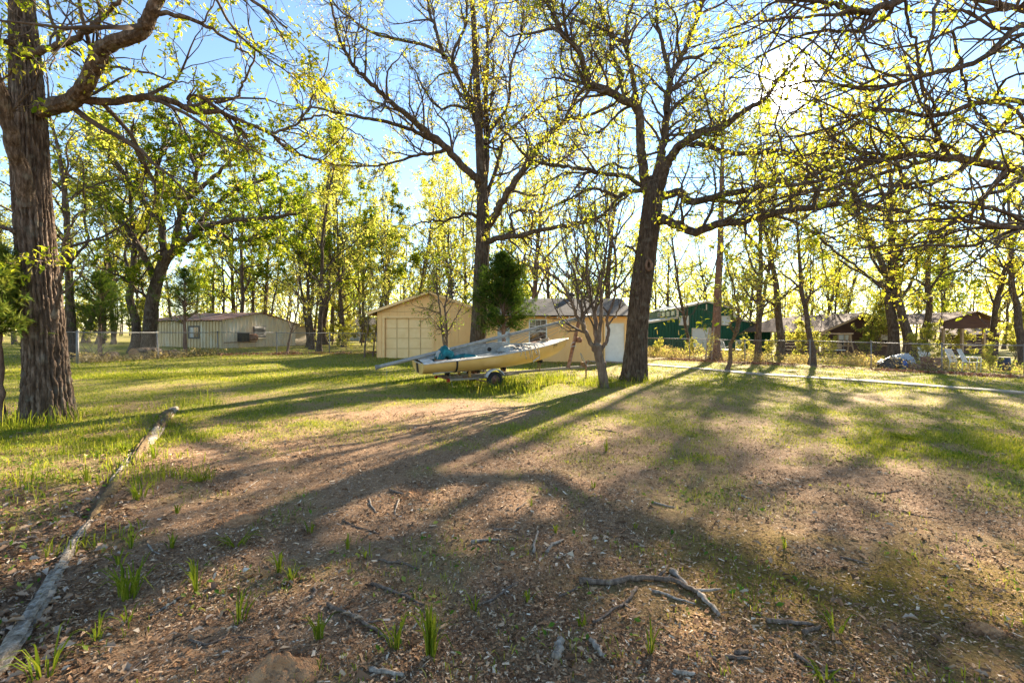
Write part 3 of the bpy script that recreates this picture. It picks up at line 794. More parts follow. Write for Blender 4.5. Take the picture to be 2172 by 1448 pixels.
def roof_slab(name, a, b, c, d, m, parent, th=.05):
    """a,b eave corners, c,d ridge corners (c above b); UV in metres"""
    a, b, c, d = map(Vector, (a, b, c, d)); n = (b - a).cross(d - a).normalized()
    if n.z < 0: n = -n
    org = wloc(parent)
    vs = [a, b, c, d] + [p - n * th for p in (a, b, c, d)]
    me = bpy.data.meshes.new(name)
    me.from_pydata([tuple(v - org) for v in vs], [], [(0, 1, 2, 3), (7, 6, 5, 4), (0, 4, 5, 1), (1, 5, 6, 2), (2, 6, 7, 3), (3, 7, 4, 0)])
    me.materials.append(m)
    uv = me.uv_layers.new(name='UVMap'); ex = (b - a).normalized(); ey = n.cross(ex)
    for lp in me.loops:
        p = vs[lp.vertex_index] - a; uv.data[lp.index].uv = (p.dot(ex), abs(p.dot(ey)))
    me.update()
    return link(name, me, parent)
def grooved(x0, x1, y, z0, top, m, name, parent, pitch=.203, groove=.018, depth=.016, seam=True, ax=None, th=.05):
    """vertical-groove siding sheet facing -y; top(x) gives the upper edge. ax: (origin, ex, ey) frame for rotated walls"""
    mb = MB(); x = x0; k = 0
    edges = []
    xs = [x0]
    g = math.ceil(x0 / pitch) * pitch
    while g < x1 - .02:
        if g > x0 + .02: xs += [g - groove, g]
        g += pitch
    xs.append(x1)
    strips = [(xs[i], xs[i + 1], 0.0 if i % 2 == 0 else depth) for i in range(len(xs) - 1)]
    for a, b, dp in strips:
        ps = [(a, y + dp, z0), (b, y + dp, z0), (b, y + dp, top(b)), (a, y + dp, top(a))]
        vs = ps + [(p[0], y + th, p[2]) for p in ps]
        if ax: vs = [ax(*v) for v in vs]
        mb.add(vs, [(0, 1, 2, 3), (7, 6, 5, 4), (0, 4, 5, 1), (1, 5, 6, 2), (2, 6, 7, 3), (3, 7, 4, 0)])
    return mb.build(name, m, parent)
YG = 25.0; YW = 23.3
g0 = Vector((-4.36, YG, gz(-4.36, YG)))
gar = empty('garage', g0, 'cream-painted garage with a gabled front, side wing and grey shingle roof', 'garage')
zg = .04
def gab(x): return 3.56 - abs(x + 4.36) * .357
# gable sheets: above the seam, beside the door, below the belt seam
flat = lambda z: (lambda x: z)
grooved(-7.15, -4.36, YG, 2.535, gab, m_cream, 'siding_panel', gar, pitch=.405)
grooved(-4.36, -1.55, YG, 2.535, gab, m_cream, 'siding_panel', gar, pitch=.405)
grooved(-7.15, -6.86, YG, .90, flat(2.525), m_cream, 'siding_panel', gar)
grooved(-7.17, -6.86, YG - .012, zg - .2, flat(.89), m_cream, 'siding_panel', gar)
grooved(-6.86, -4.13, YG, 2.28, flat(2.525), m_cream, 'siding_panel', gar, pitch=.405)
grooved(-4.13, -2.84, YG, .90, flat(2.525), m_cream, 'siding_panel', gar)
grooved(-2.83, -1.55, YG, .90, flat(2.525), m_cream, 'siding_panel', gar)
grooved(-4.13, -1.55, YG - .012, zg - .2, flat(.89), m_cream, 'siding_panel', gar, pitch=.203)
mb = MB(); mb.box(-7.15, -7.1, YG + .05, YG + 7, zg - .2, 2.5); mb.box(-1.62, -1.57, YG + .05, YG + 7, zg - .2, 2.5); mb.box(-7.1, -1.62, YG + 6.95, YG + 7, zg - .2, 2.5)
mb.prism([(-7.1, YG + 6.95, 2.5), (-1.62, YG + 6.95, 2.5), (-4.36, YG + 6.95, 3.5)], (0, .05, 0))
mb.build('wall', m_cream, gar)
# door casing
mb = MB(); mb.box(-6.86, -6.75, YG - .03, YG + .14, zg - .1, 2.19)
mb.build('door_casing', m_cream2, gar)
mb = MB(); mb.box(-4.24, -4.13, YG - .03, YG + .14, zg - .1, 2.19)
mb.build('door_casing', m_cream2, gar)
mb = MB(); mb.box(-6.88, -4.11, YG - .034, YG + .14, 2.19, 2.30)
mb.build('door_casing', m_cream2, gar)
# sectional door, 4 x 4 raised panels
dr = MB(); dr.box(-6.75, -4.24, YG + .12, YG + .15, zg - .02, 2.19)
door = dr.build('garage_door', mat('door_recess_shade', (0.58, 0.37, 0.17), (0.46, 0.28, 0.12), scale=6), gar)  # backing coloured darker to put shade into the gaps between panels
pw = 2.51 / 4; ph = 2.15 / 4
for r_ in range(4):
    for c_ in range(4):
        x0 = -6.75 + c_ * pw + .022; z0 = zg - .01 + r_ * ph + .02
        mb = MB(); mb.box(x0, x0 + pw - .044, YG + .10, YG + .121, z0, z0 + ph - .04)
        mb.build('panel', m_doorc, door, bevel=.008)
for r_ in range(1, 4):
    mb = MB(); mb.box(-6.74, -4.25, YG + .112, YG + .119, zg - .01 + r_ * ph - .012, zg - .01 + r_ * ph + .004)
    mb.build('section_rail', m_doorc, door)
mb = MB(); mb.box(-6.74, -4.25, YG + .09, YG + .13, zg - .06, zg - .02); mb.build('door_sill', mat('peeling_sill', (0.35, 0.18, 0.12), (0.6, 0.45, 0.3), scale=12), gar)
# roof of the gabled part with fascia boards
ov = .42; rs = .357
for s in (-1, 1):
    xe = -4.36 + s * (2.79 + ov); ze = 3.64 - rs * (2.79 + ov)
    roof_slab('roof', (xe, YG - .32, ze), (xe, YG + 7.3, ze), (-4.36, YG + 7.3, 3.64), (-4.36, YG - .32, 3.64), m_shing, gar)
    mb = MB(); mb.bar((-4.36 + s * .0, YG - .335, 3.555), (xe, YG - .335, ze - .085), .03, .13)
    mb.build('rake_board', m_cream2, gar)
    mb = MB(); mb.box(min(xe, xe - s * .03), max(xe, xe - s * .03), YG - .3, YG + 7.3, ze - .16, ze - .05)
    mb.build('fascia', m_cream2, gar)
mb = MB(); c = P(957, 622, 27.5)
mb.tube([c - Vector((0, 0, .35)), c + Vector((0, 0, .02))], .13, 12); mb.tube([c, c + Vector((0, 0, .06)), c + Vector((0, 0, .14)), c + Vector((0, 0, .18))], [.17, .22, .18, .05], 12)
mb.build('roof_vent', m_dark, gar, smooth=True)
# wing
WX0, WX1 = -1.5, 5.78; zw = -.12
zt = 2.22
def wing(x0, x1, z0, z1): return grooved(x0, x1, YW, z0, flat(z1), m_cream, 'siding_panel', gar)
wing(WX0, -.78, zw - .1, zt); wing(-.05, .83, zw - .1, zt); wing(.83, 1.73, zw - .1, .89); wing(.83, 1.73, 2.09, zt); wing(1.73, 3.1, zw - .1, zt); wing(3.1, 4.50, zw - .1, zt); wing(5.62, WX1, zw - .1, zt); wing(4.50, 5.62, 1.98, zt); wing(-.78, -.05, 2.0, zt)
mb = MB(); mb.box(WX0, WX0 + .05, YW + .05, YG + 5, zw - .1, zt); mb.box(WX1 - .05, WX1 - .002, YW + .051, YW + 5.2, zw - .1, zt); mb.box(WX0 + .05, WX1 - .05, YW + 5.15, YW + 5.2, zw - .1, zt)
mb.prism([(WX1 - .05, YW + .06, zt), (WX1 - .05, YW + 5.2, zt), (WX1 - .05, YW + 2.6, 3.16)], (.048, 0, 0))
mb.build('wall', m_cream, gar)
mb = MB(); mb.box(WX1 - .004, WX1 + .016, YW - .02, YW + .08, zw - .1, zt); mb.build('corner_board', m_cream2, gar)
ZE = 2.27; YE = YW - .38; YR = YW + 2.6; ZR = 3.29
roof_slab('roof', (WX0 - .05, YE, ZE), (WX1 + .22, YE, ZE), (WX1 + .22, YR, ZR), (WX0 - .05, YR, ZR), m_shing, gar)
roof_slab('roof', (WX1 + .22, YR + 2.98, ZE), (WX0 - .05, YR + 2.98, ZE), (WX0 - .05, YR, ZR), (WX1 + .22, YR, ZR), m_shing, gar)
mb = MB(); mb.box(WX0, WX1 + .2, YE + .06, YW - .002, 2.235, 2.25); mb.build('soffit', m_cream2, gar)
for k in range(13):
    xx = -1.2 + k * .571
    mb = MB(); mb.bar((xx, YE + .03, 2.19), (xx, YW + .02, 2.19), .04, .085); mb.build('rafter_tail', m_white, gar)
c = P(1212, 628, 26.0)
mb = MB(); mb.tube([c - Vector((0, 0, .3)), c + Vector((0, 0, 0))], .11, 12); mb.tube([c, c + Vector((0, 0, .05)), c + Vector((0, 0, .15)), c + Vector((0, 0, .2))], [.16, .22, .19, .06], 12)
mb.build('roof_vent', m_dark, gar, smooth=True)
def window(parent, x0, x1, z0, z1, y, nv, nh_top, fr=.05, mf=m_white, name='window', mullion=True):
    mb = MB()
    mb.box(x0, x0 + fr, y - .035, y + .05, z0, z1); mb.box(x1 - fr, x1, y - .035, y + .05, z0, z1)
    mb.box(x0 + fr, x1 - fr, y - .035, y + .05, z0, z0 + fr); mb.box(x0 + fr, x1 - fr, y - .035, y + .05, z1 - fr, z1)
    w = mb.build(name, mf, parent)
    zm = (z0 + z1) / 2
    mb = MB(); mb.box(x0 + fr, x1 - fr, y - .01, y + .04, zm - .022, zm + .022); mb.build('meeting_rail', mf, w)
    for a, b in ((z0 + fr, zm - .022), (zm + .022, z1 - fr)):
        mb = MB(); mb.box(x0 + fr, x1 - fr, y + .03, y + .036, a, b); mb.build('pane', m_glass, w)
    for i in range(1, nv):
        xx = x0 + fr + (x1 - x0 - 2 * fr) * i / nv
        mb = MB(); mb.box(xx - .009, xx + .009, y + .008, y + .028, zm + .022, z1 - fr); mb.build('muntin', mf, w)
    for i in range(1, nh_top):
        zz = zm + (z1 - fr - zm) * i / nh_top
        mb = MB(); mb.box(x0 + fr, x1 - fr, y + .010, y + .026, zz - .009, zz + .009); mb.build('muntin', mf, w)
    return w
window(gar, .83, 1.73, .89, 2.09, YW, 3, 2)
mb = MB(); mb.box(.79, 1.77, YW - .06, YW - .036, .85, .89); mb.build('window_sill', m_white, gar)
def panel_door(x0, x1, z0, z1, y, m, knob_x):
    mb = MB(); mb.box(x0 - .07, x0, y - .03, y + .06, z0, z1 + .07); mb.box(x1, x1 + .07, y - .03, y + .06, z0, z1 + .07); mb.box(x0, x1, y - .03, y + .06, z1, z1 + .07)
    mb.build('door_frame', m_cream2, gar)
    mb = MB(); mb.box(x0 + .004, x1 - .004, y + .02, y + .06, z0, z1 - .004); d = mb.build('door', m, gar)
    w = (x1 - x0)
    for c_ in range(2):
        for a, b in ((.10, .32), (.38, .70), (.76, .95)):
            xa = x0 + w * (.12 + .42 * c_); za = z0 + (z1 - z0) * a; zb_ = z0 + (z1 - z0) * b
            mb = MB(); mb.box(xa, xa + w * .34, y + .012, y + .021, za, zb_); mb.build('panel', m, d, bevel=.006)
    mb = MB(); kx, kz = knob_x, z0 + (z1 - z0) * .47
    mb.tube([(kx, y + .02, kz), (kx, y - .02, kz), (kx, y - .03, kz), (kx, y - .06, kz), (kx, y - .075, kz)], [.025, .012, .02, .03, .012], 10); mb.build('door_handle', m_knob, d, smooth=True)
panel_door(4.6, 5.55, -.13, 1.90, YW, m_white, 4.68)
panel_door(-.72, -.11, -.08, 1.93, YW, mat('pale_blue_paint', (0.42, 0.5, 0.55), (0.36, 0.44, 0.5), rough=.5), -.18)
mb = MB(); mb.box(-1.6, 6.1, YW - 1.1, YW - .02, -.25, -.135)
tag(mb.build('apron', m_conc), 'concrete step along the garage wing', kind='structure')

# ================================================================== the metal shed on the left
m_metal = mat('pale_ribbed_metal', (0.86, 0.76, 0.60), (0.70, 0.58, 0.42), scale=1.2, rough=.6, stretch=(1, 1, .3), c3=(0.70, 0.68, 0.62), lo=.3, hi=.7)
m_metal2 = mat('tan_ribbed_metal', (0.68, 0.52, 0.29), (0.50, 0.38, 0.21), scale=1.0, rough=.65, stretch=(1, 1, .3), c3=(0.62, 0.59, 0.48), lo=.3, hi=.7)  # darker, tanner tone than the gable sheets, for the long wall
m_rustroof = mat('rusty_roof', (0.22, 0.10, 0.065), (0.36, 0.19, 0.13), scale=1.5, rough=.8, c3=(0.45, 0.30, 0.22), stretch=(1, 1, 1))
S0 = Vector((-19.7, 32.0, 0)); S0.z = gz(S0.x, S0.y)
ea = Vector((-.94, .342, 0)).normalized(); eb = Vector((.342, .94, 0)).normalized()
shed = empty('metal_shed', S0, 'long pale ribbed-metal shed with a rusty low roof behind the left fence', 'shed')
def SF(a, b, z): return S0 + ea * a + eb * b + Vector((0, 0, z - S0.z))
zs = S0.z - .1
def ribwall(fr, u0, u1, z0, top, m, name, parent, pitch=.3):
    """ribbed sheets: each sheet of three ribs is a part"""
    u = u0
    while u < u1 - 1e-3:
        ue = min(u + pitch * 3, u1); mb = MB(); x = u
        while x < ue - 1e-3:
            xe = min(x + pitch, ue)
            for a, b, d0, d1 in ((x, x + (xe - x) * .80, 0, 0), (x + (xe - x) * .80, x + (xe - x) * .86, 0, .06), (x + (xe - x) * .86, x + (xe - x) * .94, .06, .06), (x + (xe - x) * .94, xe, .06, 0)):
                mb.add([fr(a, d0, z0), fr(b, d1, z0), fr(b, d1, top(b)), fr(a, d0, top(a)), fr(a, -.04, z0), fr(b, -.04, z0), fr(b, -.04, top(b)), fr(a, -.04, top(a))],
                       [(0, 1, 2, 3), (7, 6, 5, 4), (0, 4, 5, 1), (1, 5, 6, 2), (2, 6, 7, 3), (3, 7, 4, 0)])
            x = xe
        mb.build(name, m, parent)
        u = ue
ribwall(lambda u, d, z: SF(u, -d, z), 0, 7.4, zs, lambda u: 2.22, m_metal2, 'metal_sheet', shed)
gtop = lambda u: float(np.interp(u, [0, 3.15, 6.4], [2.24, 2.80, 2.10]))
ribwall(lambda u, d, z: SF(-d, u, z), 0, 6.4, zs, gtop, m_metal, 'metal_sheet', shed)
m_tan = mat('tan_boards', (0.55, 0.45, 0.32), (0.46, 0.37, 0.26), scale=2)
mb = MB(); mb.add([SF(0.05, 6.4, zs), SF(.05, 8.3, zs), SF(.05, 8.3, 1.62), SF(.05, 6.4, 2.08), SF(.25, 6.4, zs), SF(.25, 8.3, zs), SF(.25, 8.3, 1.62), SF(.25, 6.4, 2.08)], [(0, 1, 2, 3), (7, 6, 5, 4), (0, 4, 5, 1), (1, 5, 6, 2), (2, 6, 7, 3), (3, 7, 4, 0)])
mb.build('lean_to_wall', m_tan, shed)
mb = MB(); mb.add([SF(7.4, 0, zs), SF(7.4, 6.4, zs), SF(7.4, 6.4, 2.05), SF(7.4, 3.15, 2.75), SF(7.4, 0, 2.2)], [(0, 1, 2, 3, 4)]); mb.add([SF(0, 6.4, zs), SF(7.4, 6.4, zs), SF(7.4, 6.4, 2.05), SF(0, 6.4, 2.05)], [(0, 1, 2, 3)])
mb.build('back_wall', m_metal2, shed)
def rslab(a, b, c, d, m, parent, name='roof', th=.05): return roof_slab(name, a, b, c, d, m, parent, th)
# corrugated roof sheets
def rooframp(b0, z0, b1, z1, a0=-.25, a1=7.6, w=.62):
    a = a0; k = 0
    while a < a1:
        ae = min(a + w, a1); dz = .018 * (k % 2)
        rslab(SF(a, b0, z0 + dz), SF(ae + .02, b0, z0 + dz), SF(ae + .02, b1, z1 + dz), SF(a, b1, z1 + dz), m_rustroof, shed, 'roof_sheet', .02); a = ae; k += 1
rooframp(-.35, 2.22, 3.15, 2.86); rooframp(8.5, 1.60, 3.15, 2.86 + .003)
mb = MB(); mb.bar(SF(0, 0, 2.22) + Vector((0, 0, -.02)), SF(7.4, 0, 2.2), .05, .07); mb.build('eave_trim', m_dark, shed)
# window in the long wall
wf = lambda u, d, z: SF(u, -d, z)
mb = MB()
for u0, u1, z0, z1 in ((2.05, 2.15, .95, 1.85), (3.05, 3.15, .95, 1.85), (2.15, 3.05, .95, 1.05), (2.15, 3.05, 1.75, 1.85)):
    mb.add([wf(u0, .02, z0), wf(u1, .02, z0), wf(u1, .02, z1), wf(u0, .02, z1), wf(u0, .07, z0), wf(u1, .07, z0), wf(u1, .07, z1), wf(u0, .07, z1)], [(3, 2, 1, 0), (4, 5, 6, 7), (0, 1, 5, 4), (1, 2, 6, 5), (2, 3, 7, 6), (3, 0, 4, 7)])
w = mb.build('window', m_dark, shed)
for u0, u1, mm in ((2.15, 2.6, m_glass), (2.6, 3.05, mat('reflection_pane', (0.35, 0.37, 0.38), (0.25, 0.27, 0.28), rough=.2))):  # pale colour of one pane stands for a reflection in the glass
    mb = MB(); mb.add([wf(u0, .045, 1.05), wf(u1, .045, 1.05), wf(u1, .045, 1.75), wf(u0, .045, 1.75)], [(0, 1, 2, 3)]); mb.build('pane', mm, w)
# blower box and drum, and the louvred hood on the gable wall
gf = lambda u, d, z: SF(-d, u, z)
def fbox(fr, u0, u1, d0, d1, z0, z1):
    mb = MB(); mb.add([fr(u0, d0, z0), fr(u1, d0, z0), fr(u1, d1, z0), fr(u0, d1, z0), fr(u0, d0, z1), fr(u1, d0, z1), fr(u1, d1, z1), fr(u0, d1, z1)], [(3, 2, 1, 0), (4, 5, 6, 7), (0, 1, 5, 4), (1, 2, 6, 5), (2, 3, 7, 6), (3, 0, 4, 7)]); return mb
m_rust = mat('rusty_steel', (0.12, 0.055, 0.035), (0.24, 0.12, 0.075), scale=9, rough=.85, c3=(0.32, 0.2, 0.14))
m_grey = mat('galvanised_steel', (0.42, 0.42, 0.42), (0.55, 0.55, 0.54), scale=6, rough=.45, metal=.6)
m_greyd = mat('dull_galvanised', (0.17, 0.165, 0.155), (0.26, 0.25, 0.235), scale=8, rough=.65, metal=.3)
ac = empty('wall_blower', gf(1.6, .04, 1.0), 'rusty blower box with a drum sticking out of the white shed gable', 'blower')
fbox(gf, 1.15, 1.75, .04, .5, .75, 1.36).build('housing', m_dark, ac)
mb = MB(); mb.tube([gf(1.72, .42, 1.03), gf(2.35, .42, 1.03)], .24, 16); mb.build('drum', m_rust, ac, smooth=True)
mb = MB(); mb.bar(gf(.1, .10, .70), gf(2.7, .10, .70), .05, .05); mb.build('support_rail', m_rust, ac)
hd = empty('window_hood', gf(2.95, .04, 1.2), 'grey louvred window hood on the white shed gable', 'hood')
fbox(gf, 2.45, 3.5, .04, .10, 1.0, 1.85).build('backing', m_greyd, hd)
for k in range(7):
    mb = MB(); mb.add([gf(2.47, .10, 1.78 - k * .1), gf(3.48, .10, 1.78 - k * .1), gf(3.48, .19, 1.71 - k * .1), gf(2.47, .19, 1.71 - k * .1), gf(2.47, .10, 1.77 - k * .1), gf(3.48, .10, 1.77 - k * .1), gf(3.48, .19, 1.70 - k * .1), gf(2.47, .19, 1.70 - k * .1)], [(0, 1, 2, 3), (7, 6, 5, 4), (0, 4, 5, 1), (1, 5, 6, 2), (2, 6, 7, 3), (3, 7, 4, 0)]); mb.build('slat', m_greyd, hd)
fbox(gf, 2.4, 3.6, .04, .3, .93, .99).build('sill', m_metal, hd)

# ================================================================== the green barn on the right
m_barn = mat('dark_green_metal', (0.006, 0.07, 0.038), (0.008, 0.085, 0.047), scale=1.5, rough=.5, stretch=(1, 1, .2))
m_trim = mat('cream_metal_trim', (0.62, 0.55, 0.42), (0.55, 0.48, 0.36), rough=.5)
YB = 42.0
barn = empty('green_barn', (17.3, YB, gz(17.3, YB)), 'dark green metal barn with cream trim and a raised centre', 'barn')
zb = gz(17, YB) - .25
ptop = lambda x: float(np.interp(x, [10.2, 14.7, 14.7001, 17.3, 19.8, 19.8001, 24], [1.98, 2.70, 3.52, 4.12, 3.5, 2.62, 1.86]))
mb_f = lambda u, d, z: Vector((u, YB - d, z))
for u0, u1, z0 in ((10.6, 14.7, zb), (14.7, 16.02, zb), (16.02, 17.68, 1.70), (17.68, 19.8, zb), (19.8, 23.1, zb)):
    ribwall(mb_f, u0, u1, z0, ptop, m_barn, 'metal_sheet', barn, pitch=.28)
mb = MB(); mb.box(10.6, 10.65, YB + .05, YB + 9, zb, 2.0); mb.box(23.05, 23.1, YB + .05, YB + 9, zb, 1.98); mb.box(10.6, 23.1, YB + 9, YB + 9.05, zb, 2.0); mb.box(14.7, 14.75, YB + .04, YB + 9, 2.4, 3.45); mb.box(19.75, 19.8, YB + .04, YB + 9, 2.4, 3.45)
mb.build('side_wall', m_barn, barn)
for a, b, c, d in (((10.4, 2.02), (14.7, 2.74), 0, 0), ((23.3, 1.98), (19.8, 2.66), 0, 0), ((14.5, 3.50), (17.3, 4.18), 0, 0), ((20.0, 3.50), (17.3, 4.18), 0, 0)):
    roof_slab('roof', (a[0], YB - .15, a[1]), (a[0], YB + 9.2, a[1]), (b[0], YB + 9.2, b[1]), (b[0], YB - .15, b[1]), mat('barn_roof', (0.45, 0.43, 0.40), rough=.5), barn)
    mb = MB(); mb.bar((a[0], YB - .17, a[1] - .09), (b[0], YB - .17, b[1] - .09), .05, .15); mb.build('rake_trim', m_trim, barn)
for xx in (14.72, 19.78):
    mb = MB(); mb.box(xx - .10, xx + .10, YB - .10, YB - .05, ptop(14.69) - .05, 3.42); mb.build('corner_trim', m_trim, barn)
mb = MB(); mb.box(22.98, 23.12, YB - .08, YB - .04, zb, 1.98); mb.build('corner_trim', m_trim, barn)
mb = MB(); mb.box(17.25, 17.35, YB - .08, YB - .045, 3.35, 3.85); mb.build('hay_rail', m_trim, barn)
for k in range(4):
    y0 = YB + .5 + k * 1.35
    mb = MB(); mb.box(14.66, 14.70, y0, y0 + .95, 2.86, 3.3); w = mb.build('window', m_trim, barn)
    mb = MB(); mb.box(14.645, 14.658, y0 + .1, y0 + .85, 2.92, 3.24); mb.build('pane', mat('sky_glass', (0.3, 0.35, 0.38), rough=.1, spec=.6), w)
for x0, x1 in ((14.85, 15.72), (18.62, 19.42)):
    mb = MB(); mb.box(x0, x0 + .07, YB - .12, YB - .05, 1.97, 2.82); mb.box(x1 - .07, x1, YB - .12, YB - .05, 1.97, 2.82); mb.box(x0 + .07, x1 - .07, YB - .12, YB - .05, 2.75, 2.82); mb.box(x0 + .07, x1 - .07, YB - .12, YB - .05, 1.97, 2.04)
    v = mb.build('louvre_vent', m_trim, barn)
    for k in range(7):
        mb = MB(); zz = 2.06 + k * .1; mb.add([(x0 + .07, YB - .05, zz + .09), (x1 - .07, YB - .05, zz + .09), (x1 - .07, YB - .10, zz), (x0 + .07, YB - .10, zz), (x0 + .07, YB - .045, zz + .085), (x1 - .07, YB - .045, zz + .085), (x1 - .07, YB - .095, zz - .005), (x0 + .07, YB - .095, zz - .005)], [(0, 1, 2, 3), (7, 6, 5, 4), (0, 4, 5, 1), (1, 5, 6, 2), (2, 6, 7, 3), (3, 7, 4, 0)])
        mb.build('slat', m_white, v)
mb = MB(); mb.box(15.98, 17.72, YB - .09, YB - .05, 1.66, 1.74); mb.box(15.98, 16.05, YB - .09, YB - .05, zb, 1.66); mb.box(17.65, 17.72, YB - .09, YB - .05, zb, 1.66); fr_ = mb.build('door_frame', m_trim, barn)
mb = MB(); mb.box(16.05, 17.65, YB + .02, YB + .05, zb, 1.68); dr_ = mb.build('roll_up_door', m_white, barn)
for k in range(19):
    mb = MB(); z0 = zb + .02 + k * .108; mb.box(16.06, 17.64, YB - .005, YB + .019, z0, z0 + .095); mb.build('slat', m_white, dr_, bevel=.01)

# ================================================================== brown house on the right
m_brown = mat('dark_red_brown_boards', (0.06, 0.028, 0.02), (0.10, 0.05, 0.036), scale=2, rough=.8, stretch=(.4, .4, 3))
m_wood = mat('tan_wood_trim', (0.42, 0.29, 0.17), (0.33, 0.22, 0.13), scale=4)
YH = 36.0
hx = lambda px: (px - 1086) / 1000 * YH
hz = lambda py: EYE + (HZ - py) / 1000 * YH
house = empty('brown_house', (hx(1815), YH, gz(26, YH)), 'low dark brown house with brown shingle roofs behind the right fence', 'house')
zh = gz(26, YH) - .3
ax_, az_ = hx(1827), hz(663); lx_, lz_ = hx(1737), hz(702); rx_, rz_ = hx(1895), hz(691)
def board_wall(x0, x1, y, z0, top, parent, m=m_brown, step=.24):
    z = z0
    while z < max(top(x0), top(x1), top((x0 + x1) / 2)) - .01:
        z1 = z + step - .012
        xs = [x for x in np.linspace(x0, x1, 60) if top(x) > z + .05]
        if len(xs) > 1:
            mb = MB(); mb.box(xs[0], xs[-1], y, y + .04, z, z1); mb.build('board', m, parent)
        z += step
htop = lambda x: float(np.interp(x, [lx_, ax_, rx_], [lz_ - .1, az_ - .15, rz_ - .1]))
board_wall(lx_ + .25, rx_ - .2, YH, zh, htop, house)
mb = MB(); mb.prism([(lx_ + .27, YH + .06, zh), (rx_ - .22, YH + .06, zh), (rx_ - .22, YH + .06, htop(rx_ - .22) - .05), (ax_, YH + .06, az_ - .2), (lx_ + .27, YH + .06, htop(lx_ + .27) - .05)], (0, .1, 0)); mb.build('wall', m_brown, house)
roof_slab('roof', (lx_ - .1, YH - .5, lz_ - .03), (lx_ - .1, YH + 9, lz_ - .03), (ax_, YH + 9, az_), (ax_, YH - .5, az_), m_shingb, house)
roof_slab('roof', (rx_ + .1, YH + 9, rz_ - .03), (rx_ + .1, YH - .5, rz_ - .03), (ax_, YH - .5, az_), (ax_, YH + 9, az_), m_shingb, house)
for a, b in (((lx_ - .1, lz_ - .12), (ax_, az_ - .09)), ((rx_ + .1, rz_ - .12), (ax_, az_ - .09))):
    mb = MB(); mb.bar((a[0], YH - .52, a[1]), (b[0], YH - .52, b[1]), .04, .13); mb.build('rake_board', m_wood, house)
# long wing to the left with its own roof
wx0, wx1 = hx(1660), lx_ + .6
roof_slab('roof', (wx0, YH + .4, hz(704)), (wx1 + 1.5, YH + .4, hz(704)), (wx1 + 1.5, YH + 4.2, 2.62), (wx0 + 1.8, YH + 4.2, 2.62), m_shingb, house)
roof_slab('roof', (wx0, YH + 7.8, hz(704)), (wx0, YH + .4, hz(704)), (wx0 + 1.8, YH + 4.2, 2.62), (wx0 + 1.8, YH + 4.25, 2.62), m_shingb, house)
board_wall(wx0 + .3, wx1, YH + .9, zh, lambda x: hz(705), house)
for px0, px1 in ((1847, 1887), (1776, 1806)):
    x0, x1 = hx(px0), hx(px1); z1, z0 = hz(708), hz(734)
    mb = MB(); mb.box(x0, x0 + .08, YH - .06, YH - .005, z0, z1); mb.box(x1 - .08, x1, YH - .06, YH - .005, z0, z1); mb.box(x0 + .08, x1 - .08, YH - .06, YH - .005, z1 - .08, z1); mb.box(x0 + .08, x1 - .08, YH - .06, YH - .005, z0, z0 + .08); mb.box((x0 + x1) / 2 - .03, (x0 + x1) / 2 + .03, YH - .055, YH - .005, z0 + .08, z1 - .08)
    w = mb.build('window', m_wood, house); zm = (z0 + z1) / 2
    for xa, xb in ((x0 + .08, (x0 + x1) / 2 - .03), ((x0 + x1) / 2 + .03, x1 - .08)):
        mb = MB(); mb.box(xa, xb, YH - .03, YH - .02, zm, z1 - .08); mb.build('blind', mat('pale_blind', (0.6, 0.58, 0.55), rough=.7), w)
        mb = MB(); mb.box(xa, xb, YH - .03, YH - .02, z0 + .08, zm - .003); mb.build('pane', m_glass, w)
# carport with a brown gable, and the low outbuilding behind it
YC = 31.0
cx = lambda px: (px - 1086) / 1000 * YC
cz = lambda py: EYE + (HZ - py) / 1000 * YC
cp = empty('carport', (cx(2060), YC, gz(28, YC)), 'open carport on posts with a dark brown gable at the far right', 'carport')
zc = gz(28, YC) - .3
a, b, c = (cx(1975), cz(686)), (cx(2065), cz(660)), (cx(2122), cz(682))
roof_slab('roof', (a[0], YC - .3, a[1]), (a[0], YC + 6, a[1]), (b[0], YC + 6, b[1]), (b[0], YC - .3, b[1]), m_shingb, cp)
roof_slab('roof', (c[0], YC + 6, c[1]), (c[0], YC - .3, c[1]), (b[0], YC - .3, b[1]), (b[0], YC + 6, b[1]), m_shingb, cp)
mb = MB(); mb.prism([(cx(2003), YC, cz(697)), (cx(2112), YC, cz(696)), (cx(2112), YC, cz(686)), (b[0], YC, b[1] - .1), (cx(2003), YC, cz(682))], (0, .08, 0)); mb.build('gable_board', m_brown, cp)
for px in (2006, 2046, 2093, 2112):
    for yy in (YC + .02,):
        mb = MB(); mb.box(cx(px) - .07, cx(px) + .07, yy + .1, yy + .24, zc, cz(697) + .02); mb.build('post', m_wood, cp)
YO = 38.0
ob = empty('outbuilding', ((2065 - 1086) / 1000 * YO, YO, gz(30, YO)), 'low brown outbuilding with a tan roof seen through the carport', 'outbuilding')
ox = lambda px: (px - 1086) / 1000 * YO
oz = lambda py: EYE + (HZ - py) / 1000 * YO
roof_slab('roof', (ox(2004), YO - .4, oz(710)), (ox(2125), YO - .4, oz(708)), (ox(2125), YO + 3, oz(694) + .1), (ox(2010), YO + 3, oz(694) + .1), m_shingb, ob)
board_wall(ox(2010), ox(2118), YO, zc, lambda x: oz(711), ob)
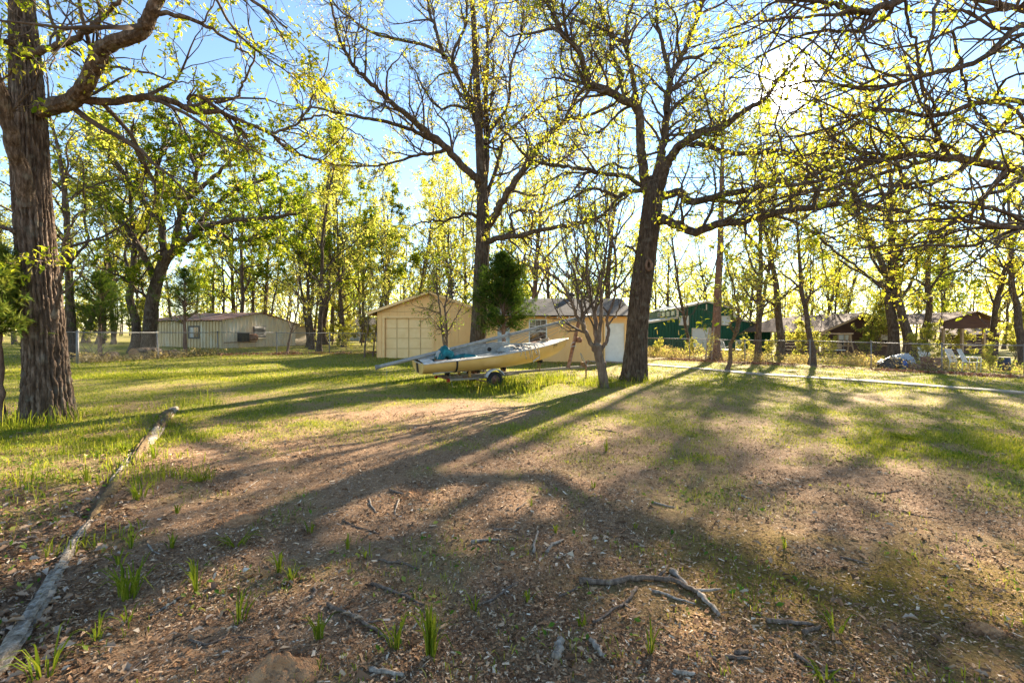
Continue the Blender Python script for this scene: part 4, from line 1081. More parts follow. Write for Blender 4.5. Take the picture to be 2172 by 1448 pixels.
# pale far house glimpsed left of the garage
YF = 58.0
fh = empty('far_house', ((770 - 1086) / 1000 * YF, YF, gz(-18, YF)), 'pale far house glimpsed between trunks left of the garage', 'house')
fx = lambda px: (px - 1086) / 1000 * YF
fz = lambda py: EYE + (HZ - py) / 1000 * YF
mb = MB(); mb.box(fx(735), fx(815), YF, YF + 5, fz(730) - .5, fz(690)); mb.build('wall', mat('blue_white_boards', (0.62, 0.66, 0.68), rough=.7), fh)
roof_slab('roof', (fx(730), YF - .4, fz(690)), (fx(820), YF - .4, fz(690)), (fx(815), YF + 3, fz(672)), (fx(740), YF + 3, fz(672)), m_shing, fh)
for px in (748, 772, 796):
    mb = MB(); mb.box(fx(px), fx(px + 9), YF - .06, YF - .005, fz(717), fz(699)); w = mb.build('window', m_white, fh)
    mb = MB(); mb.box(fx(px) + .08, fx(px + 9) - .08, YF - .07, YF - .062, fz(717) + .08, fz(699) - .08); mb.build('pane', m_glass, w)
mb = MB(); mb.box(fx(742), fx(806), YF - 2.4, YF - .45, fz(697), fz(694)); mb.build('porch_roof', m_white, fh)
for px in (744, 774, 803):
    mb = MB(); mb.box(fx(px), fx(px) + .12, YF - 2.3, YF - 2.18, fz(733) - .3, fz(697)); mb.build('porch_post', m_white, fh)

# ================================================================== chain-link fences
m_wire = mat('chain_link_wire', (0.24, 0.235, 0.22), (0.16, 0.15, 0.135), scale=10, rough=.5, metal=.5)
def fence(pts, label, nposts, h=1.2, lean={}, thick=()):
    """pts: polyline; nposts per segment"""
    b = Vector((pts[0][0], pts[0][1], gz(*pts[0])))
    root = empty('chain_link_fence', b, label, 'fence')
    k = 0
    for si in range(len(pts) - 1):
        A = Vector((*pts[si], 0)); Bq = Vector((*pts[si + 1], 0)); L = (Bq - A).length; n = nposts[si]
        for i in range(n + (1 if si == len(pts) - 2 else 0)):
            p = A.lerp(Bq, i / n); z = gz(p.x, p.y); dx, dy = lean.get(k, (0, 0))
            mb = MB(); r_ = .045 if k in thick else .028
            mb.tube([(p.x, p.y, z - .1), (p.x + dx, p.y + dy, z + h + .02)], r_, 10)
            mb.tube([(p.x + dx, p.y + dy, z + h + .02), (p.x + dx, p.y + dy, z + h + .05), (p.x + dx, p.y + dy, z + h + .075)], [r_ * 1.2, r_ * 1.1, r_ * .3], 10)
            mb.build('post', m_greyd, root, smooth=True); k += 1
        for i in range(n):
            p = A.lerp(Bq, i / n); q = A.lerp(Bq, (i + 1) / n)
            zp = gz(p.x, p.y); zq = gz(q.x, q.y)
            mb = MB(); mb.tube([(p.x, p.y, zp + h), (p.x * .5 + q.x * .5, p.y * .5 + q.y * .5, (zp + zq) / 2 + h - .012), (q.x, q.y, zq + h)], .02, 8); mb.build('top_rail', m_greyd, root, smooth=True)
            # woven wires: diagonals both ways
            V = []; F = []; l = (q - p).length; st = .085; hh = h - .06; side = Vector((-(q - p).y, (q - p).x, 0)).normalized()
            def pt(u, v):
                u = min(max(u, 0), l); c = p.lerp(q, u / l); return Vector((c.x, c.y, zp + (zq - zp) * u / l + .03 + v))
            u = -hh
            while u < l:
                for sgn in (1, -1):
                    u0, v0, u1, v1 = u, 0., u + hh, hh
                    if u0 < 0: v0 = -u0; u0 = 0
                    if u1 > l: v1 = hh - (u1 - l); u1 = l
                    if v1 - v0 < .02: continue
                    if sgn < 0: a_, b_ = pt(l - u0, v0), pt(l - u1, v1)
                    else: a_, b_ = pt(u0, v0), pt(u1, v1)
                    w_ = .0022; up = Vector((0, 0, w_)); sd = side * w_ * 1.5
                    bi = len(V); V += [a_ + up + sd * sgn, a_ - up + sd * sgn, a_ - sd * .3 + sd * sgn, b_ + up + sd * sgn, b_ - up + sd * sgn, b_ - sd * .3 + sd * sgn]
                    F += [(bi, bi + 1, bi + 4, bi + 3), (bi + 1, bi + 2, bi + 5, bi + 4), (bi + 2, bi, bi + 3, bi + 5)]
                u += st
            mb = MB(); mb.v = [tuple(v) for v in V]; mb.f = F; mb.fm = [0] * len(F)
            tag(mb.build('woven_wire', m_wire, root), kind='stuff')
fence([(-27, 15.5), (-16.5, 17.9), (-15.2, 24.4), (-8.2, 28.6)], 'chain-link fence along the left and back of the yard, with a leaning post', (4, 2, 3), lean={5: (-.12, .05), 6: (-.05, 0)}, thick=(4,))
fence([(5.9, 30.4), (10.15, 27), (14.6, 23.1), (20.0, 18.4), (26, 13.2)], 'chain-link fence along the right side of the yard', (2, 2, 3, 3))
# ================================================================== the sailing dinghy on its trailer
BO = Vector((-2.39, 12.25, 0)); BO.z = gz(BO.x + 1.5, BO.y + .8)
byaw = math.atan2(.454, .891)
MT = Matrix.Translation(BO) @ Matrix.Rotation(byaw, 4, 'Z')
MBt = MT @ Matrix.Rotation(R(3.0), 4, 'X') @ Matrix.Rotation(R(-6.5), 4, 'Y')
m_hull = mat('yellowed_gelcoat', (0.78, 0.53, 0.21), (0.66, 0.42, 0.14), scale=1.2, rough=.35, c3=(0.80, 0.58, 0.27), lo=.3, hi=.72, spec=.5, stretch=(.5, 1, 1))
m_deck = mat('chalky_deck', (0.62, 0.56, 0.47), (0.44, 0.38, 0.31), scale=3, rough=.8, c3=(0.68, 0.63, 0.56), bump=.15)
m_liner = mat('grey_liner', (0.36, 0.36, 0.34), (0.26, 0.26, 0.24), scale=4, rough=.7, c3=(0.42, 0.42, 0.4))
m_teal = mat('teal_tarp', (0.003, 0.06, 0.075), (0.006, 0.11, 0.125), scale=5, rough=.55, c3=(0.02, 0.2, 0.21))
m_tarpw = mat('dirty_white_tarp', (0.40, 0.40, 0.37), (0.27, 0.27, 0.245), scale=5, rough=.7)
m_rope = mat('grey_rope', (0.20, 0.21, 0.20), (0.32, 0.33, 0.31), scale=20, rough=.9)
m_strap = mat('black_webbing', (0.02, 0.02, 0.022), (0.035, 0.035, 0.035), rough=.8)
m_mast = mat('weathered_aluminium', (0.24, 0.235, 0.215), (0.33, 0.325, 0.30), scale=5, rough=.6, metal=.2, c3=(0.18, 0.18, 0.155), stretch=(1, 1, 1))
m_tyre = mat('tyre_rubber', (0.015, 0.015, 0.016), (0.03, 0.03, 0.03), rough=.85)
m_ply = mat('painted_grey_steel', (0.28, 0.24, 0.18), (0.19, 0.155, 0.115), scale=5, rough=.7)
boat = empty('sailboat', MT @ Vector((2.0, 0, 0)), 'yellowed sailing dinghy with an open grey cockpit sitting on the trailer', 'boat')
US = np.array([0, .4, .8, 1.2, 1.6, 2.0, 2.4, 2.8, 3.2, 3.6, 3.95, 4.25, 4.48, 4.6, 4.66])
HB = np.interp(US, [0, .5, 1, 1.5, 2, 2.5, 3, 3.5, 4, 4.3, 4.55, 4.66], [.56, .64, .70, .74, .76, .74, .67, .55, .37, .23, .085, .012])
SH = np.interp(US, [0, 1.5, 3, 4, 4.66], [.69, .665, .675, .70, .735])
KL = np.interp(US, [0, .5, 1, 1.5, 2, 2.5, 3, 3.5, 4, 4.3, 4.55, 4.66], [.37, .315, .275, .24, .215, .20, .197, .215, .285, .375, .53, .69])
def sec(i, th):
    return (HB[i] * math.sin(th) ** .82, KL[i] + (SH[i] - KL[i]) * (1 - math.cos(th)) ** .95)
NT = 10; hv = []; hf = []
for i in range(len(US)):
    for k in range(-NT, NT + 1):
        y_, z_ = sec(i, abs(k) / NT * math.pi / 2); hv.append((US[i], y_ * (1 if k >= 0 else -1), z_))
w_ = 2 * NT + 1
for i in range(len(US) - 1):
    for k in range(w_ - 1): hf.append((i * w_ + k, i * w_ + k + 1, (i + 1) * w_ + k + 1, (i + 1) * w_ + k))
hf.append(tuple(range(w_)))
mb = MB(MBt); mb.add(hv, hf); hull = mb.build('hull', m_hull, boat, smooth=True)
md = hull.modifiers.new('thick', 'SOLIDIFY'); md.thickness = .012; md.offset = -1
hull.modifiers.new('split', 'EDGE_SPLIT').split_angle = R(40)
# decks: side decks round the cockpit, foredeck, stern deck
CU0, CU1 = .28, 2.72
def cockw(u): return max(.0, float(np.interp(u, US, HB)) - .17) * (1 if u < 2.2 else 1 - .35 * ((u - 2.2) / .52) ** 2)
def shz(u): return float(np.interp(u, US, SH))
def hb(u): return float(np.interp(u, US, HB))
mb = MB(MBt)
us = np.linspace(CU0, CU1, 22)
for s in (-1, 1):
    vs = []; fs = []
    for u in us: vs += [(u, s * hb(u) * 1.01, shz(u) + .004), (u, s * (hb(u) + cockw(u)) / 2, shz(u) + .022), (u, s * cockw(u), shz(u) + .02), (u, s * cockw(u), shz(u) - .01)]
    for i in range(len(us) - 1):
        for k in range(3): fs.append((i * 4 + k, i * 4 + k + 1, i * 4 + k + 5, i * 4 + k + 4))
    mb.add(vs, fs)
for u0, u1, nn in ((0.0, CU0, 3), (CU1, 4.655, 16)):
    uu = np.linspace(u0, u1, nn + 1); vs = []; fs = []; M_ = 12
    for u in uu:
        for k in range(M_ + 1):
            y_ = (k / M_ * 2 - 1); vs.append((u, y_ * hb(u) * 1.01, shz(u) + .004 + .055 * (1 - y_ * y_) * min(1, hb(u) / .5)))
    for i in range(nn):
        for k in range(M_): fs.append((i * (M_ + 1) + k, i * (M_ + 1) + k + 1, (i + 1) * (M_ + 1) + k + 1, (i + 1) * (M_ + 1) + k))
    mb.add(vs, fs)
dk = mb.build('deck', m_deck, boat, smooth=True)
dk.modifiers.new('split', 'EDGE_SPLIT').split_angle = R(35)
# cockpit liner
mb = MB(MBt)
vs = []; fs = []
fl = .36
for u in us:
    c_ = cockw(u); f_ = min(c_ * .86, sec(int(np.searchsorted(US, u)), 1.0)[0] - .05)
    vs += [(u, -c_, shz(u) + .02), (u, -f_, fl), (u, f_, fl), (u, c_, shz(u) + .02)]
for i in range(len(us) - 1):
    for k in range(3): fs.append((i * 4 + k, i * 4 + k + 1, i * 4 + k + 5, i * 4 + k + 4))
fs.append((0, 1, 2, 3)); e = (len(us) - 1) * 4; fs.append((e, e + 1, e + 2, e + 3))
mb.add(vs, fs); mb.build('cockpit', m_liner, boat)
# raised cockpit side on the far gunwale, with its round black hatch
mb = MB(MBt); vs = []; fs = []
for u in np.linspace(.5, 2.8, 20):
    h_ = .17 * math.sin(min(1, (u - .4) / 1.2) * math.pi / 2)
    vs += [(u, cockw(u) + .01, shz(u) - .02), (u, cockw(u) + .035, shz(u) + h_), (u, cockw(u) + .06, shz(u) + h_), (u, cockw(u) + .09, shz(u) + .0)]
for i in range(19):
    for k in range(3): fs.append((i * 4 + k, i * 4 + k + 1, i * 4 + k + 5, i * 4 + k + 4))
mb.add(vs, fs); mb.build('coaming', m_liner, boat)
mb = MB(MBt); c_ = (2.28, cockw(2.28) - .035, shz(2.28) - .005)
mb.tube([c_, (c_[0], c_[1] - .02, c_[2])], .062, 20); mb.build('hatch', m_dark, boat)
for s in (-1, 1):
    mb = MB(MBt); mb.tube([(u, s * (hb(u) + .012), shz(u) - .008) for u in np.linspace(0, 4.66, 40)], .016, 6); mb.build('rub_rail', m_deck, boat, smooth=True)
mb = MB(MBt); mb.bar((1.55, -cockw(1.55), .60), (1.55, cockw(1.55), .60), .03, .18, up=(1, 0, 0)); mb.build('thwart', m_liner, boat)
mb = MB(MBt); mb.box(1.5, 2.5, -.03, .03, .36, .62); mb.build('centreboard_case', m_liner, boat, bevel=.01)
mb = MB(MBt); mb.box(-.035, -.002, -.045, .045, .42, .66); mb.build('rudder_gudgeon', m_dark, boat)
mb = MB(MBt); mb.box(-.012, -.002, -.30, .30, .655, .695); mb.build('transom_cap', m_deck, boat)
mb = MB(MBt); mb.tube([(3.05, -.665, .30), (3.02, -.69, .34), (3.28, -.62, .43)], [.012, .02, .02], 6); mb.build('keel_strip', m_grey, boat)
for uu in (1.0, 2.05, 3.0):
    mb = MB(MBt); mb.tube([(uu - .05, -hb(uu) + .06, shz(uu) + .02), (uu - .04, -hb(uu) + .06, shz(uu) + .05), (uu + .04, -hb(uu) + .06, shz(uu) + .05), (uu + .05, -hb(uu) + .06, shz(uu) + .02)], .009, 6); mb.build('cleat', m_dark, boat)
mb = MB(MBt)
for k in range(3):
    mb.tube([(3.85 + .1 * math.cos(a) * (1 + .2 * k), .02 + .1 * math.sin(a), .765 + .02 * k + .02 * math.sin(3 * a)) for a in np.linspace(0, 2 * math.pi, 16)], .014, 6, cap=False)
mb.build('bow_line', mat('brown_rope', (0.26, 0.2, 0.14), (0.36, 0.29, 0.2), scale=30), boat, smooth=True)
mb = MB(MBt); mb.box(2.9, 3.1, -.12, .12, .735, .765); mb.box(3.45, 3.62, -.05, .16, .735, .76); mb.build('deck_hardware', m_rust, boat, bevel=.008)
# hull number near the bow
cu = bpy.data.curves.new('hull_number', 'FONT'); cu.body = 'JY15'; cu.size = .105; cu.extrude = .001; cu.shear = .25
to = bpy.data.objects.new('hull_number_tmp', cu); COL.objects.link(to)
dg = bpy.context.evaluated_depsgraph_get(); tm = bpy.data.meshes.new_from_object(to.evaluated_get(dg))
bpy.data.objects.remove(to, do_unlink=True)
pa_ = Vector((3.86, -hb(3.86) - .002, .60)); pb_ = Vector((4.28, -hb(4.28) - .004, .625))
ex_ = (pb_ - pa_).normalized(); nn_ = Vector((-ex_.y, ex_.x, 0)) * -1
mb = MB(MBt)
mb.add([pa_ + ex_ * v.co.x + Vector((0, -.1 * v.co.y, 1)) * v.co.y + Vector((ex_.y, -ex_.x, 0)) * (.012 + v.co.z) for v in tm.vertices], [tuple(p.vertices) for p in tm.polygons])
mb.build('hull_number', m_dark, boat)
# tie-down strap round the hull
mb = MB(MBt)
ths = np.linspace(.25, math.pi / 2, 14); L_ = []
for th in ths:
    i = 2; y_, z_ = sec(i, th); L_.append((.83 + .06 * (1 - math.sin(th)), -(y_ + .022), z_ - .012))
vs = []; fs = []
for p in L_: vs += [(p[0] - .024, p[1], p[2]), (p[0] + .024, p[1], p[2]), (p[0] + .024, p[1] - .006, p[2]), (p[0] - .024, p[1] - .006, p[2])]
for i in range(len(L_) - 1):
    for k in range(4): fs.append((i * 4 + k, i * 4 + (k + 1) % 4, (i + 1) * 4 + (k + 1) % 4, (i + 1) * 4 + k))
mb.add(vs, fs); mb.build('tie_strap', m_strap, boat)
# ---------------------------------------------------------------- mast resting on boat and winch post
def mz(u): return .57 + (u + 1.1) / 6.54 * 1.40
mast = empty('mast', MT @ Vector((2, 0, mz(2))), 'long grey weathered mast lying over the boat, raised at the bow', 'mast')
mb = MB(MT); mb.tube([(u, .02, mz(u)) for u in np.linspace(-1.1, 5.44, 14)], .050, 14); mb.build('spar', m_mast, mast, smooth=True)
mb = MB(MT); mb.tube([(-1.13, .02, mz(-1.13)), (-1.07, .02, mz(-1.07))], .062, 14); mb.build('mast_foot', m_greyd, mast)
mb = MB(MT); mb.tube([(2.55, .02, mz(2.55)), (2.62, .02, mz(2.62))], .060, 14); mb.build('collar', m_greyd, mast)
mb = MB(MT); mb.tube([(u, -.06, mz(u) - .075) for u in np.linspace(.9, 4.9, 8)], .010, 6); mb.build('track', m_greyd, mast)
for k, (u0, u1, dz) in enumerate(((2.6, 3.4, -.25), (2.7, 3.5, -.33), (2.5, 4.9, -.10))):
    mb = MB(MT); mb.tube([(u0, -.15 - .05 * k, mz(u0) + dz - .02), ((u0 + u1) / 2, -.12, mz((u0 + u1) / 2) + dz * .7), (u1, -.05, mz(u1) + dz * .35)], .008, 6); mb.build('spreader_rod', m_mast, mast)
for u0, z0, u1, z1, s1 in ((4.95, 1.83, 4.35, 1.24, .0), (4.95, 1.8, 2.9, .98, -.3), (4.9, 1.8, 2.75, .95, .35), (-.85, mz(-.85), -.85, .03, .02), (.75, .62, .72, .02, -.5)):
    mb = MB(MT); mb.tube([(u0, .0, z0), ((u0 + u1) / 2, s1 * .5, (z0 + z1) / 2 - .04), (u1, s1, z1)], .0045, 5); mb.build('stay_wire', m_rope, mast)
# ---------------------------------------------------------------- tarps and ropes in the cockpit
def crumple(c, sx, sy, hh, m, name, label, cat, seed, drape=.0, n=26):
    cw = MT @ Vector(c); vs = []; fs = []
    for i in range(n):
        for j in range(n):
            a, b = i / (n - 1) * 2 - 1, j / (n - 1) * 2 - 1
            wob = 1 + .35 * (float(vnoise(a * 1.7 + seed, b * 1.7, seed)) - .5)
            z = hh * max(0, 1 - (a * a + b * b) * .75) ** .7 + hh * .9 * (float(fbm(a * 2.2 + seed * 3, b * 2.2, seed, 4)) - .5) - drape * max(abs(a), abs(b)) ** 3
            ridge = abs(float(vnoise(a * 4 + seed, b * 4 + a * 2, seed + 9)) - .5) * hh * .5
            vs.append((c[0] + a * sx * wob, c[1] + b * sy * wob, c[2] + z + ridge))
    for i in range(n - 1):
        for j in range(n - 1): fs.append((i * n + j, i * n + j + 1, (i + 1) * n + j + 1, (i + 1) * n + j))
    mb = MB(MT); mb.add(vs, fs); o = mb.build(name, m, loc=cw, smooth=True)
    md = o.modifiers.new('thick', 'SOLIDIFY'); md.thickness = .006
    return tag(o, label, cat)
crumple((.62, -.12, mz(.62) - .05), .26, .20, .16, m_teal, 'tarp', 'teal tarp bundled round the mast at the stern', 'tarp', 5, drape=.20)
crumple((.45, -.16, mz(.5) - .05), .08, .11, .09, m_tarpw, 'tarp', 'dirty white tarp scrap tied into the teal bundle', 'tarp', 8, drape=.12)
crumple((1.12, -.28, .74), .42, .22, .12, m_teal, 'tarp', 'teal tarp heaped in the cockpit just ahead of the bundle', 'tarp', 6, drape=.10)
crumple((2.62, .0, .965), .27, .44, .07, m_tarpw, 'tarp', 'grey-white tarp crumpled at the front of the cockpit', 'tarp', 7, drape=.10)
rr_ = np.random.default_rng(5)
rp = empty('rope_tangle', MT @ Vector((2.8, -.3, 1.0)), 'tangle of grey ropes over the tarp and near gunwale', 'rope')
for k in range(17):
    u0 = 2.45 + rr_.random() * .6; pts = [(u0 + rr_.normal(0, .05), .2 - .12 * rr_.random(), 1.10)]
    end_s = -.45 - rr_.random() * .42
    for t_ in (.25, .5, .75, 1.0): pts.append((u0 + rr_.normal(.1 * t_, .10), .2 + (end_s - .2) * t_, 1.10 + .03 * rr_.random() - .02 * t_))
    if end_s < -.62: pts.append((pts[-1][0] + .03, end_s - .06, .93)); pts.append((pts[-1][0] + rr_.normal(.02, .03), end_s - .05, .93 - rr_.uniform(.08, .26)))
    mb = MB(MT); mb.tube(resample(np.array(pts), 22), .008, 5); mb.build('rope', m_rope if k % 3 else m_tarpw, rp, smooth=True)
mb = MB(MT); mb.box(.35, .9, -.42, -.1, .70, .735); tag(mb.build('plank', mat('bare_board', (0.34, 0.16, 0.08), (0.42, 0.22, 0.12), scale=6), loc=MT @ Vector((.6, -.2, .7))), 'reddish board lying across the stern under the teal bundle', 'plank')
mb = MB(MT); mb.box(-.02, .50, .02, .20, .745, .768); tag(mb.build('plank', mat('white_board', (0.6, 0.58, 0.54), (0.45, 0.43, 0.4), scale=6), loc=MT @ Vector((.2, .1, .75))), 'flat whitish board lying on the stern deck under the mast', 'plank')
# ---------------------------------------------------------------- trailer
tr = empty('boat_trailer', MT @ Vector((1.79, 0, 0)), 'small rusty boat trailer with white fenders under the dinghy', 'trailer')
def tz(u): return .235 + (u - 1.0) / 4.9 * .155
mb = MB(MT); mb.bar((.65, 0, tz(.65)), (5.25, 0, tz(5.25)), .06, .075); mb.build('tongue', m_ply, tr, bevel=.006)
mb = MB(MT); mb.bar((5.25, 0, tz(5.25)), (5.85, 0, tz(5.85) + .02), .045, .05); mb.build('coupler_bar', m_ply, tr)
mb = MB(MT); mb.tube([(5.75, 0, .42), (5.85, 0, .46), (5.98, 0, .455), (6.02, 0, .41)], [.03, .055, .055, .03], 10); mb.tube([(5.86, 0, .46), (5.82, 0, .53)], .014, 6); mb.build('coupler', m_rust, tr, smooth=True)
for s in (-1, 1):
    mb = MB(MT); mb.bar((2.9, 0, tz(2.9) - .04), (1.2, s * .56, .235), .045, .05); mb.build('side_rail', m_ply, tr)
    mb = MB(MT); mb.bar((1.2, s * .56, .235), (.62, s * .56, .23), .045, .05); mb.build('side_rail', m_ply, tr)
    # wheel
    c = (1.79, s * .745, .20)
    mb = MB(MT)
    prof = [(.12, -.055), (.185, -.062), (.212, -.045), (.216, 0), (.212, .045), (.185, .062), (.12, .055)]
    nn = 28; vs = []; fs = []
    for i in range(nn):
        a = 2 * math.pi * i / nn
        for r_, y_ in prof: vs.append((c[0] + r_ * math.cos(a), c[1] + y_, c[2] + r_ * math.sin(a)))
    for i in range(nn):
        for k in range(len(prof) - 1): fs.append((i * 7 + k, i * 7 + k + 1, ((i + 1) % nn) * 7 + k + 1, ((i + 1) % nn) * 7 + k))
    mb.add(vs, fs); wh = mb.build('wheel', m_tyre, tr, smooth=True)
    mb = MB(MT); mb.tube([(c[0], c[1] - .052, c[2]), (c[0], c[1] - .03, c[2]), (c[0], c[1] + .03, c[2]), (c[0], c[1] + .052, c[2])], [.125, .07, .07, .125], 20); mb.build('rim', m_rust, wh, smooth=True)
    mb = MB(MT); mb.tube([(c[0], c[1] - .085, c[2]), (c[0], c[1] + .085, c[2])], .03, 10); mb.build('hub', m_rust, wh)
    # fender
    vs = []; fs = []; prof2 = [(.235, -.10), (.262, -.095), (.268, 0), (.262, .095), (.235, .10)]; ns = 16
    for i in range(ns + 1):
        a = R(18) + R(150) * i / ns
        for r_, y_ in prof2: vs.append((c[0] + r_ * 1.05 * math.cos(a), c[1] + y_, c[2] + .02 + r_ * math.sin(a)))
    for i in range(ns):
        for k in range(4): fs.append((i * 5 + k, i * 5 + k + 1, (i + 1) * 5 + k + 1, (i + 1) * 5 + k))
    mb = MB(MT); mb.add(vs, fs); fo = mb.build('fender', mat('grey_white_fender', (0.5, 0.5, 0.48), (0.36, 0.35, 0.33), scale=9, rough=.6), tr, smooth=True)
    fo.modifiers.new('thick', 'SOLIDIFY').thickness = .008
    # leaf spring and tail light
    mb = MB(MT); mb.tube([(1.35, s * .56, .20), (1.6, s * .56, .15), (1.79, s * .56, .14), (2.0, s * .56, .15), (2.2, s * .5, .20)], .02, 6); mb.build('leaf_spring', m_rust, tr)
    mb = MB(MT); mb.box(.56, .62, s * .50 - .05, s * .50 + .05, .17, .25); mb.build('tail_light', mat('red_lens', (0.35, 0.01, 0.015), rough=.2), tr)
mb = MB(MT); mb.tube([(1.79, -.70, .20), (1.79, .70, .20)], .025, 10); mb.build('axle', m_rust, tr)
for u in (.65, 1.2):
    mb = MB(MT); mb.bar((u, -.56, .232), (u, .56, .232), .05, .05); mb.build('cross_member', m_rust, tr)
def roller(u, top, w=.16, r=.045):
    mb = MB(MT); mb.bar((u, -.06, tz(u) - .02), (u + .05, -.06, top - .04), .03, .012); mb.bar((u, .06, tz(u) - .02), (u + .05, .06, top - .04), .03, .012); b = mb.build('roller_bracket', m_rust, tr)
    mb = MB(MT); mb.tube([(u + .05, -w / 2, top - .045), (u + .05, -w / 4, top - .05), (u + .05, w / 4, top - .05), (u + .05, w / 2, top - .045)], [r * 1.3, r * .8, r * .8, r * 1.3], 14); mb.build('keel_roller', m_tyre, b, smooth=True)
def keelz(u): 
    v = MBt @ Vector((u, 0, float(np.interp(u, US, KL)))); return v.z - BO.z
for u in (.70, 2.35, 3.55): roller(u, keelz(u + .02) + .005)
for s in (-1, 1):
    mb = MB(MT); mb.bar((1.22, s * .40, .25), (1.22, s * .40, keelz(1.2) + .06), .06, .06); mb.build('bunk_post', mat('yellow_wood', (0.42, 0.24, 0.05), (0.3, 0.17, 0.05), scale=5), tr)
    mb = MB(MT); mb.bar((.8, s * .40, keelz(.8) + .055), (1.7, s * .40, keelz(1.7) + .06), .09, .04); mb.build('bunk_board', m_stick, tr)
# winch post
mb = MB(MT); mb.bar((4.60, 0, tz(4.6)), (5.00, 0, 1.80), .075, .085); mb.bar((4.56, 0, tz(4.56)), (4.72, 0, .75), .05, .05); mb.build('winch_post', m_rust, tr, bevel=.006)
mb = MB(MT); mb.bar((4.97, -.09, 1.80), (4.97, .11, 1.80), .06, .05); mb.build('mast_rest', m_rust, tr)
mb = MB(MT); mb.tube([(4.98, -.08, 1.20), (4.98, .08, 1.20)], .085, 16); mb.build('winch_drum', m_rust, tr, smooth=True)
mb = MB(MT); mb.tube([(4.80, -.10, 1.02), (4.62, -.10, 1.0), (4.58, -.16, 1.0)], .016, 8); mb.tube([(4.66, -.05, 1.05), (4.72, -.05, 1.12), (4.80, -.05, 1.13)], .012, 8); mb.build('bow_hook', m_grey, tr, smooth=True)
# tongue jack
mb = MB(MT); mb.tube([(5.22, -.06, .03), (5.22, -.06, .55)], .024, 10); mb.tube([(5.22, -.06, .0), (5.22, -.06, .035)], [.07, .05], 10); mb.tube([(5.22, -.06, .54), (5.30, -.06, .57), (5.36, -.06, .54)], .01, 6); mb.build('jack', m_rust, tr)
mb = MB(MT); mb.box(5.10, 5.22, -.05, .06, .36, .52); mb.build('jack_bracket', mat('rusty_ochre', (0.3, 0.19, 0.08), (0.18, 0.1, 0.05), scale=9), tr)
mb = MB(MT); mb.tube(resample(np.array([(5.16, -.05, .5), (5.05, -.08, .62), (5.0, -.08, .8), (5.1, -.09, .62), (5.2, -.1, .42), (5.28, -.1, .5)]), 24), .009, 5); mb.build('safety_chain', m_rope, tr)
# ================================================================== trees
def norm(v): return v / np.maximum(np.linalg.norm(v, axis=-1, keepdims=True), 1e-9)
def tubes(paths, radii, n):
    """paths (B,N,3) radii (B,N) -> V,F"""
    B, N, _ = paths.shape
    tan = norm(np.concatenate([paths[:, 1:2] - paths[:, :1], paths[:, 2:] - paths[:, :-2], paths[:, -1:] - paths[:, -2:-1]], 1))
    mean = norm(paths[:, -1] - paths[:, 0])
    ref = np.where(np.abs(mean[:, 2:3]) < 0.8, np.array([[0, 0, 1.]]), np.array([[1., 0.2, 0]]))[:, None, :]
    s = norm(np.cross(tan, np.broadcast_to(ref, tan.shape))); u = np.cross(s, tan)
    a = np.arange(n) * 2 * np.pi / n
    Vv = paths[:, :, None, :] + radii[:, :, None, None] * (s[:, :, None, :] * np.cos(a)[None, None, :, None] + u[:, :, None, :] * np.sin(a)[None, None, :, None])
    idx = np.arange(B * N * n).reshape(B, N, n)
    q = np.stack([idx[:, :-1, :], np.roll(idx, -1, 2)[:, :-1, :], np.roll(idx, -1, 2)[:, 1:, :], idx[:, 1:, :]], -1).reshape(-1, 4)
    return Vv.reshape(-1, 3), q
class Batch:
    def __init__(self): self.V = []; self.F = {}; self.n = 0; self.r = []
    def add(self, V, Fs, rnd=None):
        for f in (Fs if isinstance(Fs, list) else [Fs]):
            if len(f): self.F.setdefault(f.shape[1], []).append(f + self.n)
        self.V.append(V); self.n += len(V)
        if rnd is not None: self.r.append(rnd)
    def mesh(self, name, m, org=(0, 0, 0), smooth=False):
        V = np.concatenate(self.V) - np.asarray(org)
        return np_mesh(name, V, [np.concatenate(v) for v in self.F.values()], m, rnd=np.concatenate(self.r) if self.r else None, smooth=smooth)
    def build(self, name, m, parent, smooth=False):
        return link(name, self.mesh(name, m, wloc(parent), smooth), parent)
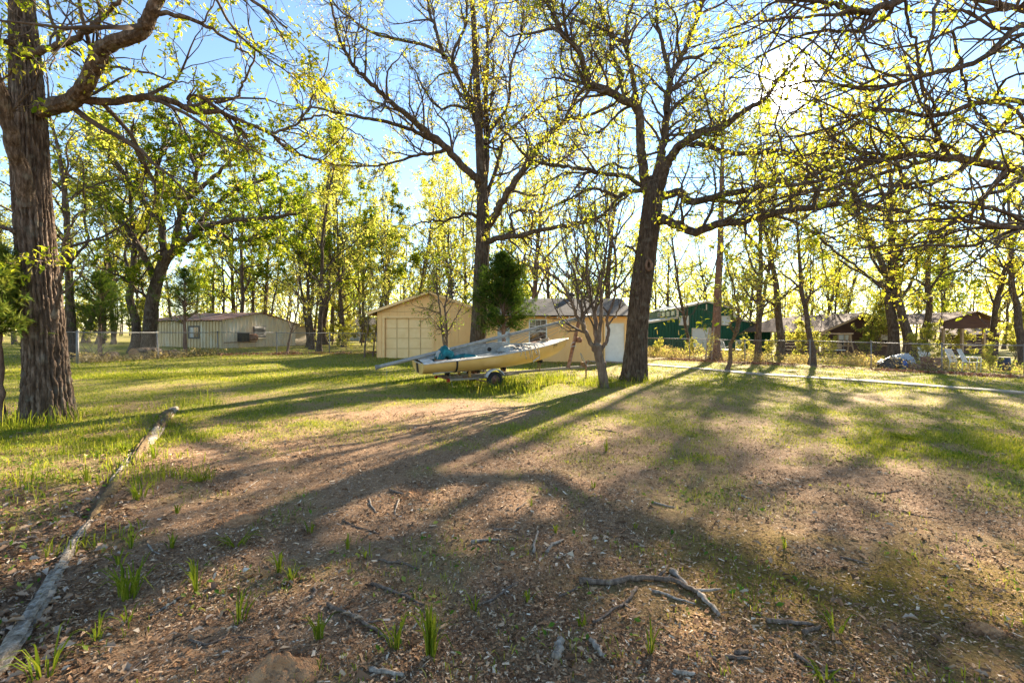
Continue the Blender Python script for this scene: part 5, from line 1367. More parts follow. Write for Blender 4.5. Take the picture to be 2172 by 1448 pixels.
def spawn(paths, radii, per, t0, t1, ang, ratio, N, wig, up, rfac=0.7, rend=0.003, r=None, lmin=0.0, lmax=1e9, out=0.0, rmax=1e9):
    """children of every path. per: mean number per metre of parent if <0, else number"""
    r = r or rng
    B, Np, _ = paths.shape
    L = np.linalg.norm(np.diff(paths, axis=1), axis=2).sum(1)
    cnt = np.full(B, per) if per > 0 else np.maximum(1, r.poisson(-per * L))
    pi = np.repeat(np.arange(B), cnt.astype(int)); C = len(pi)
    t = t0 + (t1 - t0) * r.random(C)
    f = t * (Np - 1); i = np.minimum(f.astype(int), Np - 2); fr = (f - i)[:, None]
    base = paths[pi, i] * (1 - fr) + paths[pi, i + 1] * fr
    tan = norm(paths[pi, i + 1] - paths[pi, i])
    rp = radii[pi, i] * (1 - fr[:, 0]) + radii[pi, i + 1] * fr[:, 0]
    q = r.normal(size=(C, 3)); q[:, 2] += out
    q = norm(q - (q * tan).sum(1, keepdims=True) * tan)
    th = r.uniform(ang[0], ang[1], C)[:, None]
    d = np.cos(th) * tan + np.sin(th) * q
    ln = np.clip(L[pi] * r.uniform(ratio[0], ratio[1], C) * (1.15 - 0.6 * t), lmin, lmax)
    pts = [base]; st = (ln / (N - 1))[:, None]
    for k in range(N - 1):
        d = norm(d + r.normal(0, wig, (C, 3)) + np.array([0, 0, up]))
        pts.append(pts[-1] + d * st)
    pa = np.stack(pts, 1)
    r0 = np.minimum(rp * rfac, np.minimum(rmax, 0.018 * ln + 0.004))
    tt = np.linspace(0, 1, N)[None]
    ra = r0[:, None] * (1 - tt) + np.minimum(rend, r0)[:, None] * tt
    return pa, ra
def leaf_on(paths, per, size, B, template=LEAF4, t0=0.3, droop=0.0, r=None, jit=0.03, bias=None, flat=0.5, keep=1.0, tip=False):
    """leaves along twigs"""
    r = r or rng
    Bn, N, _ = paths.shape
    pi = np.repeat(np.arange(Bn), per); C = len(pi)
    if keep < 1:
        pi = pi[r.random(C) < keep]; C = len(pi)
    t = t0 + (1 - t0) * r.random(C) ** 0.7
    if tip:
        pi = pi[r.random(Bn)[pi] < .62]; C = len(pi); t = 1 - (1 - t0) * r.random(C) ** 2
    f = t * (N - 1); i = np.minimum(f.astype(int), N - 2); fr = (f - i)[:, None]
    base = paths[pi, i] * (1 - fr) + paths[pi, i + 1] * fr + r.normal(0, jit, (C, 3))
    rot = tri_rot(r.uniform(0, 2 * np.pi, C), r.normal(-droop, flat, C), r.normal(0, flat, C))
    s = r.uniform(size[0], size[1], C) * (r.choice([.45, .75, 1.0, 1.1], C) if tip else 1.0)
    V, F = scatter_template(template[0], template[1], base, rot, s)
    tw = r.random(Bn)[pi]
    rn = np.clip((bias if bias is not None else 0.5) + (tw - .5) * .5 + r.normal(0, .17, C), 0, 1)
    B.add(V, F, np.repeat(rn, len(template[0])))
def catkins_on(paths, per, B, r=None, ln=(.04, .08), w=.006):
    r = r or rng
    Bn, N, _ = paths.shape
    pi = np.repeat(np.arange(Bn), per); C = len(pi)
    base = paths[pi, r.integers(1, N, C)] + r.normal(0, .03, (C, 3))
    L = r.uniform(ln[0], ln[1], C); a = r.uniform(0, 6.28, C)
    tip = base + np.stack([r.normal(0, .015, C), r.normal(0, .015, C), -L], 1)
    S = np.stack([np.cos(a) * w, np.sin(a) * w, 0 * a], 1)
    V = np.stack([base - S * .5, base + S * .5, tip + S, tip - S], 1).reshape(-1, 3)
    B.add(V, [np.arange(C * 4).reshape(C, 4)], np.repeat(r.random(C), 4))

m_bark = barkmat('oak_bark', (0.03, 0.02, 0.013), (0.10, 0.068, 0.047), (0.27, 0.20, 0.15), scale=6, bump=1.0, lichen=.2)
m_bark2 = barkmat('dark_oak_bark', (0.032, 0.022, 0.015), (0.082, 0.058, 0.041), (0.175, 0.13, 0.098), scale=6, bump=1.0, lichen=.15)
m_barkr = barkmat('reddish_bark', (0.075, 0.045, 0.033), (0.17, 0.105, 0.075), (0.29, 0.20, 0.15), scale=7, bump=1.0)
m_barks = barkmat('smooth_bark', (0.075, 0.05, 0.034), (0.14, 0.098, 0.07), (0.24, 0.18, 0.135), scale=4, bump=.35, lichen=.2)
m_twig = mat('twigs', (0.06, 0.042, 0.03), (0.125, 0.092, 0.068), scale=3, rough=.95)
m_leaf = leafmat('oak_leaves_spring', [(0.12, 0.19, 0.016), (0.23, 0.31, 0.024), (0.37, 0.41, 0.036), (0.50, 0.48, 0.07), (0.56, 0.45, 0.13)], trans=.72)
m_green = leafmat('green_leaves', [(0.07, 0.13, 0.014), (0.13, 0.215, 0.022), (0.24, 0.30, 0.034), (0.38, 0.39, 0.05)], trans=.68)
m_pale_leaf = leafmat('pale_spring_leaves', [(0.14, 0.19, 0.035), (0.25, 0.30, 0.06), (0.39, 0.40, 0.10), (0.53, 0.47, 0.18)], trans=.72)
m_catkin = leafmat('catkins', [(0.26, 0.20, 0.055), (0.38, 0.29, 0.09), (0.46, 0.36, 0.16)], trans=.5)
m_cedar = leafmat('cedar_foliage', [(0.03, 0.06, 0.012), (0.065, 0.115, 0.02), (0.13, 0.185, 0.032), (0.25, 0.28, 0.06)], trans=.3)

def furrowed(path, radii, n=72, seed=0, depth=.05, ridges=15):
    """thick trunk with real bark furrows; path (N,3)"""
    N = len(path)
    Vv, q = tubes(path[None], radii[None], n)
    Vv = Vv.reshape(N, n, 3)
    th = np.arange(n)[None, :] / n; s = np.concatenate([[0], np.cumsum(np.linalg.norm(np.diff(path, axis=0), axis=1))])[:, None]
    sh = fbm(th * 8 + 0 * s, s * 1.3 + 0 * th, seed + 5, 3)
    # periodic in theta
    def per(fx, fy, sd):
        a = fbm(th * fx + 0 * s, s * fy + 0 * th, sd, 3); b = fbm((th - 1) * fx + 0 * s, s * fy + 0 * th, sd, 3)
        w = sstep(.85, 1, th); return a * (1 - w) + b * w
    warp = (per(7, .9, seed + 1) - .5) * 1.3 + (per(26, 5, seed + 2) - .5) * .9
    k = np.abs(((th * ridges + warp) % 1) - .5) * 2
    brk = per(ridges * 1.6, 7, seed + 3)
    disp = (sstep(.12, .55, k) - .6) * (0.35 + 1.1 * brk) - .5 * (1 - sstep(.25, .36, per(ridges * 1.1, 11, seed + 6))) + (per(110, 40, seed + 4) - .5) * .7 + (per(4, .6, seed + 8) - .5) * 1.0
    c = path[:, None, :]
    Vv = c + (Vv - c) * (1 + disp[:, :, None] * depth / np.maximum(radii[:, None, None], .05) * np.minimum(1, radii[:, None, None] / .25))
    return Vv.reshape(-1, 3), q

def limb(pts, r0, r1, n=None, wig=.012, R_=None):
    R_ = R_ or rng
    p = np.array([tuple(q) if isinstance(q, Vector) else tuple(P(*q)) for q in pts])
    n = n or 4 * len(p) + 2
    q = resample(p, n)
    L = np.linalg.norm(q[-1] - q[0])
    q[1:-1] += R_.normal(0, wig, (n - 2, 3))
    t = np.linspace(0, 1, n)
    return q, r0 * (1 - t) + r1 * t
def pad(paths_list, N):
    """resample limbs to one N so that they can be handled together"""
    P_ = []; R_ = []
    for p, r in paths_list:
        P_.append(resample(p, N)); R_.append(np.interp(np.linspace(0, 1, N), np.linspace(0, 1, len(r)), r))
    return np.stack(P_), np.stack(R_)
def big_tree(name, base, label, trunk, limbs, bark, leafm, seed, sub=(-1.0, -2.4, -4.0), leaf=(.05, .085), nleaf=4, catk=1, bias=.5, furrow=None,
             lens=((.25, .6), (.3, .6), (.35, .7)), up=(.05, .03, .0), wig=(.22, .25, .25), template=OAK, keep=1.0, cat='tree', l1=(.6, 2.6), l2=(.3, 1.1), l3=(.15, .5), group=None):
    r = np.random.default_rng(seed)
    root = empty(name, base, label, cat, group)
    B = Batch()
    tp, tr = trunk
    if furrow:
        V, q = furrowed(tp, tr, furrow[0], seed, furrow[1], furrow[2]); B.add(V, q)
    else:
        V, q = tubes(tp[None], tr[None], 20); B.add(V, q)
    for p, rr in limbs:
        if furrow and rr[0] > .075 and furrow[0] > 150:
            pp = resample(p, 110); V, q = furrowed(pp, np.interp(np.linspace(0, 1, 110), np.linspace(0, 1, len(rr)), rr), 72, seed + len(B.V), .026, 12); B.add(V, q); continue
        V, q = tubes(p[None], rr[None], 14 if rr[0] > .06 else 10); B.add(V, q)
    B.build('trunk', bark, root, smooth=True)
    lp, lr = pad(limbs, 22)
    TB_ = Batch(); LB = Batch(); CB = Batch()
    a, ar = spawn(lp, lr, sub[0], .12, .98, (.5, 1.25), lens[0], 10, wig[0], up[0], .65, .006, r, *l1, out=.15)
    V, q = tubes(a, ar, 5); TB_.add(V, q)
    allp = np.concatenate([a, lp[:, np.linspace(9, 21, 10).astype(int)]]); allr = np.concatenate([ar, lr[:, np.linspace(9, 21, 10).astype(int)]])
    b, br = spawn(allp, allr, sub[1], .1, 1.0, (.45, 1.2), lens[1], 6, wig[1], up[1], .6, .004, r, *l2)
    V, q = tubes(b, br, 3); TB_.add(V, q)
    c, cr = spawn(b, br, sub[2], .15, 1.0, (.4, 1.1), lens[2], 4, wig[2], up[2], .6, .003, r, *l3)
    V, q = tubes(c, cr, 3); TB_.add(V, q)
    tag(TB_.build('branches', m_twig, root, smooth=True), kind='stuff')
    leaf_on(c, int(nleaf * 1.9 + .5), leaf, LB, template, .45, .3, r, .035, bias, .65, keep, True)
    leaf_on(b, max(1, nleaf // 2), leaf, LB, template, .75, .3, r, .035, bias, .65, keep, True)
    tag(LB.build('crown', leafm, root), kind='stuff')
    if catk:
        catkins_on(c, catk, CB, r); tag(CB.build('catkins', m_catkin, root), kind='stuff')
    return root

# ---------------------------------------------------------------- the big furrowed oak on the left
D = 7.65
base = G(105, 893)
tp = np.array([tuple(P(x, y, D + dd)) for x, y, dd in ((104, 905, 0), (102, 870, 0), (98, 780, 0), (93, 700, 0), (84, 600, 0), (75, 500, 0), (68, 400, 0), (62, 300, .02), (58, 210, .05), (52, 100, .1), (46, 0, .15), (38, -150, .3), (25, -320, .4), (10, -500, .6))])
n = 330
tr_ = np.interp(np.linspace(0, 1, n), np.linspace(0, 1, 14), np.array([52, 42, 35, 33, 32, 31, 30, 29, 27, 23, 20, 18, 15, 9]) / 1000 * D)
path = resample(tp, n)
lm = [
 limb([(85, 235, 7.6), (125, 222, 7.5), (155, 210, 7.35), (180, 183, 7.2), (207, 131, 7.0), (224, 100, 6.9), (287, 76, 6.7), (311, 55, 6.6), (321, 28, 6.5), (340, -20, 6.4), (360, -120, 6.2), (370, -240, 6.0)], .125, .06),
 limb([(140, 218, 7.4), (182, 213, 7.4), (240, 216, 7.5), (310, 207, 7.6), (360, 213, 7.8), (415, 236, 8.0), (470, 240, 8.2), (520, 262, 8.5), (575, 285, 8.8), (610, 318, 9.0), (660, 336, 9.3), (720, 350, 9.6), (790, 352, 9.9)], .068, .012),
 limb([(425, 240, 8.05), (404, 224, 8.0), (403, 207, 8.0), (428, 206, 8.0), (450, 222, 8.1), (474, 241, 8.2)], .045, .03, wig=.004),
 limb([(455, 218, 8.1), (500, 208, 8.2), (515, 180, 8.3), (530, 145, 8.3), (541, 105, 8.2), (528, 50, 8.1), (520, -10, 8)], .026, .008),
 limb([(573, 284, 8.8), (600, 275, 8.9), (640, 255, 9.0), (665, 200, 9.0), (690, 150, 9.1), (700, 90, 9.1)], .028, .008),
 limb([(640, 255, 9.0), (690, 245, 9.2), (740, 275, 9.5), (790, 300, 9.7)], .022, .008),
 limb([(590, 292, 8.9), (605, 318, 8.9), (622, 346, 8.9)], .022, .006),
 limb([(58, 440, 7.5), (42, 350, 7.3), (22, 285, 7.1), (2, 205, 6.9), (-40, 100, 6.6), (-120, -60, 6.3)], .11, .06),
 limb([(60, 118, 7.6), (110, 102, 7.3), (165, 78, 7.0), (206, 46, 6.8), (250, 4, 6.6), (290, -60, 6.5)], .06, .02),
 limb([(60, 112, 7.6), (20, 92, 7.4), (-40, 84, 7.2), (-140, 60, 7.0)], .06, .02),
 limb([(116, 700, 7.25), (118, 655, 7.2), (126, 600, 7.15), (136, 540, 7.1), (140, 500, 7.0), (165, 455, 7.0), (215, 440, 7.0)], .035, .006),
 limb([(62, 505, 7.6), (30, 490, 7.4), (0, 483, 7.3), (-60, 490, 7.1)], .05, .02),
 limb([(325, 25, 6.5), (400, 40, 6.6), (470, 75, 6.8), (520, 110, 7.0), (560, 150, 7.2)], .035, .006),
 limb([(200, 140, 7.0), (300, 150, 6.6), (380, 175, 6.3), (430, 165, 6.1)], .02, .004),
 limb([(40, -100, 7.8), (120, -160, 7.4), (240, -140, 7.0), (400, -80, 6.8), (520, -10, 6.8), (610, 60, 7.0)], .09, .01),
 limb([(35, -160, 7.8), (20, -260, 8.6), (0, -330, 9.6), (-60, -380, 10.6)], .09, .02),
]
t1 = big_tree('oak_tree', base, 'thick furrowed oak trunk at the left with a crooked forking limb', (path, tr_), lm, m_bark, m_leaf, 11,
         sub=(-1.9, -3.6, -5.0), nleaf=5, catk=1, bias=.5, furrow=(180, .040, 26), leaf=(.06, .115), keep=.9)

# ---------------------------------------------------------------- the oak between the boat and the garage
D = 17.0
def L17(pts, r0, r1, dz=0.0):
    k = len(pts)
    return limb([(a, c, D + dz * i / (k - 1)) for i, (a, c) in enumerate(pts)], r0 * D / 1000, r1 * D / 1000, wig=.02)
zb = gz((1012 - 1086) / 1000 * D, D)
tp = np.array([((1011 - 1086) / 1000 * D, D, zb - .1)] + [tuple(P(x, y, D)) for x, y in ((1012, 770), (1014, 720), (1018, 650), (1022, 560), (1025, 480), (1023, 420), (1020, 360), (1016, 280), (1012, 200), (1008, 110), (1003, 20), (998, -70), (990, -150))])
n = 120
tr_ = np.interp(np.linspace(0, 1, n), np.linspace(0, 1, 14), np.array([23, 18, 17, 16, 15.5, 15, 12, 10, 8.5, 7.5, 6, 5, 4, 2.5]) * D / 1000)
lm = [
 L17([(1018, 400), (1010, 379), (971, 340), (940, 309), (898, 275), (871, 251), (840, 228), (801, 190), (770, 162), (743, 128), (715, 70), (700, 0)], 8.5, 1.6, -4),
 L17([(942, 311), (910, 294), (871, 275), (821, 259), (774, 251), (724, 240), (660, 228), (600, 235)], 5, 1.2, -3),
 L17([(950, 318), (915, 326), (879, 331), (832, 346), (790, 354), (750, 345), (700, 362)], 4, 1.0, 2),
 L17([(1020, 350), (1014, 271), (1002, 232), (991, 201), (972, 166), (941, 116), (871, 89), (790, 70), (724, 23), (680, -30)], 7, 1.4, 2),
 L17([(941, 118), (925, 66), (910, 23), (902, -40), (890, -110)], 4, 1.5, 1),
 L17([(1028, 400), (1032, 300), (1031, 232), (1034, 155), (1034, 77), (1031, 0), (1034, -90)], 6.5, 2, 3),
 L17([(1030, 488), (1050, 455), (1064, 429), (1088, 391), (1122, 344), (1146, 306), (1180, 271), (1215, 251), (1238, 250), (1296, 224), (1340, 190)], 9, 1.5, -3),
 L17([(1026, 430), (1040, 395), (1060, 329), (1068, 294), (1088, 271), (1130, 240), (1169, 209), (1246, 190), (1290, 150)], 5, 1.2, 2),
 L17([(1030, 305), (1044, 272), (1064, 248), (1080, 209), (1084, 135), (1103, 85), (1110, 20), (1120, -60)], 4.5, 1.3, 1),
 L17([(1030, 516), (1060, 503), (1103, 499), (1150, 487), (1207, 478), (1258, 466), (1290, 455)], 6.5, 2, -2),
 L17([(1258, 466), (1277, 480), (1283, 510), (1278, 540)], 3, 1, 0),
 L17([(1091, 497), (1084, 460), (1107, 445), (1150, 449), (1190, 430)], 3.4, 1, 1),
 L17([(1016, 466), (991, 451), (971, 460), (941, 468), (902, 470), (870, 480)], 4, 1, -1),
 L17([(971, 166), (960, 120), (985, 60), (990, 0), (980, -70)], 4, 1.2, -1),
 L17([(1000, 232), (960, 225), (930, 228), (900, 190), (880, 150), (850, 110)], 3, .9, -1.5),
 L17([(1060, 435), (1100, 380), (1150, 345), (1200, 330), (1240, 300)], 3.2, 1, 2),
 L17([(1103, 499), (1120, 520), (1150, 545), (1160, 580)], 2.4, .8, -1),
]
big_tree('oak_tree', (tp[1][0], D, zb), 'tall spreading oak rising behind the boat, in front of the garage', (resample(tp, n), tr_), lm, m_bark2, m_leaf, 12,
         sub=(-2.0, -3.4, -4.4), nleaf=4, catk=3, bias=.62, furrow=(90, .03, 16), leaf=(.06, .105), template=LEAF4, keep=.7, wig=(.2, .25, .25), up=(.10, .06, .0))

# ---------------------------------------------------------------- the dark oak right of the boat
D = 14.9
bs = G(1345, 806)
D = bs.y
def L15(pts, r0, r1, dz=0.0):
    k = len(pts)
    return limb([(a, c, D + dz * i / (k - 1)) for i, (a, c) in enumerate(pts)], r0 * D / 1000, r1 * D / 1000, wig=.02)
tp = np.array([tuple(P(x, y, D)) for x, y in ((1343, 815), (1345, 795), (1349, 740), (1353, 680), (1360, 610), (1367, 560), (1375, 505), (1381, 460), (1385, 425), (1386, 400), (1386, 385), (1386, 374))])
n = 130
tr_ = np.interp(np.linspace(0, 1, n), np.linspace(0, 1, 12), np.array([33, 28, 23, 22, 21.5, 21, 20, 20, 19.5, 17, 14, 10]) * D / 1000)
lm = [
 L15([(1376, 430), (1370, 387), (1364, 350), (1358, 309), (1358, 251), (1343, 224), (1304, 201), (1265, 182), (1246, 182), (1246, 155), (1223, 104), (1188, 66), (1169, 19), (1150, -30), (1130, -100)], 11, 3, -2),
 L15([(1358, 251), (1343, 174), (1331, 108), (1304, 77), (1265, 58), (1211, 39), (1160, 20)], 6, 1.5, 1),
 L15([(1331, 108), (1330, 50), (1345, -10), (1350, -90)], 4, 1.5, 1),
 L15([(1390, 400), (1400, 340), (1409, 290), (1416, 217), (1424, 166), (1440, 128), (1460, 90), (1482, 30), (1495, -40), (1500, -120)], 10, 3, 1.5),
 L15([(1424, 166), (1410, 110), (1395, 50), (1390, -20), (1380, -90)], 5, 2, 2),
 L15([(1395, 410), (1410, 360), (1430, 325), (1455, 300), (1490, 282), (1535, 268), (1580, 235), (1620, 210), (1670, 150)], 11, 2.5, -3),
 L15([(1393, 468), (1410, 465), (1440, 478), (1470, 490), (1520, 478), (1580, 468), (1640, 452), (1720, 440), (1790, 430), (1850, 438), (1930, 450)], 10, 3, -4.5),
 L15([(1640, 455), (1690, 472), (1738, 503), (1773, 535), (1826, 574), (1856, 602), (1901, 624)], 3.4, 1.2, -.5),
 L15([(1403, 418), (1440, 408), (1468, 428), (1500, 420), (1560, 408), (1640, 388), (1720, 370), (1800, 345)], 9, 2.5, -4),
 L15([(1500, 422), (1560, 430), (1620, 420), (1700, 405), (1780, 385), (1850, 345)], 5, 1.6, -2),
 L15([(1366, 398), (1330, 375), (1280, 370), (1240, 360), (1200, 355), (1150, 345), (1110, 328), (1085, 295), (1060, 270)], 5, 1.4, -2.5),
 L15([(1362, 405), (1335, 405), (1310, 418), (1280, 404), (1250, 400), (1215, 418), (1190, 430)], 5, 1.4, -1.5),
 L15([(1310, 418), (1295, 440), (1255, 465), (1220, 470), (1190, 465)], 3, 1, -1),
 L15([(1455, 300), (1500, 310), (1560, 325), (1640, 320), (1720, 330), (1800, 325)], 6, 1.5, -3.5),
 L15([(1440, 128), (1480, 120), (1530, 100), (1580, 95), (1650, 60)], 4, 1.3, -2),
 L15([(1343, 224), (1310, 240), (1280, 275), (1240, 285), (1210, 270)], 3, 1, -2),
 L15([(1414, 240), (1450, 215), (1490, 205), (1540, 170), (1590, 160)], 4, 1.2, 2),
 L15([(1352, 540), (1335, 522), (1322, 525)], 3, 1.2, 0),
 L15([(1304, 201), (1320, 160), (1300, 120), (1290, 60), (1270, 0)], 4, 1.3, 2),
]
big_tree('oak_tree', bs, 'dark oak with a scarred trunk right of the boat, limbs reaching both ways', (resample(tp, n), tr_), lm, m_bark2, m_leaf, 13,
         sub=(-2.3, -3.6, -4.2), nleaf=5, catk=1, bias=.5, furrow=(120, .028, 22), leaf=(.06, .105), template=LEAF4, keep=.7, wig=(.26, .28, .28), up=(.06, .04, -.02))
# healed branch scar on its trunk
mb = MB(); c = P(1376, 562, D - .42)
for rr, zz, r2 in ((.10, 0, .045), (.0, 0, 0)):
    if rr: mb.tube([c + Vector((math.cos(a) * rr * .8, -.02, math.sin(a) * rr * 1.5)) for a in np.linspace(0, 2 * math.pi, 17)], r2, 8, cap=False)
o = bpy.data.objects[-1]
scar_root = [q for q in bpy.data.objects if q.name.startswith('oak_tree') and q.get('label', '').startswith('dark oak')][0]
mb.build('branch_scar', m_barkr, scar_root, smooth=True)

# ---------------------------------------------------------------- the oak just out of frame whose limbs hang over the right
bs = Vector((10.6, 8.2, gz(10.6, 8.2)))
tp = np.array([(10.6, 8.2, bs.z - .1), (10.55, 8.2, .6), (10.5, 8.2, 1.6), (10.4, 8.2, 2.6), (10.3, 8.15, 3.6), (10.3, 8.1, 4.8), (10.4, 8.0, 6.2), (10.5, 8.1, 8.2), (10.3, 8.3, 10.5)])
tr_ = np.interp(np.linspace(0, 1, 120), np.linspace(0, 1, 9), [.5, .40, .37, .36, .33, .28, .22, .15, .05])
lm = [
 limb([Vector((10.4, 8.2, 3.5)), P(2250, 385, 8.2), P(2172, 362, 8.0), P(2060, 342, 7.7), P(1960, 330, 7.5), P(1900, 332, 7.4), P(1850, 345, 7.3), P(1740, 383, 7.2), P(1640, 398, 7.2), P(1540, 385, 7.3)], 0.0930, 0.0093),
 limb([(1985, 333, 7.55), (1930, 352, 7.2), (1850, 376, 7.0), (1750, 402, 6.9), (1640, 425, 6.9), (1560, 450, 6.9)], 0.0372, 0.0074),
 limb([Vector((10.4, 8.2, 3.0)), P(2260, 470, 7.6), P(2172, 482, 7.0), P(2080, 476, 6.6), P(2010, 462, 6.4), P(1900, 470, 6.3), P(1800, 455, 6.3)], 0.0496, 0.0062),
 limb([(2172, 470, 7.2), (2100, 440, 6.8), (2000, 428, 6.6), (1900, 452, 6.5), (1820, 470, 6.4)], 0.0279, 0.0062),
 limb([Vector((10.35, 8.1, 5.0)), Vector((9.0, 7.2, 6.0)), P(2050, -60, 6.5), P(1912, 0, 6.2), P(1866, 17, 6.1), P(1827, 29, 6.1), P(1777, 15, 6.1), P(1711, -2, 6.2), P(1640, 10, 6.4), P(1560, 60, 6.6)], 0.0682, 0.0087),
 limb([Vector((10.3, 8.1, 4.6)), P(2240, -20, 7.4), P(2172, 14, 7.0), P(2105, 27, 6.8), P(2051, 54, 6.6), P(1989, 77, 6.5), P(1931, 97, 6.5), P(1854, 112, 6.5), P(1760, 150, 6.6)], 0.0341, 0.0062),
 limb([(1920, 0, 6.2), (1930, 60, 6.3), (1947, 116, 6.4), (1958, 193, 6.5), (1970, 240, 6.7), (1985, 286, 7.0), (2005, 331, 7.4)], 0.0186, 0.0136),
 limb([(2020, 66, 6.55), (2034, 130, 6.7), (2051, 193, 6.9), (2086, 251, 7.2), (2136, 278, 7.6), (2172, 296, 7.9)], 0.0186, 0.0186),
 limb([(1827, 30, 6.1), (1790, 70, 6.1), (1760, 130, 6.1), (1730, 190, 6.2), (1700, 250, 6.4)], 0.0186, 0.0037),
 limb([(1866, 18, 6.1), (1800, 110, 5.9), (1740, 170, 5.9), (1670, 240, 6.0)], 0.0136, 0.0037),
 limb([(2172, 362, 8.0), (2140, 420, 7.6), (2100, 500, 7.3), (2020, 560, 7.2), (1930, 590, 7.2)], 0.0217, 0.0050),
 limb([(2060, 342, 7.7), (1990, 300, 7.5), (1900, 290, 7.4), (1800, 250, 7.4), (1700, 245, 7.5)], 0.0279, 0.0050),
 limb([(1850, 345, 7.3), (1800, 300, 7.4), (1760, 240, 7.5), (1700, 200, 7.6)], 0.0186, 0.0043),
 limb([Vector((10.4, 8.0, 6.2)), Vector((9.2, 8.6, 7.4)), Vector((7.5, 9.2, 8.3)), Vector((5.5, 9.6, 8.8))], 0.0620, 0.0124),
 limb([Vector((10.5, 8.1, 7.0)), Vector((10.0, 6.5, 8.2)), Vector((9.0, 5.0, 9.0))], 0.0558, 0.0124),
 limb([Vector((10.5, 8.1, 6.8)), Vector((12.0, 9.5, 8.0)), Vector((13.5, 11, 8.6))], 0.0558, 0.0124),
 limb([Vector((10.4, 8.2, 5.2)), Vector((11.5, 7.0, 6.2)), Vector((12.8, 5.6, 7.0))], 0.0620, 0.0124),
 limb([(2172, 482, 7.0), (2110, 520, 6.6), (2060, 560, 6.4), (2000, 585, 6.3)], 0.0186, 0.0037),
 limb([Vector((10.35, 8.1, 4.9)), P(2200, 60, 7.0), P(2080, 130, 6.6), P(1960, 160, 6.4), P(1840, 190, 6.4), P(1720, 170, 6.6), P(1620, 200, 6.9)], .05, .008),
 limb([Vector((10.3, 8.15, 4.2)), P(2200, 230, 7.4), P(2100, 215, 7.0), P(1980, 245, 6.8), P(1860, 235, 6.8), P(1740, 280, 7.0), P(1600, 290, 7.3)], .05, .008),
 limb([P(2060, 342, 7.7), P(1990, 385, 7.4), P(1880, 410, 7.3), P(1760, 440, 7.4), P(1650, 480, 7.6)], .03, .006),
 limb([P(2172, 480, 7.05), P(2060, 520, 6.9), P(1950, 520, 6.8), P(1850, 545, 6.9), P(1760, 540, 7.0)], .028, .006),
 limb([P(1912, 0, 6.2), P(1840, 60, 6.4), P(1720, 70, 6.6), P(1600, 130, 7.0), P(1530, 180, 7.3)], .03, .006),
]
big_tree('oak_tree', bs, 'oak standing past the right edge whose long low limbs hang across the upper right', (resample(tp, 120), tr_), lm, m_bark2, m_leaf, 14,
         sub=(-1.5, -2.7, -3.4), nleaf=4, catk=1, bias=.55, furrow=(72, .05, 15), leaf=(.06, .11), keep=.6, wig=(.24, .28, .28), up=(.03, .03, .0), lens=((.25, .6), (.3, .6), (.35, .7)), l1=(.7, 2.4))

# ---------------------------------------------------------------- many-stemmed small tree beside the trailer tongue
bs = G(1281, 822); D = bs.y
def L13(pts, r0, r1, dz=0.0):
    k = len(pts)
    return limb([(a, c, D + dz * i / (k - 1)) for i, (a, c) in enumerate(pts)], r0 * D / 1000, r1 * D / 1000, wig=.012)
r = np.random.default_rng(15)
tp = np.array([tuple(P(x, y, D)) for x, y in ((1281, 828), (1280, 810), (1276, 780), (1270, 755), (1267, 738), (1266, 728))])
tr_ = np.interp(np.linspace(0, 1, 40), [0, .15, .4, .7, .9, 1], np.array([13, 10.5, 9.5, 9, 10, 7]) * D / 1000)
lm = [
 L13([(1264, 745), (1250, 722), (1240, 700), (1233, 684), (1222, 666), (1212, 640), (1196, 610), (1180, 590), (1150, 570), (1110, 545)], 5.2, 1.2, -1),
 L13([(1240, 700), (1236, 675), (1232, 650), (1226, 630), (1224, 600), (1215, 570), (1200, 540), (1190, 480), (1180, 430)], 4, 1, 1),
 L13([(1266, 736), (1264, 710), (1262, 680), (1258, 650), (1250, 620), (1243, 585), (1245, 550), (1240, 500), (1232, 440), (1228, 380)], 5.5, 1, .4),
 L13([(1268, 735), (1273, 705), (1274, 675), (1276, 640), (1274, 610), (1280, 575), (1283, 540), (1290, 490), (1296, 430), (1300, 370)], 4.6, 1, -.5),
 L13([(1272, 745), (1284, 728), (1290, 705), (1289, 680), (1294, 655), (1304, 630), (1303, 600), (1308, 560), (1304, 520), (1318, 450), (1330, 410)], 4, 1, .8),
 L13([(1262, 660), (1268, 620), (1270, 580), (1262, 540), (1266, 490), (1262, 430), (1265, 380)], 3, .8, -.6),
 L13([(1212, 640), (1200, 625), (1170, 600), (1140, 560), (1120, 510)], 2.6, .8, -.4),
 L13([(1250, 620), (1235, 590), (1222, 560), (1218, 500), (1205, 440)], 2.8, .8, -.8),
 L13([(1290, 690), (1310, 660), (1322, 620), (1330, 580)], 2, .6, -.6),
]
big_tree('small_tree', bs, 'many-stemmed smooth-barked small tree beside the trailer tongue', (resample(tp, 40), tr_), lm, m_barks, m_green, 15,
         sub=(-1.5, -3.2, -4.2), nleaf=3, catk=0, bias=.55, leaf=(.035, .065), template=LEAF4, keep=.55, up=(.16, .16, .08), wig=(.12, .14, .16), lens=((.25, .55), (.3, .6), (.35, .7)), l1=(.4, 1.7), l2=(.25, .8), l3=(.1, .4))

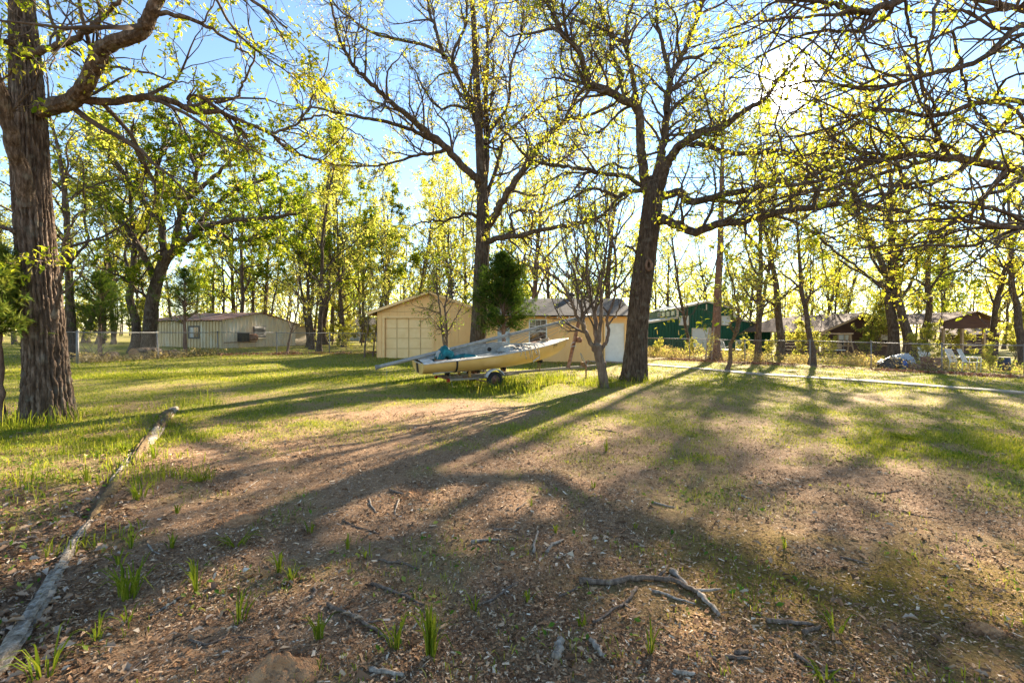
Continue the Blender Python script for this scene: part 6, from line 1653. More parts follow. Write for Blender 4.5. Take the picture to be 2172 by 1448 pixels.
# ---------------------------------------------------------------- sapling with two stems in front of the garage
bs = Vector(((946 - 1086) / 1000 * 18.5, 18.5, 0)); bs.z = gz(bs.x, bs.y); D = 18.5
tp = np.array([tuple(bs - Vector((0, 0, .05)))] + [tuple(P(x, y, D)) for x, y in ((945, 765), (945, 745), (946, 725))])
lm = [
 limb([(945, 752, D), (941, 720, D), (936, 690, D - .1), (934, 665, D - .2), (931, 640, D - .3), (926, 615, D - .3), (918, 590, D - .4), (905, 560, D - .6)], .055, .012),
 limb([(946, 755, D), (948, 720, D), (947, 690, D), (944, 655, D + .1), (948, 625, D + .2), (953, 600, D + .2), (960, 560, D + .3), (955, 500, D + .3)], .06, .012),
 limb([(949, 705, D), (958, 690, D - .1), (972, 665, D - .2), (985, 640, D - .3), (994, 625, D - .4)], .028, .007),
 limb([(934, 668, D - .2), (920, 660, D - .4), (900, 655, D - .6), (880, 652, D - .8)], .016, .005),
 limb([(944, 655, D), (930, 630, D + .3), (920, 600, D + .4), (900, 570, D + .5)], .02, .006),
 limb([(948, 640, D), (962, 610, D + .3), (975, 580, D + .4), (985, 540, D + .4)], .02, .006),
]
big_tree('sapling', bs, 'forked leafy sapling in front of the garage door', (resample(tp, 14), np.linspace(.075, .07, 14)), lm, m_barks, m_green, 16,
         sub=(-3.5, -5.0, -6.0), nleaf=3, catk=0, bias=.6, leaf=(.045, .09), template=LEAF4, keep=.95, up=(.1, .05, 0), l1=(.3, 1.3), l2=(.2, .7), l3=(.1, .35))

# ---------------------------------------------------------------- cedars
def cedar(base, h, rad, seed, label, clear=.2, dens=1.0, group='cedars', droop=.1, leanx=0.0, bias=.42):
    r = np.random.default_rng(seed)
    root = empty('cedar_tree', base, label, 'tree', group)
    b = np.array(base)
    tp = resample(np.array([b + [0, 0, -.05], b + [leanx * .3, 0, h * .35], b + [leanx * .7, 0, h * .7], b + [leanx, 0, h]]), 24)
    tp[1:, :2] += r.normal(0, .012 * h / 4, (23, 2))
    tr = np.linspace(.024 * h, .004, 24)
    B = Batch(); V, q = tubes(tp[None], tr[None], 10); B.add(V, q); 
    # branches get shorter towards the top
    nb = int(44 * h * dens)
    t = clear + (1 - clear) * r.random(nb) ** 0.85
    f = t * 23; i = np.minimum(f.astype(int), 22); base_p = tp[i] + (tp[i + 1] - tp[i]) * (f - i)[:, None]
    env = np.interp((t - clear) / (1 - clear), [0, .12, .3, .6, .85, 1], [.75, 1, .92, .62, .30, .05])
    ln = rad * env * r.uniform(.35, 1.25, nb); az = r.uniform(0, 6.28, nb); el = r.uniform(.05, .55, nb) + t * .4
    d = np.stack([np.cos(az) * np.cos(el), np.sin(az) * np.cos(el), np.sin(el)], 1)
    pts = [base_p]
    for k in range(7):
        d = norm(d + r.normal(0, .10, (nb, 3)) + np.array([0, 0, -droop * .25 if k > 2 else .02])); pts.append(pts[-1] + d * (ln / 7)[:, None])
    pa = np.stack(pts, 1); ra = np.linspace(1, .15, 8)[None] * (.004 + .014 * ln)[:, None]
    V, q = tubes(pa, ra, 4); B.add(V, q)
    B.build('trunk', m_barkr, root, smooth=True)
    s1, sr = spawn(pa, ra, -13 * dens, .25, 1.0, (.4, .9), (.22, .5), 5, .14, .03, .6, .002, r, .06, .5)
    LB = Batch()
    SPR = (np.array([[0, 0, 0], [.35, .05, .01], [1, 0, -.05], [.35, -.05, .01], [.15, .02, 0], [.66, .27, .02], [.36, .07, 0], [.15, -.02, 0], [.66, -.27, .02], [.36, -.07, 0]]),
           [(0, 1, 2, 3), (4, 5, 6), (7, 9, 8)])
    for paths, per, sz in ((s1, 8, (.06, .15)), (pa, 9, (.07, .16))):
        pi = np.repeat(np.arange(len(paths)), per); C = len(pi); N = paths.shape[1]
        t_ = .2 + .8 * r.random(C); ff = t_ * (N - 1); ii = np.minimum(ff.astype(int), N - 2)
        bp = paths[pi, ii] + (paths[pi, ii + 1] - paths[pi, ii]) * (ff - ii)[:, None] + r.normal(0, .015, (C, 3))
        dr = norm(paths[pi, ii + 1] - paths[pi, ii] + 0.35 * (paths[pi, -1] - paths[pi, 0]) + r.normal(0, .05, (C, 3)))
        az_ = np.arctan2(dr[:, 1], dr[:, 0]) + r.normal(0, .6, C); pit = np.arcsin(np.clip(dr[:, 2], -1, 1)) + r.normal(.05, .35, C)
        V, F = scatter_template(SPR[0], SPR[1], bp, tri_rot(az_, pit, r.normal(0, .7, C)), r.uniform(sz[0], sz[1], C) * (1 + .03 * h))
        rn = np.clip(bias + (r.random(len(paths))[pi] - .5) * .6 + r.normal(0, .15, C), 0, 1)
        LB.add(V, F, np.repeat(rn, 10))
    tag(LB.build('crown', m_cedar, root), kind='stuff')
    return root
def gp(px, d): x = (px - 1086) / 1000 * d; return (x, d, gz(x, d))
cedar(gp(1068, 16.0), 4.1, 1.2, 31, 'dense dark cedar just behind the boat, right of the oak trunk', clear=.33, dens=1.7, bias=.2)
cedar(gp(2, 7.3), 2.7, .62, 32, 'feathery young cedar at the left edge beside the thick oak', clear=.46, dens=1.5, leanx=-.05, bias=.7)
cedar(gp(212, 21.5), 3.9, 1.6, 33, 'broad bushy cedar behind the fence corner post', clear=.22, dens=1.1)
cedar(gp(392, 23.0), 4.2, 1.35, 34, 'thin-trunked cedar at the fence in front of the metal shed', clear=.34, dens=.8)
# ================================================================== background trees
def proto(kind, seed):
    """returns [(part name, mesh, is_stuff)] for a tree standing at the origin"""
    r = np.random.default_rng(seed)
    K = {'tall': dict(H=14.5, r0=.20, clear=.20, nl=20, ll=(.20, .48), ang=(.5, 1.15), sub=(-1.3, -1.7), leaf=(.11, .20), nleaf=4, keep=.85, m=m_pale_leaf, bark=m_bark2, bias=.5, up=.10),
         'slim': dict(H=11.5, r0=.11, clear=.16, nl=16, ll=(.18, .42), ang=(.45, 1.1), sub=(-1.5, -2.0), leaf=(.10, .18), nleaf=4, keep=.85, m=m_pale_leaf, bark=m_bark2, bias=.55, up=.12),
         'green': dict(H=12.0, r0=.19, clear=.25, nl=19, ll=(.22, .42), ang=(.6, 1.2), sub=(-1.6, -2.0), leaf=(.12, .22), nleaf=7, keep=.95, m=m_green, bark=m_bark2, bias=.6, up=.06),
         'gold': dict(H=13.0, r0=.22, clear=.26, nl=19, ll=(.22, .42), ang=(.6, 1.2), sub=(-1.6, -2.0), leaf=(.11, .20), nleaf=5, keep=.9, m=m_leaf, bark=m_bark2, bias=.62, up=.07),
         'pine': dict(H=18.0, r0=.27, clear=.50, nl=18, ll=(.12, .24), ang=(.8, 1.3), sub=(-1.4, -1.8), leaf=(.10, .18), nleaf=4, keep=.8, m=m_green, bark=m_barkr, bias=.35, up=.05),
         'sapling': dict(H=5.2, r0=.05, clear=.18, nl=13, ll=(.25, .5), ang=(.35, .8), sub=(-2.6, -3.2), leaf=(.05, .09), nleaf=2, keep=.6, m=m_pale_leaf, bark=m_barks, bias=.55, up=.15),
         'shrub': dict(H=1.9, r0=.03, clear=.05, nl=18, ll=(.35, .8), ang=(.4, 1.1), sub=(-4, -5), leaf=(.05, .10), nleaf=4, keep=.9, m=m_pale_leaf, bark=m_barks, bias=.6, up=.10)}[kind]
    H = K['H']; n = 22
    z = np.linspace(-.1, H, n); wf_ = {'pine': .2, 'tall': .45, 'slim': .55}.get(kind, .85)
    wob = np.cumsum(np.cumsum(r.normal(0, .0035 * H ** .9 * wf_, (n, 2)), 0) + r.normal(0, .006 * H ** .9 * wf_, (n, 2)), 0); wob -= wob[0]
    tp = np.stack([wob[:, 0], wob[:, 1], z], 1); t = np.linspace(0, 1, n)
    trr = K['r0'] * (1.28 * np.exp(-t * 40) * .45 + (1 - t * .93))
    B = Batch(); V, q = tubes(tp[None], trr[None], 12); B.add(V, q)
    tt = K['clear'] + (1 - K['clear']) * (np.arange(K['nl']) + r.random(K['nl'])) / K['nl']
    f = tt * (n - 1); i = np.minimum(f.astype(int), n - 2); bp = tp[i] + (tp[i + 1] - tp[i]) * (f - i)[:, None]
    az = np.arange(K['nl']) * 2.4 + r.normal(0, .5, K['nl']); an = r.uniform(*K['ang'], K['nl']) * (1.1 - .5 * tt)
    d = np.stack([np.cos(az) * np.sin(an), np.sin(az) * np.sin(an), np.cos(an)], 1)
    ln = H * r.uniform(*K['ll'], K['nl']) * (1.25 - .75 * tt)
    pts = [bp]
    for k in range(15):
        d = norm(d + r.normal(0, .16, d.shape) + np.array([0, 0, K['up'] * .5])); pts.append(pts[-1] + d * (ln / 15)[:, None])
    lp = np.stack(pts, 1); r0 = np.minimum(np.interp(f, np.arange(n), trr) * .55, .018 * ln + .01)
    lr = r0[:, None] * np.linspace(1, .15, 16)[None]
    V, q = tubes(lp, lr, 6); B.add(V, q)
    sh = H / 12 if H > 4 else .4
    a, ar = spawn(lp, lr, K['sub'][0] / sh ** .5, .15, 1., (.45, 1.1), (.25, .6), 8, .2, K['up'], .6, .006, r, .3 * sh, 2.2 * sh)
    V, q = tubes(a, ar, 4); TB_ = Batch(); TB_.add(V, q)
    b, br = spawn(np.concatenate([a, lp[:, 8:]]), np.concatenate([ar, lr[:, 8:]]), K['sub'][1] / sh ** .5, .15, 1., (.4, 1.1), (.3, .6), 6, .22, K['up'] * .5, .6, .004, r, .2 * sh, .9 * sh)
    V, q = tubes(b, br, 3); TB_.add(V, q)
    LB = Batch(); leaf_on(b, K['nleaf'] * 4, K['leaf'], LB, LEAF4, .1, .2, r, .07 * sh, K['bias'], .6, K['keep'])
    return [('trunk', B.mesh(kind + '_trunk', K['bark'], smooth=True), False), ('branches', TB_.mesh(kind + '_branches', m_twig, smooth=True), True), ('crown', LB.mesh(kind + '_crown', K['m']), True)]
PRO = {}
for k_, n_ in (('tall', 4), ('slim', 4), ('green', 2), ('gold', 3), ('pine', 2), ('sapling', 3), ('shrub', 3)):
    PRO[k_] = [proto(k_, 500 + 31 * i + len(k_) * 7) for i in range(n_)]
NAMES = {'tall': 'tall_tree', 'slim': 'slim_tree', 'green': 'leafy_tree', 'gold': 'oak_tree', 'pine': 'pine_tree', 'sapling': 'sapling', 'shrub': 'shrub'}
_pc = {}
def plant(kind, px, d, sc=1.0, label=None, group=None, lean=(0, 0), rot=None, rs=None):
    k = _pc.get(kind, 0); _pc[kind] = k + 1
    x = (px - 1086) / 1000 * d
    root = empty(NAMES[kind], (x, d, gz(x, d)), label, 'shrub' if kind == 'shrub' else 'tree', group)
    root.rotation_euler = (lean[1], lean[0], rng.uniform(0, 6.28) if rot is None else rot)
    root.scale = (sc * (rs or 1), sc * (rs or 1), sc)
    for nm, me, st in PRO[kind][k % len(PRO[kind])]:
        o = link(nm, me, root)
        if st: o['kind'] = 'stuff'
    return root
# ---- trees one can pick out by name
plant('pine', 1518, 27.6, 1.0, 'straight reddish pine trunk behind the right fence, ladder leaning beside it', lean=(0.0, 0))
plant('slim', 1464, 33, 1.15, 'slim trunk left of the reddish pine, in front of the barn', lean=(-.03, 0))
plant('slim', 1598, 33, 1.1, 'curved trunk just right of the reddish pine, before the barn', lean=(-.09, 0), rs=1.3)
plant('tall', 1610, 27.5, .95, 'double-looking trunk at the right end of the green barn', lean=(.02, 0))
plant('tall', 1655, 29.5, 1.0, 'grey upright trunk between the green barn and the brown house', lean=(.01, 0), rs=1.2)
plant('gold', 1722, 23.6, .8, 'dark crooked trunk standing at the right fence before the brown house', lean=(.02, 0), rs=.85)
plant('tall', 1895, 26.5, 1.1, 'thick trunk leaning right at the brown house end', lean=(.05, 0), rs=1.35)
plant('gold', 1931, 25.8, 1.0, 'thick dark upright trunk next to the leaning one', lean=(.0, 0), rs=1.2)
plant('gold', 1957, 31, 1.05, 'slanting trunk behind the thick dark pair', lean=(.10, 0))
plant('gold', 2166, 23.5, .9, 'golden-leaved oak cut by the right edge')
plant('gold', 2105, 29, .85, 'golden-leaved oak behind the carport')
plant('slim', 1760, 40, 1.0, 'slim tree rising behind the brown house roof')
plant('tall', 155, 21, .95, 'upright trunk just right of the thick oak, behind the fence')
plant('gold', 284, 25.8, 1.0, 'vertical dark trunk beside the leafy green oak by the shed', rs=1.1)
plant('slim', 677, 30, 1.25, 'darkest straight trunk between the shed and the garage', rs=1.15)
plant('slim', 653, 36, 1.2, 'trunk against the tan end of the metal shed')
plant('tall', 730, 37, .9, 'trunk midway between the shed and the garage', lean=(.03, 0))
plant('sapling', 610, 26.5, .95, 'dark forked sapling in front of the metal shed gable', rs=1.5)
plant('sapling', 772, 25.0, 1.0, 'thin sapling left of the garage corner')
plant('sapling', 791, 25.6, .9, 'thin sapling right against the garage corner')
plant('sapling', 1541, 19.7, 1.0, 'dark leaning sapling between the walk and the right fence', lean=(.14, 0), rs=1.9)
plant('sapling', 1508, 22.0, .35, 'tiny sapling beside the walk, left of the leaning sapling')
plant('green', 660, 33, .85, 'leafy green tree with its crown over the shed end')
# ---- the wood behind
ZONES = [(-260, 160, 'behind the thick oak at the left', 9), (160, 470, 'behind the left cedars and shed roof', 9), (470, 660, 'behind the metal shed gable', 10), (660, 800, 'between the shed and the garage', 10),
         (800, 1000, 'behind the garage gable', 10), (1000, 1345, 'behind the garage wing', 11), (1345, 1650, 'behind the green barn', 12), (1650, 1900, 'behind the brown house', 10), (1900, 2180, 'behind the carport', 9), (2180, 2500, 'past the right edge', 6)]
ORD = ['leftmost', 'second', 'third', 'fourth', 'fifth', 'sixth', 'seventh', 'eighth', 'ninth', 'tenth', 'eleventh', 'twelfth', 'thirteenth', 'fourteenth']
pr = np.random.default_rng(99)
for x0, x1, where, cnt in ZONES:
    pxs = np.sort(x0 + (x1 - x0) * (np.arange(cnt) + pr.random(cnt) * .9) / cnt)
    for i, px in enumerate(pxs):
        d = pr.uniform(40, 68)
        if where.startswith('behind the garage'): d = pr.uniform(34, 60)
        if where.startswith('between'): d = pr.uniform(38, 64)
        if where.startswith('behind the metal'): d = pr.uniform(44, 62)
        if where.startswith('behind the left') or where.startswith('behind the thick'): d = pr.uniform(36, 58)
        if where.startswith('behind the green'): d = pr.uniform(54, 72)
        right = px > 1345
        kind = pr.choice(['tall', 'slim', 'green', 'gold'], p=[.42, .32, .10, .16] if right else [.40, .34, .14, .12])
        what = {'tall': 'tall thinly leafed tree', 'slim': 'slim thinly leafed tree', 'green': 'leafy green tree', 'gold': 'golden-green oak'}[kind]
        plant(kind, px, d, (pr.uniform(.75, 1.1) if right else pr.uniform(.85, 1.3)) * (1.15 if where.startswith(('behind the garage', 'between')) else 1), '%s %s, %s from the left there' % (what, where, ORD[i]), 'trees of the background wood', lean=(pr.normal(0, .035), pr.normal(0, .03)), rs=pr.uniform(.75, 1.2))
# ---- shrubs and brush
for i, (px, d, sc, lb) in enumerate(((1700, 30.5, 1.15, 'yellow-green shrub left of the crooked dark trunk'), (1768, 31, .6, 'shrub in front of the left window of the brown house'), (1962, 24.0, .95, 'pale shrub before the white panel by the right fence'),
                                   (1580, 29.5, .6, 'low shrub in front of the garden chairs'), (1640, 27.5, .6, 'low shrub below the grey upright trunk'), (1835, 33, .7, 'low shrub across the front of the brown house'),
                                   (2100, 22.0, .6, 'low shrub beside the lawn chairs'), (1400, 30.5, .5, 'low shrub at the left end of the right fence'), (2150, 27, 1.3, 'shrub at the right end behind the fence'), (2030, 33, 1.2, 'shrub inside the carport'),
                                   (735, 34, .8, 'shrub between the shed and the garage'), (60, 20, .9, 'brushy shrub left of the thick oak'), (1470, 31, .55, 'weedy shrub in front of the barn door'))):
    plant('shrub', px, d, sc, lb, 'shrubs by the fences')
# understorey: young trees and thickets between the trunks
for x0, x1, where, cnt in ZONES:
    pxs = np.sort(x0 + (x1 - x0) * (np.arange(5) + pr.random(5) * .9) / 5)
    for i, px in enumerate(pxs):
        dmin = 34 if where.startswith(('behind the garage', 'behind the brown')) else 52 if where.startswith('behind the green') else 46 if where.startswith('behind the carport') else 40
        if i in (0, 2) and px > 1345: continue
        kind = ['shrub', 'sapling', 'shrub', 'sapling', 'shrub'][i]
        plant(kind, px, pr.uniform(dmin, dmin + 12), pr.uniform(1.1, 1.8) if kind == 'shrub' else pr.uniform(.9, 1.5), '%s %s, %s %s there from the left' % ('wide leafy bush' if kind == 'shrub' else 'young understorey tree', where, ORD[i // 2], 'bush' if kind == 'shrub' else 'one'), 'understorey of the background wood')
# leafy green oak in front of the shed
D = 26.0
def L26(pts, r0, r1, dz=0.0):
    k = len(pts)
    return limb([(a, c, D + dz * i / (k - 1)) for i, (a, c) in enumerate(pts)], r0 * D / 1000, r1 * D / 1000, wig=.03)
x_ = (316 - 1086) / 1000 * D; zz = gz(x_, D)
tp = np.array([(x_ - .05, D, zz - .1)] + [tuple(P(a, c, D)) for a, c in ((318, 700), (322, 650), (332, 600), (346, 560), (362, 535), (376, 520))])
lm = [L26([(372, 526), (400, 505), (440, 480), (500, 468), (570, 462), (635, 452)], 9, 2, -3), L26([(370, 530), (382, 470), (400, 420), (420, 360), (440, 300), (450, 260)], 8, 2, 2),
      L26([(350, 556), (342, 480), (332, 400), (340, 330), (358, 260)], 8, 2, 1), L26([(400, 505), (450, 440), (510, 400), (590, 372)], 6, 2, 2), L26([(334, 600), (292, 520), (240, 450), (190, 400), (140, 370)], 7, 2, -1),
      L26([(336, 470), (285, 400), (235, 330), (190, 275)], 6, 1.5, 1), L26([(440, 480), (500, 510), (550, 505), (600, 490)], 4, 1.2, -1), L26([(400, 420), (460, 370), (500, 330), (530, 320)], 5, 1.2, -2),
      L26([(334, 400), (300, 340), (280, 290), (285, 250)], 5, 1.2, -2), L26([(420, 360), (390, 300), (380, 260), (370, 230)], 4, 1.2, 2), L26([(322, 640), (260, 590), (220, 570)], 3, 1, -2)]
big_tree('oak_tree', (x_, D, zz), 'leafy bright green oak with a leaning trunk in front of the metal shed', (resample(tp, 40), np.linspace(.36, .24, 40)), lm, m_bark2, m_green, 41,
         sub=(-2.2, -2.6, -2.8), nleaf=15, catk=0, bias=.6, leaf=(.12, .21), template=LEAF4, keep=.9, wig=(.2, .22, .22), up=(.04, .03, 0), l1=(.8, 3.0), l2=(.4, 1.4), l3=(.25, .7))
# far woods: one mass of stems and young leaves closing the horizon
r = np.random.default_rng(77); ns = 340
a = r.uniform(-1.45, 1.45, ns); d = r.uniform(72, 130, ns); x = np.tan(a) * d; z = height(x, d)
H = r.uniform(9, 15, ns); zt = np.linspace(0, 1, 6)
pa = np.stack([x[:, None] + np.cumsum(r.normal(0, .25, (ns, 6)), 1), d[:, None] + 0 * zt[None], z[:, None] + H[:, None] * zt[None]], 2)
B = Batch(); V, q = tubes(pa, (.14 * (1 - .9 * zt))[None] * np.ones((ns, 1)), 5); B.add(V, q)
tag(link('far_tree_stems', B.mesh('far_tree_stems', m_bark2)), 'stems of the far wood along the horizon', 'woods', kind='stuff')
C = ns * 260; pi = np.repeat(np.arange(ns), 260); t = r.random(C) ** .8 * .95 + .05
cl = r.normal(0, 1, (ns, 14, 3)) * np.array([2.4, 2.0, 0]); ck = r.integers(0, 14, C); tcl = (np.arange(14) + .5) / 14
hz_ = np.clip(tcl[ck] + r.normal(0, .05, C), .02, 1.02)
pos = np.stack([x[pi], d[pi], z[pi] + H[pi] * hz_], 1) + cl[pi, ck] * (1.15 - .8 * hz_)[:, None] + r.normal(0, .7, (C, 3))
V, F = scatter_template(LEAF4[0], LEAF4[1], pos, tri_rot(r.uniform(0, 6.28, C), r.normal(0, .7, C), r.normal(0, .7, C)), r.uniform(.35, .7, C))
LB = Batch(); LB.add(V, F, np.repeat(np.clip(r.random(ns)[pi] * .6 + .2 + r.normal(0, .15, C), 0, 1), 4))
tag(link('far_tree_leaves', LB.mesh('far_tree_leaves', m_pale_leaf)), 'young leaves of the far wood along the horizon', 'woods', kind='stuff')
# undergrowth and dead leaves along the fences
r = np.random.default_rng(78)
def strip(A, Bq, w, n, hmax, m, name, label, size, off=0.0, cat='undergrowth', flat=.6):
    A = np.array(A); Bq = np.array(Bq); t = r.random(n); nn = np.array([-(Bq - A)[1], (Bq - A)[0]]); nn = nn / np.linalg.norm(nn)
    q = A + (Bq - A) * t[:, None] + nn * (off + r.normal(0, w, n))[:, None]
    c = fbm(q[:, 0] * .8, q[:, 1] * .8, 141, 3)
    kp = r.random(n) < sstep(.3, .6, c); q = q[kp]; c = c[kp]; n = len(q)
    pos = np.stack([q[:, 0], q[:, 1], height(q[:, 0], q[:, 1]) + r.random(n) ** 1.6 * hmax * (c * 1.6) + .01], 1)
    V, F = scatter_template(LEAF4[0], LEAF4[1], pos, tri_rot(r.uniform(0, 6.28, n), r.normal(.2, flat, n), r.normal(0, flat, n)), r.uniform(*size, n))
    LB = Batch(); LB.add(V, F, np.repeat(r.random(n), 4)); tag(link(name, LB.mesh(name, m)), label, cat, kind='stuff')
m_red = rndmat('reddish_dead_leaves', [(0.17, 0.06, 0.035), (0.28, 0.12, 0.065), (0.40, 0.21, 0.12), (0.5, 0.36, 0.24)])
m_straw = leafmat('straw_weeds', [(0.18, 0.145, 0.06), (0.29, 0.235, 0.11), (0.40, 0.32, 0.18), (0.48, 0.40, 0.26)], trans=.4)
strip((5.9, 29.8), (22, 16.0), .45, 16000, .05, m_red, 'dead_leaves', 'reddish dead leaves drifted along the right fence', (.05, .11), off=-.15, cat='leaf litter', flat=.35)
strip((6.5, 31), (24, 17), .8, 26000, .55, m_straw, 'weeds', 'pale straw-coloured weeds behind the right fence', (.05, .12), off=1.3)
strip((8, 34), (26, 20), 1.6, 9000, .4, m_pale_leaf, 'weeds', 'green weeds in the neighbouring yards at right', (.06, .14), off=1.5)
strip((-16.6, 18.2), (-15.2, 24.4), .4, 5000, .35, m_straw, 'weeds', 'dry brushy weeds along the left fence', (.05, .12), off=.3)
strip((-15.2, 24.4), (-8.2, 28.6), .5, 6000, .12, m_red, 'dead_leaves', 'dead leaves along the back fence', (.05, .1), off=.0, cat='leaf litter', flat=.35)

# ================================================================== clutter beyond the fences
m_cut = mat('cut_wood', (0.40, 0.22, 0.10), (0.28, 0.15, 0.07), scale=14)
def log(a, b, rad, label, seed):
    a, b = Vector(a), Vector(b); n = 20; K = 14; rr = np.random.default_rng(seed); t = (b - a).normalized(); s = t.cross(Vector((0, 0, 1))).normalized(); u = s.cross(t)
    root = empty('log', (a + b) / 2, label, 'log', 'cut logs behind the left fence'); vs = []; fs = []
    for i in range(K + 1):
        c = a.lerp(b, i / K)
        for k in range(n):
            an = 2 * math.pi * k / n; q = rad * (1 + .12 * (float(fbm(k * .8, i * .35, seed, 3)) - .5) * 2 + .04 * rr.normal()); vs.append(c + (s * math.cos(an) + u * math.sin(an)) * q)
    for i in range(K):
        for k in range(n): fs.append((i*n+k, i*n+(k+1) % n, (i+1)*n+(k+1) % n, (i+1)*n+k))
    mb = MB(); mb.add(vs, fs); mb.build('bark', m_bark, root)
    for c, sg, base in ((a, -1, 0), (b, 1, K * n)):
        mb = MB(); mb.add([vs[base + k] + t * sg * .002 for k in range(n)], [tuple(range(n))]); mb.build('cut_face', m_cut, root)
def gnd(px, d, dz=0.0):
    x = (px - 1086) / 1000 * d; return Vector((x, d, gz(x, d) + dz))
log(gnd(283, 21.2, .24), gnd(336, 22.6, .24), .26, 'thick cut log lying behind the left fence', 1)
log(gnd(352, 23.2, .15), gnd(374, 23.9, .15), .17, 'shorter log at the right of the thick cut log', 2)
log(gnd(168, 19.2, .14), gnd(190, 19.8, .14), .15, 'small dark log behind the corner post', 3)
log(gnd(228, 20.6, .16), gnd(243, 21.3, .16), .19, 'black stump piece left of the thick cut log', 4)
rr = np.random.default_rng(8)
bp_ = empty('brush_pile', gnd(210, 19.6), 'pile of dry brown branches by the fence corner', 'brush pile')
for k in range(46):
    c = gnd(208 + rr.normal(0, 16), 19.8 + rr.normal(0, .4)); an = rr.uniform(0, 6.28); el = rr.uniform(0, .9); L = rr.uniform(.5, 1.4); dv = Vector((math.cos(an) * math.cos(el), math.sin(an) * math.cos(el), math.sin(el))) * L
    mb = MB(); mb.tube([c, c + dv * .5 + Vector((0, 0, rr.normal(.05, .06))), c + dv], [.012, .009, .004], 5); mb.build('branch', m_twig, bp_)
# ladder leaning at the pine
ld = empty('stepladder', gnd(1502, 26.9), 'pale wooden ladder leaning against the reddish pine', 'ladder')
a0, a1 = gnd(1496, 26.7), gnd(1507, 26.9); top = P(1509, 694, 27.3)
for off in (0, .34):
    mb = MB(); mb.bar(a0 + Vector((off, 0, 0)), top + Vector((off * .75 - .1, 0, 0)), .07, .03); mb.build('rail', m_pale, ld)
for k in range(6):
    t = (k + .7) / 6.6; p = a0.lerp(top + Vector((-.1, 0, 0)), t); q = (a0 + Vector((.34, 0, 0))).lerp(top + Vector((.155, 0, 0)), t)
    mb = MB(); mb.bar(p, q, .03, .05); mb.build('rung', m_pale, ld)
# white garden chairs in front of the barn
def garden_chair(px, d, rz, label, group, sling=False):
    b = gnd(px, d); root = empty('garden_chair', b, label, 'chair', group); M_ = Matrix.Translation(b) @ Matrix.Rotation(rz, 4, 'Z')
    for sx in (-1, 1):
        mb = MB(M_); mb.tube([(sx * .27, -.24, 0), (sx * .26, -.26, .42), (sx * .26, -.27, .62), (sx * .26, -.05, .65), (sx * .26, .22, .60)], .018, 8); mb.build('arm', m_white, root, smooth=True)
        mb = MB(M_); mb.tube([(sx * .27, .26, 0), (sx * .25, .20, .42), (sx * .23, .42, .98)], .018, 8); mb.build('leg', m_white, root, smooth=True)
    if sling:
        mb = MB(M_); mb.add([(-.24, -.26, .42), (.24, -.26, .42), (.24, .18, .38), (-.24, .18, .38), (.23, .42, .98), (-.23, .42, .98)], [(0, 1, 2, 3), (3, 2, 4, 5)]); o = mb.build('sling', mat('off_white_sling', (0.5, 0.48, 0.42), (0.4, 0.38, 0.33)), root); o.modifiers.new('t', 'SOLIDIFY').thickness = .012
    else:
        mb = MB(M_); mb.tube([(-.23, .38, .86), (-.15, .43, 1.0), (0, .45, 1.05), (.15, .43, 1.0), (.23, .38, .86)], .016, 8); mb.build('back_hoop', m_white, root, smooth=True)
        for k in range(5):
            xx = -.16 + k * .08; mb = MB(M_); mb.tube([(xx, .20, .43), (xx * 1.05, .34, .74), (xx * 1.1, .44, 1.02)], .010, 6); mb.build('back_rod', m_white, root)
        mb = MB(M_); mb.box(-.25, .25, -.26, .22, .40, .435); mb.build('seat', m_white, root, bevel=.01)
garden_chair(1538, 33.0, .3, 'left white rod-backed garden chair in front of the barn', 'white garden chairs before the barn')
garden_chair(1569, 33.4, -.4, 'right white rod-backed garden chair in front of the barn', 'white garden chairs before the barn')
garden_chair(2034, 21.6, .35, 'left of two off-white sling chairs behind the right fence', 'sling lawn chairs', True)
garden_chair(2060, 21.3, .55, 'right of two off-white sling chairs behind the right fence', 'sling lawn chairs', True)
# rusty steel box, white panel, barrel
b = gnd(1988, 21.8); bx_ = empty('steel_box', b, 'open rusty steel box behind the right fence', 'box')
M_ = Matrix.Translation(b) @ Matrix.Rotation(.25, 4, 'Z')
for q in ((-.30, .30, -.02, .0, 0, .50), (-.30, .30, .5, .52, 0, .58), (-.30, -.28, .0, .5, 0, .54), (.28, .30, .0, .5, 0, .54)):
    mb = MB(M_); mb.box(*q); mb.build('side', m_rust, bx_)
b = gnd(1957, 27.5); fz_ = empty('chest', b, 'tall white cabinet behind the pale shrub', 'cabinet')
M_ = Matrix.Translation(b)
mb = MB(M_); mb.box(-.42, .42, 0, .6, 0, 1.15); mb.build('case', m_white, fz_, bevel=.02)
mb = MB(M_); mb.box(-.41, .41, -.04, -.004, .06, .62); mb.build('door', m_white, fz_, bevel=.012); mb = MB(M_); mb.box(-.41, .41, -.04, -.004, .65, 1.12); mb.build('door', m_white, fz_, bevel=.012)
mb = MB(M_); mb.bar((.33, -.06, .3), (.33, -.06, .55), .02, .03); mb.build('handle', m_grey, fz_)
b = gnd(2130, 22.5) - Vector((0, 0, .25)); br_ = empty('barrel', b, 'dark blue plastic barrel at the far right behind the fence', 'barrel')
mb = MB(Matrix.Translation(b)); mb.tube([(0, 0, 0), (0, 0, .05), (0, 0, .28), (0, 0, .30), (0, 0, .34), (0, 0, .58), (0, 0, .60), (0, 0, .64), (0, 0, .84), (0, 0, .88)], [.21, .225, .23, .245, .23, .23, .245, .23, .22, .2], 24); mb.build('body', mat('blue_plastic', (0.012, 0.018, 0.05), (0.02, 0.028, 0.07), rough=.45), br_, smooth=True)
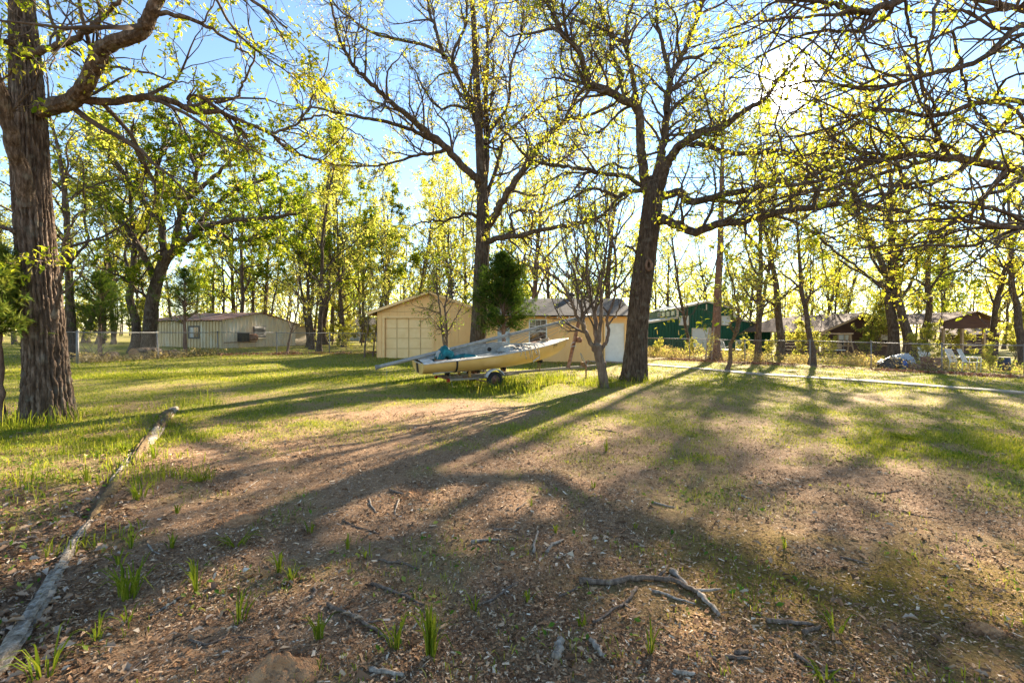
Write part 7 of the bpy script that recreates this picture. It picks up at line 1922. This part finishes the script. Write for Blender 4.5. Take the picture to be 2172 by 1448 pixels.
mb = MB(Matrix.Translation(b)); mb.tube([(0, 0, .88), (0, 0, .90)], .21, 24); mb.build('lid', m_dark, br_)
# junk heap under tarps
MT_save = MT
def heap(px, d, sx, sy, hh, m, label, seed):
    global MT
    MT = Matrix.Translation(gnd(px, d)); o = crumple((0, 0, 0), sx, sy, hh, m, 'tarp', label, 'tarp', seed, drape=hh * .3); MT = MT_save; return o
heap(1893, 22.6, .75, .5, .42, mat('black_plastic', (0.02, 0.02, 0.022), (0.05, 0.045, 0.04), rough=.5), 'black plastic heap of junk behind the right fence', 15)
heap(1915, 22.9, .5, .4, .58, mat('silver_tarp', (0.45, 0.47, 0.5), (0.3, 0.32, 0.34), rough=.5), 'silvery tarp on top of the junk heap', 16)
heap(1918, 22.2, .16, .14, .30, mat('blue_tarp', (0.03, 0.12, 0.42), (0.02, 0.08, 0.3), rough=.5), 'small blue tarp bundle on the junk heap', 17)
heap(1941, 22.0, .3, .25, .22, m_rust, 'rusty brown scrap beside the junk heap', 18)
# swing frame in front of the brown house
b = gnd(1772, 33.5); sw = empty('swing_frame', b, 'old wooden swing frame standing before the brown house', 'swing')
z0 = b.z
for dx in (-1.0, 1.0):
    for dy in (-.4, .4):
        mb = MB(); mb.bar((b.x + dx + .12 * np.sign(dx), b.y + dy, z0), (b.x + dx, b.y, z0 + 1.62), .07, .07); mb.build('leg', m_wood, sw)
mb = MB(); mb.bar((b.x - 1.3, b.y, z0 + 1.66), (b.x + 1.25, b.y, z0 + 1.66), .09, .09); mb.build('beam', m_wood, sw)
mb = MB(); mb.box(b.x - .6, b.x + .6, b.y - .2, b.y + .22, z0 + .48, z0 + .52); mb.build('seat', m_white, sw); mb = MB(); mb.box(b.x - .6, b.x + .6, b.y + .20, b.y + .225, z0 + .56, z0 + .95); mb.build('backrest', m_wood, sw)
for dx in (-.58, .58):
    mb = MB(); mb.tube([(b.x + dx, b.y, z0 + .5), (b.x + dx, b.y, z0 + 1.64)], .012, 6); mb.build('chain', m_greyd, sw)
